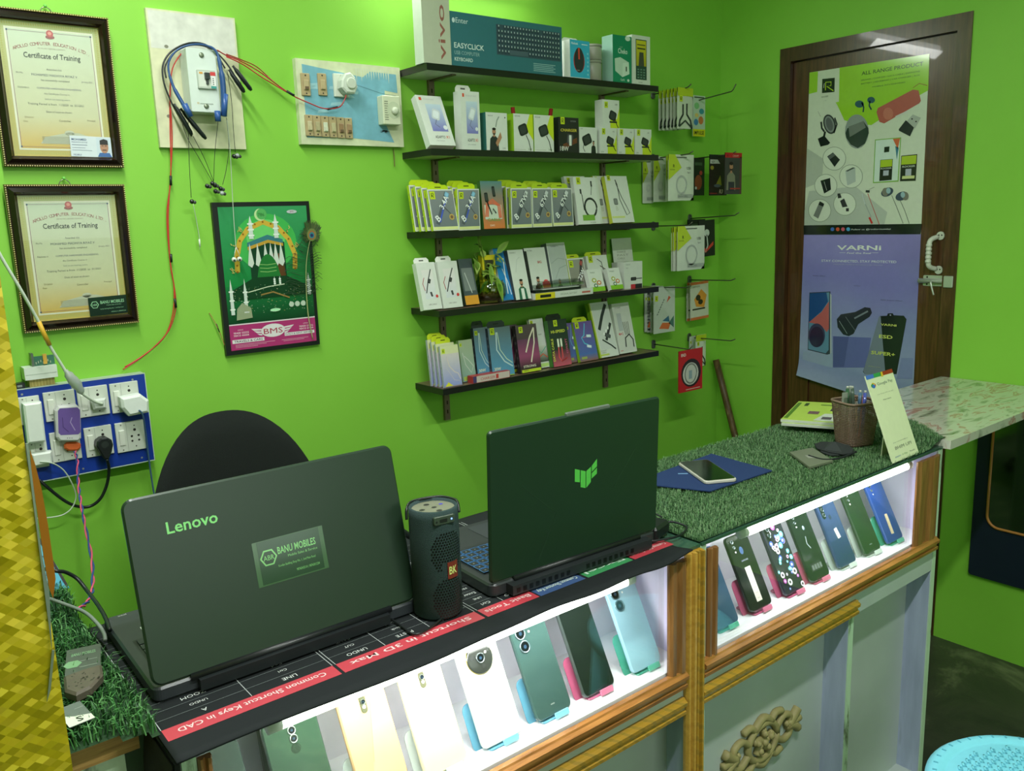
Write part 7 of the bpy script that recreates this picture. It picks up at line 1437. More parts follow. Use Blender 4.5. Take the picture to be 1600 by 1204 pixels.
cable('laptop_cable', 'thick black cord running from behind the lettered laptop towards the speaker', [at(612, 812, Z=.985), at(622, 822, Z=.975), at(636, 832, Z=.96), at(648, 838, Z=.945)], .006, (26, 32, 30), extra=lambda b: b.tube([at(570, 790, Z=1.0), at(612, 812, Z=.985)], .006, (26, 32, 30), 'plastic', 8))

# ------------------------------------------------------------------ phones in the showcases
def phone(label, px, py, th, colr, cam_='dual', W=.0735, H=.158, front=False, extra=None, dz=0, rot=0.0, stand=None, group='phones standing in the counters', yb=-1.278, topcol=None, gold=False):
    q = at(px, py, Y=yb); base = T(q.x, yb, .700+dz) @ frame((0, 0, 0), (1, 0, 0), (0, math.sin(th), math.cos(th))) @ RZ(rot)
    t = thing('phone', label, 'phone', base, group)
    b = MB(); b.M = T(0, H/2, 0); b.prism(rrect(W, H, .010, 0, 0, 6), -.0085, 0, .002, colr, 'phoneback', topcol=topcol); b.build('body', t)
    z = E3
    if front:
        b = MB(); b.M = T(0, H/2, 0); b.poly(rrect(W-.005, H-.006, .008), z, (22, 28, 28), 'phoneback'); b.ell(0, H*.46, .002, .002, 2*E3, (60, 66, 70)); b.build('screen', t)
    elif cam_:
        b = MB(); x0 = -W*.28; y0 = H*.86
        LN_ = []
        def lens(x, y, r_, rim=(120, 130, 130)): 
            LN_.append((b.M.copy(), x, y, r_, rim))
        def mklens(M1, x, y, r_, rim, cam_o):
            b = MB(); b.M = M1; M0 = b.M; b.M = M0 @ T(x, y, 0); b.lathe([(r_, 0), (r_, .0018), (r_*.86, .0022), (r_*.8, .0012), (.0001, .0012)], 20, rim, 'metal'); b.ell(0, 0, r_*.8, r_*.8, .0014, (14, 18, 22), 'gloss'); b.ell(0, 0, r_*.3, r_*.3, .0016, (40, 60, 80), 'gloss'); b.M = M0; b.build('lens', sub=cam_o)
        if cam_ == 'dual': b.prism(rrect(.014, .034, .006, x0, y0), 0, .001, .0004, tuple(int(c*.6) for c in colr), 'phoneback'); b.M = T(0, 0, .001); lens(x0, y0+.008, .005); lens(x0, y0-.006, .005); 
        elif cam_ == 'triple': b.prism(rrect(.013, .042, .006, x0, y0), 0, .001, .0004, (30, 34, 50), 'phoneback'); b.M = T(0, 0, .001); [lens(x0, y0+.013-.012*i, .0045) for i in range(3)]
        elif cam_ == 'round': b.M = T(0, H*.765, 0); b.lathe([(.0245, 0), (.0245, .002), (.0225, .003), (.0001, .003)], 32, (44, 46, 44), 'gloss'); b.lathe([(.0255, 0), (.0255, .0012)], 32, (190, 170, 90), 'metal'); b.M = T(0, H*.765, .003); lens(0, 0, .008); b.ell(.012, .006, .0022, .0022, .0004, (240, 240, 230)); b.ell(-.015, .004, .0035, .0035, .0004, (24, 26, 26)); b.ell(.002, -.014, .003, .003, .0004, (24, 26, 26))
        elif cam_ == 'big2': b.M = T(0, 0, 0); lens(-W*.26, H*.86, .0105, (140, 160, 170)); lens(-W*.24, H*.725, .0105, (140, 160, 170)); b.ell(-W*.02, H*.85, .002, .002, .0006, (230, 230, 220))
        elif cam_ == 'centre2': lens(0, H*.87, .0058, (190, 196, 190)); lens(0, H*.80, .0058, (190, 196, 190)); b.ell(0, H*.835, .0025, .0025, .0006, (240, 240, 230)); b.poly(circ(.007, 20, 0, H*.72), .0004, tuple(int(c*.7) for c in colr), 'gloss')
        elif cam_ == 'pill': b.prism(rrect(.010, .026, .005, 0, H*.85), 0, .0014, .0004, (90, 90, 70), 'phoneback'); b.M = T(0, 0, .0014); lens(0, H*.87, .0038); b.ell(0, H*.825, .0025, .0025, .0005, (250, 250, 240))
        elif cam_ == 'dots': lens(x0, y0+.01, .004, (150, 160, 160)); lens(x0+.001, y0-.002, .003, (180, 190, 190)); b.ell(x0+.002, y0-.012, .002, .002, .0006, (240, 240, 230))
        if not b.v: b.M = T(x0, y0, 0); b.prism(circ(.002, 10, .0, -.022), 0, .0005, 0, (200, 204, 196), 'gloss')
        co_ = b.build('camera', t)
        for L_ in LN_: mklens(*L_, co_)
    if extra: b = MB(); nm = extra(b, W, H, z); b.build(nm, t)
    if stand:
        s_ = thing('phone_stand', '%s plastic stand under the %s' % (stand[0], stand[2]), 'phone stand', T(q.x, yb, .6945), 'small plastic phone stands'); cs = stand[1]
        b = MB(); b.prism(rrect(.06, .05, .006, 0, .022), 0, .0022, .0005, cs, 'acrylic'); b.build('foot', s_)
        b = MB(); b.M = frame((0, -.004, .0025), (1, 0, 0), (0, math.sin(th), math.cos(th))) ; b.prism(rrect(.030, .010, .002, .008, .003), .003, .0055, .0006, tuple(min(255, c+40) for c in cs), 'acrylic'); b.build('lip', s_)
        b = MB(); b.M = T(0, 0, 0) @ frame((0, .004, .0025), (1, 0, 0), (0, math.sin(th), math.cos(th))) @ T(-W*.30, 0, -.0125); b.prism(rrect(.05, .075, .012, 0, .036), 0, .002, .0005, cs, 'acrylic'); b.build('back_rest', s_)
    return t
PK, TQ, BU, CL = (206, 100, 140), (80, 176, 150), (110, 176, 206), (200, 210, 206)
def sticker(w0, h0, x, y, col, lines=0, rot=0):
    def f(b, W, H, z):
        b.M = T(W*x, H*y, 0) @ RZ(rot); b.rect(-w0/2, -h0/2, w0/2, h0/2, z, col)
        for i in range(lines): b.rect(-w0*.35, -h0*.4+h0*.8*i/max(1, lines), -w0*.1, -h0*.38+h0*.8*i/max(1, lines), 2*z, (140, 130, 110))
        return 'sticker'
    return f
def brandx(s_, y=.62, cl=(190, 196, 190), more=None):
    def f(b, W, H, z):
        b.text(s_, 0, H*y, .0035, z, cl, 'gloss', 'C')
        if more: more(b, W, H, z)
        return 'marking'
    return f
def fing(b, W, H, z): b.ell(0, H*.76, .006, .008, z, (70, 90, 130), 'gloss'); b.text('SAMSUNG', 0, H*.62, .0035, z, (170, 180, 190), 'gloss', 'C'); return 'marking'
def samst(b, W, H, z):
    b.ell(0, H*.78, .006, .008, z, (70, 90, 130), 'gloss'); b.text('SAMSUNG', 0, H*.64, .0035, z, (170, 180, 190), 'gloss', 'C'); b.rect(-.009, H*.1, .009, H*.56, z, (236, 226, 220))
    for i in range(6): b.rect(-.004, H*(.14+.07*i), .004, H*(.145+.07*i), 2*z, (170, 160, 150))
    return 'sticker'
def flowers(b, W, H, z):
    r = random.Random(2)
    for i in range(46):
        x = r.uniform(-W*.44, W*.44); y = r.uniform(H*.04, H*.93); s_ = r.uniform(.003, .0075)
        if y > H*.5 and abs(x) > W*.3: continue
        cl = r.choice([(236, 226, 236), (206, 90, 196), (236, 190, 226), (70, 90, 170), (120, 206, 216), (240, 240, 240)]); b.ell(x, y, s_, s_, z*(1+i*.15), cl, 'gloss', 14); b.ell(x, y, s_*.45, s_*.45, z*(1.07+i*.15), (236, 236, 240) if cl[0] < 230 else (60, 40, 70), 'gloss', 10)
    return 'flower_print'
def barcode(b, W, H, z):
    b.ell(.004, H*.74, .004, .005, z, (150, 170, 180), 'gloss'); b.line([(.0, H*.62), (-.004, H*.52), (.004, H*.44)], .003, z, (150, 160, 160), 'gloss'); b.rect(-.022, H*.13, .018, H*.25, z, (40, 46, 46))
    for i in range(4): b.rect(-.018+.01*i, H*.15, -.011+.01*i, H*.22, 2*z, (120, 126, 126))
    return 'marking'
def pin(b, W, H, z):
    for i in range(22): b.rect(-W*.44+i*W*.04, H*.4, -W*.435+i*W*.04, H*.97, z, (110, 130, 180), 'gloss')
    b.ell(0, H*.73, .005, .006, 2*z, (40, 50, 80), 'gloss'); b.M = T(.004, H*.48, 0) @ RZ(.15); b.rect(-.006, -.012, .006, .012, 2*z, (230, 226, 220)); return 'sticker'
TH = math.radians(27)
def rp2(lb, px, py, colr, cam_, **k): return phone(lb, px, py, TH, colr, cam_, **k)
rp2('blue-grey phone with faint lettering, leftmost in the right-hand counter', 1137, 995, (58, 84, 116), 'dots', extra=fing, stand=('green', TQ, 'leftmost phone of the right-hand counter'))
rp2('black phone with a long white price sticker', 1190, 965, (30, 30, 34), 'dots', extra=samst, stand=('pink', PK, 'phone with the long white sticker'), dz=.002)
rp2('phone in a white and purple flowered case', 1242, 943, (44, 40, 56), 'dual', extra=flowers, stand=('pink', PK, 'flowered phone'))
rp2('glossy black phone with a small pale bar label at its foot', 1282, 919, (30, 36, 40), 'dots', extra=barcode, stand=('pink', PK, 'glossy black phone with the bar label'))
rp2('dark blue pinstriped phone with a tiny white sticker', 1324, 898, (44, 58, 100), 'triple', extra=pin, stand=('clear', CL, 'pinstriped phone'))
rp2('dark green phone, second from the right in the right-hand counter', 1363, 881, (34, 52, 44), 'dots', extra=brandx('redmi', .12), stand=('clear', CL, 'dark green phone'))
rp2('bright blue phone with a cream sticker, rightmost in the right-hand counter', 1398, 864, (36, 66, 150), 'dots', extra=sticker(.012, .05, -.02, .28, (226, 206, 170), 6, -.05), stand=('green', TQ, 'bright blue phone'))
# left-hand counter
rp2('pale blue phone with two large round lenses, rightmost in the left-hand counter', 1012, 1062, (150, 186, 206), 'big2', W=.076, H=.165, extra=brandx('5G', .9), stand=('green', TQ, 'pale blue phone'))
rp2('black phone showing its screen side in the left-hand counter', 938, 1096, (60, 68, 68), None, W=.075, H=.162, front=True, stand=('pink', PK, 'black phone showing its screen'))
rp2('teal green phone with two round lenses', 868, 1133, (56, 80, 78), 'big2', W=.076, H=.165, extra=brandx('vivo', .1), stand=('blue', BU, 'teal green phone'))
rp2('white phone with a large round black camera disc', 788, 1172, (206, 214, 206), 'round', W=.080, H=.172, extra=brandx('realme', .12, (160, 166, 160)), stand=('blue', BU, 'white phone with the camera disc'))
rp2('cream phone between the gold one and the white one', 700, 1212, (216, 206, 170), 'pill', W=.076, H=.16, stand=('clear', CL, 'cream phone'))
rp2('peach gold phone with a single pill-shaped camera', 608, 1252, (216, 176, 130), 'pill', W=.078, H=.16, stand=('clear', CL, 'peach gold phone'))
rp2('dark green phone with two stacked lenses in the middle', 497, 1300, (40, 66, 48), 'centre2', W=.080, H=.162, stand=('clear', CL, 'dark green phone with stacked lenses'))
rp2('dark phone in a clear case, leftmost behind the glass', 372, 1346, (44, 62, 54), None, W=.076, H=.16, stand=('clear', CL, 'leftmost phone'))
b = MB(); q = at(460, 1190, Y=-1.18); b.M = frame((q.x, -1.175, .695), (1, 0, 0), (0, .2, 1)); b.prism(rrect(.085, .18, .006, 0, .09), 0, .01, .001, (34, 56, 42), 'card'); tag(b.build('phone_box'), 'dark green flat box standing behind the phone with stacked lenses', 'box')
b = MB(); q = at(335, 1190, Y=-1.19); b.M = frame((q.x-.015, -1.18, .695), (1, 0, 0), (0, .2, 1)); b.prism(rrect(.08, .15, .004, 0, .075), 0, .01, .001, (60, 100, 76), 'card'); b.rect(-.03, .03, .03, .05, .0105, (206, 220, 206)); b.rect(-.03, .06, .03, .13, .0105, (44, 70, 54)); tag(b.build('phone_box'), 'green and white flat box at the left end inside the left-hand counter', 'box')

# ------------------------------------------------------------------ on the right-hand counter
GZ = ZT+.0085+.007
def quadslab(name, label, cat, pxs, z, th, colr, mat, extra=None, group=None, corner=.004):
    P_ = [at(*q, Z=z) for q in pxs]; o_ = P_[0]; u = (P_[1]-o_).normalized(); n = Vector((0, 0, 1)); v_ = n.cross(u)
    w_ = (P_[1]-o_).length; pl = [((p-o_).dot(u), (p-o_).dot(v_)) for p in P_]; M = frame(o_, u, v_, n)
    b = MB(); a = sum(pl[i][0]*pl[(i+1) % len(pl)][1]-pl[(i+1) % len(pl)][0]*pl[i][1] for i in range(len(pl)))
    if a < 0: pl = pl[::-1]
    b.prism(pl, 0, th, min(.0008, th/3), colr, mat)
    if extra: extra(b, pl, th)
    return tag(b.build(name, W=M), label, cat, group)
def lg(b, pl, th): cx = sum(p[0] for p in pl)/4; cy = sum(p[1] for p in pl)/4; b.M = T(cx-.05, cy-.02, th+E3) @ RZ(.4); b.rect(-.01, -.003, .012, .003, 0, (120, 160, 206)); b.text('GOOGLE', -.01, -.010, .004, 0, (120, 160, 206)) if False else None
quadslab('cloth_pouch', 'dark blue cloth lying on the grass under a phone', 'cloth', [(985, 752), (1108, 765), (1205, 733), (1110, 707)], GZ, .0035, (40, 58, 100), 'cloth', lg)
# phone on the blue cloth
A = at(1100, 752, Z=GZ+.006); B = at(1149, 746, Z=GZ+.006); D_ = at(1060, 723.5, Z=GZ+.006)
v_ = (D_-A); v_.z = 0; H_ = .158; vd = v_.normalized(); ud = Vector((vd.y, -vd.x, 0)); M = frame(A+ud*.0+Vector((0, 0, -.0025)), ud, vd)
t = thing('phone', 'white-rimmed phone lying face up on the dark blue cloth', 'phone', M)
b = MB(); b.M = T(.038, .079, 0); b.prism(rrect(.075, H_, .010), 0, .008, .002, (196, 190, 180), 'phoneback'); b.build('body', t)
b = MB(); b.M = T(.038, .079, .0082); b.poly(rrect(.070, .152, .008), 0, (20, 30, 26), 'phoneback'); b.build('screen', t)
# cards and small black cloth
def cardx(b, pl, th):
    x0 = min(p[0] for p in pl); x1 = max(p[0] for p in pl); y0 = min(p[1] for p in pl); y1 = max(p[1] for p in pl); cx, cy = (x0+x1)/2, (y0+y1)/2
    b.rect(cx-.012, cy-.012, cx+.012, cy+.004, th+E3, (150, 150, 140))
quadslab('card_stack', 'grey card case with black strap lying on the grass before the basket', 'card case', [(1232, 706), (1263, 729), (1300, 719), (1268, 699)], GZ, .006, (110, 116, 96), 'card', cardx)
b = MB(); r7 = random.Random(9); c_ = at(1303, 700, Z=GZ)
for k in range(2): 
    pts = [(math.cos(a)*(.052+.012*r7.random()), math.sin(a)*(.036+.01*r7.random())) for a in [2*PI*i/9 for i in range(9)]]; b.M = T(c_.x, c_.y, GZ+.004*k) @ RZ(.6+k*.5); b.prism(pts, 0, .004, .0012, (50, 54, 54), 'cloth')
b.M = T(c_.x, c_.y, GZ+.008) @ RZ(.4); b.mesh([(-.035, -.02, 0), (.035, -.022, 0), (.03, .02, 0), (-.03, .022, 0), (0, 0, .014), (.01, .012, .01)], [(0, 1, 4), (1, 2, 5, 4), (2, 3, 5), (3, 0, 4, 5)], (56, 60, 60), 'cloth')
b.M = Matrix.Identity(4); b.tube([at(1262, 708, Z=GZ+.006), at(1285, 714, Z=GZ+.006), at(1310, 712, Z=GZ+.006), at(1336, 702, Z=GZ+.006)], .0025, (36, 40, 40), 'cloth', 6, 5)
tag(b.build('black_pouch'), 'crumpled black cloth pouch on the grass in front of the basket', 'pouch')
# magazines
zs = .9390
for k, (lb, dx, dy) in enumerate((('lower white-edged catalogue under the green one beside the basket', 0, 0), ('lime green catalogue with gadget pictures, on top, beside the basket', .004, .005))):
    P_ = [(-.945+dx, -.955+dy), (-.735, -1.075), (-.60, -.90), (-.775+dx, -.815+dy)]
    P_ = [(q.x+dx, q.y+dy) for q in (at(1219, 664, Z=zs), at(1330, 672, Z=zs), at(1345, 640, Z=zs), at(1247, 635, Z=zs))]
    b = MB(); z0 = zs+.0082*k+(.004 if k == 0 else .004); a = sum(P_[i][0]*P_[(i+1) % 4][1]-P_[(i+1) % 4][0]*P_[i][1] for i in range(4))
    if a < 0: P_ = P_[::-1]
    b.prism(P_, z0, z0+.008, .0006, (196, 200, 190), 'paper', topcol=(176, 200, 84))
    if k == 1:
        z = z0+.008+E3
        def mp(u, v): p0, p1, p2, p3 = [Vector((q.x, q.y)) for q in (at(1219, 664, Z=zs), at(1330, 672, Z=zs), at(1345, 640, Z=zs), at(1247, 635, Z=zs))]; r_ = p0*(1-u)*(1-v)+p1*u*(1-v)+p2*u*v+p3*(1-u)*v; return (r_.x+dx, r_.y+dy)
        b.poly([mp(.45, .05), mp(.97, .05), mp(.97, .45), mp(.55, .4)], z, (206, 210, 200)); 
        for u, v, w_, h_, cl in ((.3, .35, .16, .14, (120, 90, 90)), (.6, .55, .2, .2, (60, 60, 56)), (.55, .12, .14, .12, (90, 80, 90)), (.78, .3, .14, .16, (50, 54, 50)), (.15, .75, .06, .16, (60, 80, 30)), (.4, .82, .3, .05, (110, 140, 40))): b.poly([mp(u, v), mp(u+w_, v), mp(u+w_, v+h_), mp(u, v+h_)], z+E3, cl)
        b.poly([mp(.02, .08), mp(.08, .08), mp(.08, .92), mp(.02, .92)], z, (90, 130, 40))
    tag(b.build('catalogue'), lb, 'magazine', 'catalogues by the basket')
# woven basket with pens
kc = at(1337, 693, Z=GZ+.0); kx, ky = -.955, -1.165
bs = thing('pen_basket', 'brown woven plastic basket holding pens on the grass', 'basket', T(kx, ky, GZ+.0005) @ RZ(-.35))
b = MB(); Hb = .108; NZ = 26; NA = 72
def bk_(a, t_):
    w_ = .036+.011*t_; d = .034+.010*t_; n_ = 5.0; c, s_ = math.cos(a), math.sin(a); r_ = (abs(c/w_)**n_+abs(s_/d)**n_)**(-1/n_); return Vector((r_*c, r_*s_, Hb*t_))
for k in range(NA):         # slanting and upright strands of the lattice
    a = 2*PI*k/NA; b.tube([bk_(a+.5*t_/8*.55, t_/8) for t_ in range(9)], .00085, (124, 100, 84), 'plastic', 4)
for j in range(1, NZ): b.tube([bk_(2*PI*i/36, j/NZ) for i in range(37)], .0011, (132, 108, 92), 'plastic', 4, cap=False)
b.build('woven_wall', bs)
b = MB(); b.tube([bk_(2*PI*i/48, 1.0)*1.0 for i in range(49)], .003, (128, 104, 90), 'plastic', 8, cap=False); b.build('rim', bs)
b = MB(); b.prism([(bk_(2*PI*i/36, 0).x, bk_(2*PI*i/36, 0).y) for i in range(36)], 0, .003, .0005, (118, 94, 80), 'plastic'); b.build('bottom', bs)
pens = [((-.025, .0, .005), (-.016, .012, .138), (60, 96, 70), 'dark green pen at the left of the basket'), ((-.005, -.01, .005), (-.012, .0, .140), (70, 84, 76), 'grey green pen standing tallest in the basket'), ((.0, .01, .005), (.0, .02, .136), (130, 140, 130), 'silver metal pen in the basket'), ((.01, -.015, .005), (.028, .0, .125), (80, 90, 170), 'blue pen slanting right in the basket'), ((.015, .0, .005), (.034, .008, .118), (190, 110, 130), 'pink pen slanting right in the basket'), ((.02, .01, .005), (.03, .02, .122), (80, 110, 140), 'blue grey marker at the back of the basket')]
MB_ = bs.matrix_world.copy() if False else (T(kx, ky, GZ+.0005) @ RZ(-.35))
for a, c_, cl, lb in pens:
    b = MB(); b.M = MB_; a = Vector(a)+Vector((0, 0, .004)); c_ = Vector(c_); b.tube([a, a+(c_-a)*.06, a+(c_-a)*.8, c_], .0042, cl, 'gloss', 10, rs=[.0035, .0042, .0042, .0038]); d_ = (c_-a).normalized(); b.tube([c_, c_+d_*.006], .003, (190, 190, 180), 'plastic', 8); b.tube([c_-d_*.04+Vector((-.005, 0, 0)), c_+Vector((-.005, 0, 0))], .0009, cl, 'plastic', 6)
    tag(b.build('pen'), lb, 'pen', 'pens in the basket')
b = MB(); b.M = MB_; b.mesh([(-.035, -.004, .09), (-.02, -.004, .09), (-.016, .012, .132), (-.03, .012, .132)], [(0, 1, 2, 3)], (200, 206, 196), 'clearplastic'); b.prism([(-.036, .006), (-.02, .006), (-.022, .0075), (-.036, .0075)], .01, .130, .0003, (196, 204, 190), 'frosted'); tag(b.build('plastic_sleeve'), 'clear plastic sleeve sticking up at the left of the basket', 'sleeve')
# payment standee (its code is left blank)
q0 = at(1394, 720, Z=GZ-.004); q1 = at(1434, 703, Z=GZ-.004); w = (q1-q0).length; ya = math.atan2(q1.y-q0.y, q1.x-q0.x); 
tt = at(1351, 585, X=q0.x); ln = math.atan2(tt.y-q0.y, tt.z-q0.z); h = (tt-q0).length
ps = thing('payment_standee', 'tall cream payment card with a coloured top edge leaning at the counter front', 'payment sign', T(q0.x, q0.y, q0.z) @ RZ(ya) @ frame((0, 0, 0), (1, 0, 0), (0, math.sin(ln), math.cos(ln))))
b = MB(); b.box(0, 0, -.003, w, h, 0, (222, 226, 190), 'card')
for i, cl in enumerate(((70, 110, 200), (50, 150, 80), (206, 80, 50), (206, 80, 50))):
    x0 = w*(0, .28, .62, .62)[i]; x1 = w*(.28, .55, 1, 1)[i]; b.rect(x0, h*.955, x1, h, E3, cl)
b.rect(w*.53, h*.945, w*.62, h, E3, (220, 180, 50))
for i, (cl, a) in enumerate((((206, 70, 60), 0), ((220, 180, 50), 1), ((50, 150, 80), 2), ((60, 110, 200), 3))): b.ell(w*(.17+.03*math.cos(a*PI/2)), h*(.875+.01*math.sin(a*PI/2)), w*.055, h*.022, E3*(1+a*.3), cl)
b.text('Google Pay', w*.31, h*.862, h*.034, E3, (90, 110, 100), wid=w*.58); b.text('scan & pay with any app', w*.2, h*.76, h*.012, E3, (160, 168, 150), wid=w*.6)
b.text('Merchant', w*.35, h*.685, h*.015, E3, (70, 80, 70), wid=w*.3); b.text('pay.merchant@upi', w*.22, h*.20, h*.012, E3, (150, 156, 140), wid=w*.56)
b.text('BHIM UPI', w*.22, h*.125, h*.036, E3, (80, 86, 80), wid=w*.62, shear=.15)
for x, tx, cl in ((.14, 'paytm', (60, 110, 180)), (.40, 'G Pay', (90, 140, 60)), (.70, 'PhonePe', (90, 96, 80))): b.text(tx, w*x, h*.045, h*.017, E3, cl, wid=w*.2)
b.build('card', ps)
b = MB(); b.M = T(w*.3, h*.5, -.003); b.mesh([(0, 0, 0), (w*.4, 0, 0), (w*.4, -h*.46, -.045), (0, -h*.46, -.045), (0, 0, -.002), (w*.4, 0, -.002), (w*.4, -h*.46, -.047), (0, -h*.46, -.047)], [(0, 3, 2, 1), (4, 5, 6, 7), (0, 1, 5, 4), (3, 7, 6, 2), (0, 4, 7, 3), (1, 2, 6, 5)], (214, 218, 186), 'card'); b.build('prop', ps)

# ------------------------------------------------------------------ left foreground
fo = thing('foil_panel', 'tall panel wrapped in shiny gold patterned foil in the left foreground', 'foil-wrapped panel', T(-3.03, -1.305, 0)); ivf = T(3.03, 1.305, 0)
b = MB(); b.M = ivf; b.box(-3.30, -1.35, 0, -2.7755, -1.262, 1.72, mat='gold_foil'); b.build('panel', fo)
b = MB(); b.M = ivf
def fl(px, py): q = at(px, py, Y=-1.352); return (q.x, q.z)
for pts, cl in (([(37, 690), (41, 690), (62, 860), (74, 920), (78, 1010), (60, 870)], (150, 160, 150)), ([(78, 1010), (82, 1010), (76, 1070), (70, 1090)], (150, 160, 140))):
    b.M = ivf @ frame((0, -1.353, 0), (1, 0, 0), UP); b.prism([fl(*q) for q in pts][::-1], -.001, .001, 0, cl, 'steel')
b.build('edge_strip', fo)
b = MB(); b.M = ivf @ frame((0, -1.352, 0), (1, 0, 0), UP); pp = [fl(*q) for q in ((44, 700), (52, 722), (62, 760), (72, 815), (80, 870), (84, 900), (80, 930), (74, 915), (66, 870), (56, 800), (47, 740))]
b.prism(pp[::-1], -.0012, .0012, 0, (150, 92, 26), 'foilpack'); b.build('foil_flap', fo)
LZ = .9225+.019
def ctext(b, pl, th): pass
Mc = lambda pxs, z: None
def flatcard(name, label, cat, pxs, z, th, fn=None, base=(60, 64, 60), mat='card', group=None):
    P_ = [at(*q, Z=z) for q in pxs]; o_ = P_[0]; u = (P_[1]-P_[0]); u.z = 0; w_ = u.length; u.normalize(); v_ = Vector((0, 0, 1)).cross(u); h_ = (P_[3]-P_[0]).dot(v_)
    b = MB(); M = frame(o_, u, v_); b.prism([(0, 0), (w_, 0), (w_, h_), (0, h_)], 0, th, .0001, base, mat)
    if fn: fn(b, w_, h_, th+E3)
    return tag(b.build(name, W=M), label, cat, group)
flatcard('business_card', 'grey shop card lying sideways on the longer grass above the stone', 'card', [(98, 1058), (155, 1045), (148, 1000), (88, 1015)], LZ+.004, .0008, lambda b, w, h, z: (b.text('BANU MOBILES', w*.15, h*.72, h*.1, z, (130, 170, 130), wid=w*.7, bold=.02), b.poly(circ(h*.13, 6, w*.2, h*.45), z, (120, 160, 120)), b.rect(w*.4, h*.5, w*.9, h*.52, z, (130, 140, 130)), b.rect(w*.4, h*.3, w*.9, h*.32, z, (130, 140, 130))), (78, 84, 78))
b = MB(); pts = [at(*q, Z=LZ) for q in ((98, 1064), (130, 1052), (158, 1044), (160, 1060), (142, 1080), (118, 1092), (100, 1086))]; cx = sum(p.x for p in pts)/7; cy = sum(p.y for p in pts)/7; pl = [(p.x-cx, p.y-cy) for p in pts]
a = sum(pl[i][0]*pl[(i+1) % 7][1]-pl[(i+1) % 7][0]*pl[i][1] for i in range(7)); pl = pl if a > 0 else pl[::-1]
b.prism(pl, 0, .014, .003, (84, 76, 64), 'worn'); r7 = random.Random(4)
for i in range(26): a = r7.uniform(0, 2*PI); q = r7.uniform(0, .022); b.ell(q*math.cos(a), q*math.sin(a)*1.2, .0016*r7.uniform(.5, 1.2), .001, .0142, (34, 32, 28), n=7)
tag(b.build('pitted_stone', W=T(cx, cy, LZ-.002)), 'flat brown pitted stone on the longer grass between two cards', 'stone')
flatcard('business_card', 'dark and white visiting card sticking out in front of the stone', 'card', [(106, 1132), (146, 1116), (133, 1090), (96, 1100)], LZ+.004, .0008, lambda b, w, h, z: (b.poly([(0, 0), (w, 0), (w, h*.25), (w*.4, h*.4), (0, h*.6)], z, (206, 210, 196)), b.text('S', w*.4, h*.1, h*.22, z+E3, (40, 44, 40), bold=.03), b.rect(w*.6, h*.7, w*.95, h*.72, z, (150, 156, 150))), (96, 104, 100))
cy_ = thing('cyan_case', 'light blue plastic case standing at the back of the longer grass', 'plastic case', T(-2.72, -.71, .9265))
b = MB(); b.M = frame((-.06, -.02, 0), (1, 0, 0), (-.12, .35, 1)); b.prism([(0, 0), (.125, 0), (.118, .04), (.098, .125), (0, .14)], -.028, 0, .003, (96, 186, 216), 'plastic')
for y in (.03, .062, .095): b.line([(.002, y+.006), (.112-y*.12, y)], .002, E3, (50, 110, 140)); 
b.line([(.10, .12), (.122, .004)], .004, E3, (60, 50, 50)); b.build('case_body', cy_)
b = MB(); b.M = frame((-.06, -.02, 0), (1, 0, 0), (-.12, .35, 1)); b.prism(rrect(.012, .006, .002, .095, .02), 0, .004, .0008, (120, 200, 226), 'plastic'); b.build('latch', cy_)
cable('mains_cable', 'black cable arching from the left over the longer grass to the lettered laptop', [at(66, 885, Z=1.0), at(85, 888, Z=.998), at(100, 890, Z=.99), at(118, 900, Z=.975), at(133, 918, Z=.96), at(150, 940, Z=.955), at(163, 962, Z=.95), at(169, 980, Z=.946)], .003, (26, 30, 32))
cable('laptop_cable', 'grey cable crossing the longer grass to the lettered laptop', [at(72, 930, Z=.955), at(100, 940, Z=.952), at(130, 952, Z=.952), at(150, 970, Z=.950), at(160, 985, Z=.946), at(162, 996, Z=.942)], .0028, (120, 126, 122))
# hanging end of the desk mat beside the left-hand counter
b = MB(); v = []; f = []
for i in range(7):
    for j in range(6): v.append((-2.674-.001*j-.006*math.sin(j*.8), -1.334+.018*i, MZ-.001-.045*j*(1 if i < 5 else .9)))
for i in range(6):
    for j in range(5): p = i*6+j; f.append((p, p+1, p+7, p+6))
b.mesh(v, f, (24, 28, 30), 'matte', True); b.mesh([(x-.0025, y, z) for x, y, z in v], [q[::-1] for q in f], (24, 28, 30), 'matte', True)
tag(b.build('black_cloth'), 'black cloth hanging in the gap left of the left-hand counter', 'cloth')

# ------------------------------------------------------------------ office chair behind the counter
ch = thing('office_chair', 'black mesh-backed office chair behind the lettered laptop', 'chair', T(-2.262, -.60, 0))
b = MB(); nu, nv = 20, 22; v = []; f = []
def bkp(u, w_, side):
    # superellipse outline, wider towards the seat
    a = 2*u-1; c = 2*w_-1
    x = a*math.sqrt(max(0, 1-c*c/2)); z = c*math.sqrt(max(0, 1-a*a/2)); r_ = min(1.0, math.hypot(x, z))
    hw = .205 if z < 0 else .205-.03*z; hz = .285; n_ = 2.0
    if r_ > 1e-6:
        ct, st2 = abs(x)/r_, abs(z)/r_; k = (ct**2.35+st2**2.35)**(-1/2.35); x *= k; z *= k; r_ = math.hypot(x, z)/k
    e_ = max(0.0, 1-r_**6)**.5
    return (x*hw, .16-.05*x*x+.03*z+side*.024*e_, .83+z*hz)
for s_ in (-1, 1):
    for i in range(nu+1):
        for j in range(nv+1): v.append(bkp(i/nu, j/nv, s_))
n1 = (nu+1)*(nv+1)
for s_ in (0, 1):
    for i in range(nu):
        for j in range(nv): p = s_*n1+i*(nv+1)+j; q = (p, p+nv+1, p+nv+2, p+1); f.append(q if s_ == 0 else q[::-1])
b.mesh(v, f, (30, 34, 32), 'cloth', True); b.build('backrest', ch)
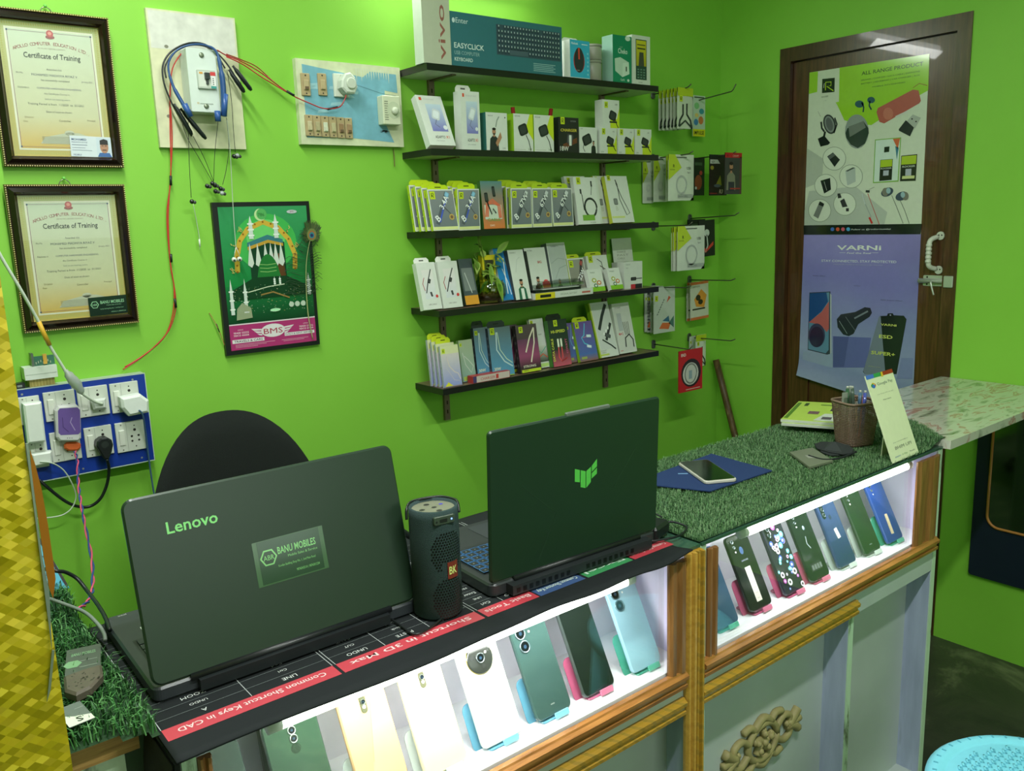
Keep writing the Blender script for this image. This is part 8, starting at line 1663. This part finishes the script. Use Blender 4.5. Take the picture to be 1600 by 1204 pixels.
b = MB(); b.prism(rrect(.44, .42, .08, 0, -.06, 8), .44, .51, .02, (28, 30, 30), 'cloth'); b.build('seat', ch)
b = MB(); b.tube([(0, .12, .43), (0, .2, .46), (0, .21, .60), (0, .2, .72)], .018, (26, 28, 28), 'plastic', 10, 5); b.build('back_support', ch)
b = MB(); b.tube([(0, 0, .1), (0, 0, .43)], .025, (40, 42, 42), 'metal', 14); b.build('gas_column', ch)
for k in range(5):
    a = 2*PI*k/5+.3; l = MB(); l.tube([(0, 0, .10), (.13*math.cos(a), .13*math.sin(a), .085), (.26*math.cos(a), .26*math.sin(a), .065)], .018, (26, 28, 28), 'plastic', 10, rs=[.022, .018, .014]); lo = l.build('leg', ch)
    l = MB(); l.M = T(.26*math.cos(a), .26*math.sin(a), .0255) @ RZ(a) @ RX(PI/2); l.lathe([(.0001, -.014), (.022, -.014), (.0255, -.008), (.0255, .008), (.022, .014), (.0001, .014)], 16, (22, 24, 24), 'plastic'); l.build('castor', sub=lo)
for s_ in (-1, 1):
    b = MB(); b.tube([(s_*.2, .05, .47), (s_*.26, .03, .50), (s_*.27, 0, .64), (s_*.27, -.12, .66)], .012, (26, 28, 28), 'plastic', 8, 4); b.build('armrest', ch)

# ------------------------------------------------------------------ light blue plastic stool
sx_, sy_, sr = -1.312, -1.757, .195
st = thing('plastic_stool', 'light blue plastic stool with a punched round seat at the lower right', 'stool', T(sx_, sy_, 0)); SC = (120, 200, 220)
b = MB(); b.lathe([(sr*.97, .405), (sr*.99, .432), (sr*.985, .441), (sr*.93, .450), (sr*.86, .451), (sr*.82, .4475), (sr*.80, .4465), (sr*.78, .4475), (.0001, .449), ], 56, SC, 'plastic')
b.lathe([(sr*.95, .405), (sr*.96, .43), (sr*.9, .443), (.0001, .444)], 56, SC, 'plastic')
hc = (84, 160, 182)
for i in range(-9, 10):
    for j in range(-9, 10):
        x = i*.0165+(j % 2)*.004; y = j*.0165
        if math.hypot(x, y) < sr*.72:      # raised hook-shaped bars of the woven look
            b.M = T(x, y, .4489) @ RZ(.55); b.box(-.0055, -.0015, 0, .0055, .0015, .0022, SC, 'plastic'); b.box(.0035, -.006, 0, .0058, .0015, .0022, SC, 'plastic'); b.box(-.0055, -.0062, 0, -.0005, -.0035, .0006, hc, 'plastic')
for k in range(44):
    a = 2*PI*k/44; b.M = T(sr*.9*math.cos(a), sr*.9*math.sin(a), .4503) @ RZ(a); b.box(-.004, -.0015, -.001, .004, .0015, .0012, hc, 'plastic')
b.M = Matrix.Identity(4); b.build('seat', st)
for k in range(4):
    a = PI/4+k*PI/2; l = MB(); c0 = Vector((sr*.78*math.cos(a), sr*.78*math.sin(a), .41)); c1 = Vector((sr*.98*math.cos(a), sr*.98*math.sin(a), 0)); l.tube([c0, c0*.5+c1*.5, c1], .02, SC, 'plastic', 8, rs=[.028, .022, .017]); l.build('leg', st)
b = MB(); b.tube([(sr*.85*math.cos(2*PI*i/32), sr*.85*math.sin(2*PI*i/32), .2) for i in range(33)], .008, SC, 'plastic', 8, cap=False); b.build('ring_brace', st)

# ------------------------------------------------------------------ wall tube and ceiling tube (out of view, they light the room)
for nm, lb, p0, p1 in (('tube_lamp', 'white tube lamp on the back wall above the shelves', (-1.66, -.05, 2.29), (-.98, -.05, 2.29)), ('tube_lamp', 'white tube lamp on the ceiling over the middle of the shop', (-2.75, -2.2, 2.69), (-1.65, -2.2, 2.69))):
    c = (Vector(p0)+Vector(p1))/2; t = thing(nm, lb, 'lamp', T(*c)); iv = T(*[-q for q in c])
    b = MB(); b.M = iv; b.tube([p0, p1], .014, (250, 255, 250), 'tubelight', 12); b.build('tube', t)
    b = MB(); b.M = iv
    if p0[2] > 2.5: b.box(p0[0]-.02, p0[1]-.02, 2.70, p1[0]+.02, p0[1]+.02, 2.7495, (226, 230, 226), 'plastic')
    else: b.box(p0[0]-.02, -.028, p0[2]-.02, p1[0]+.02, -.0005, p0[2]+.02, (226, 230, 226), 'plastic')
    b.build('batten', t)
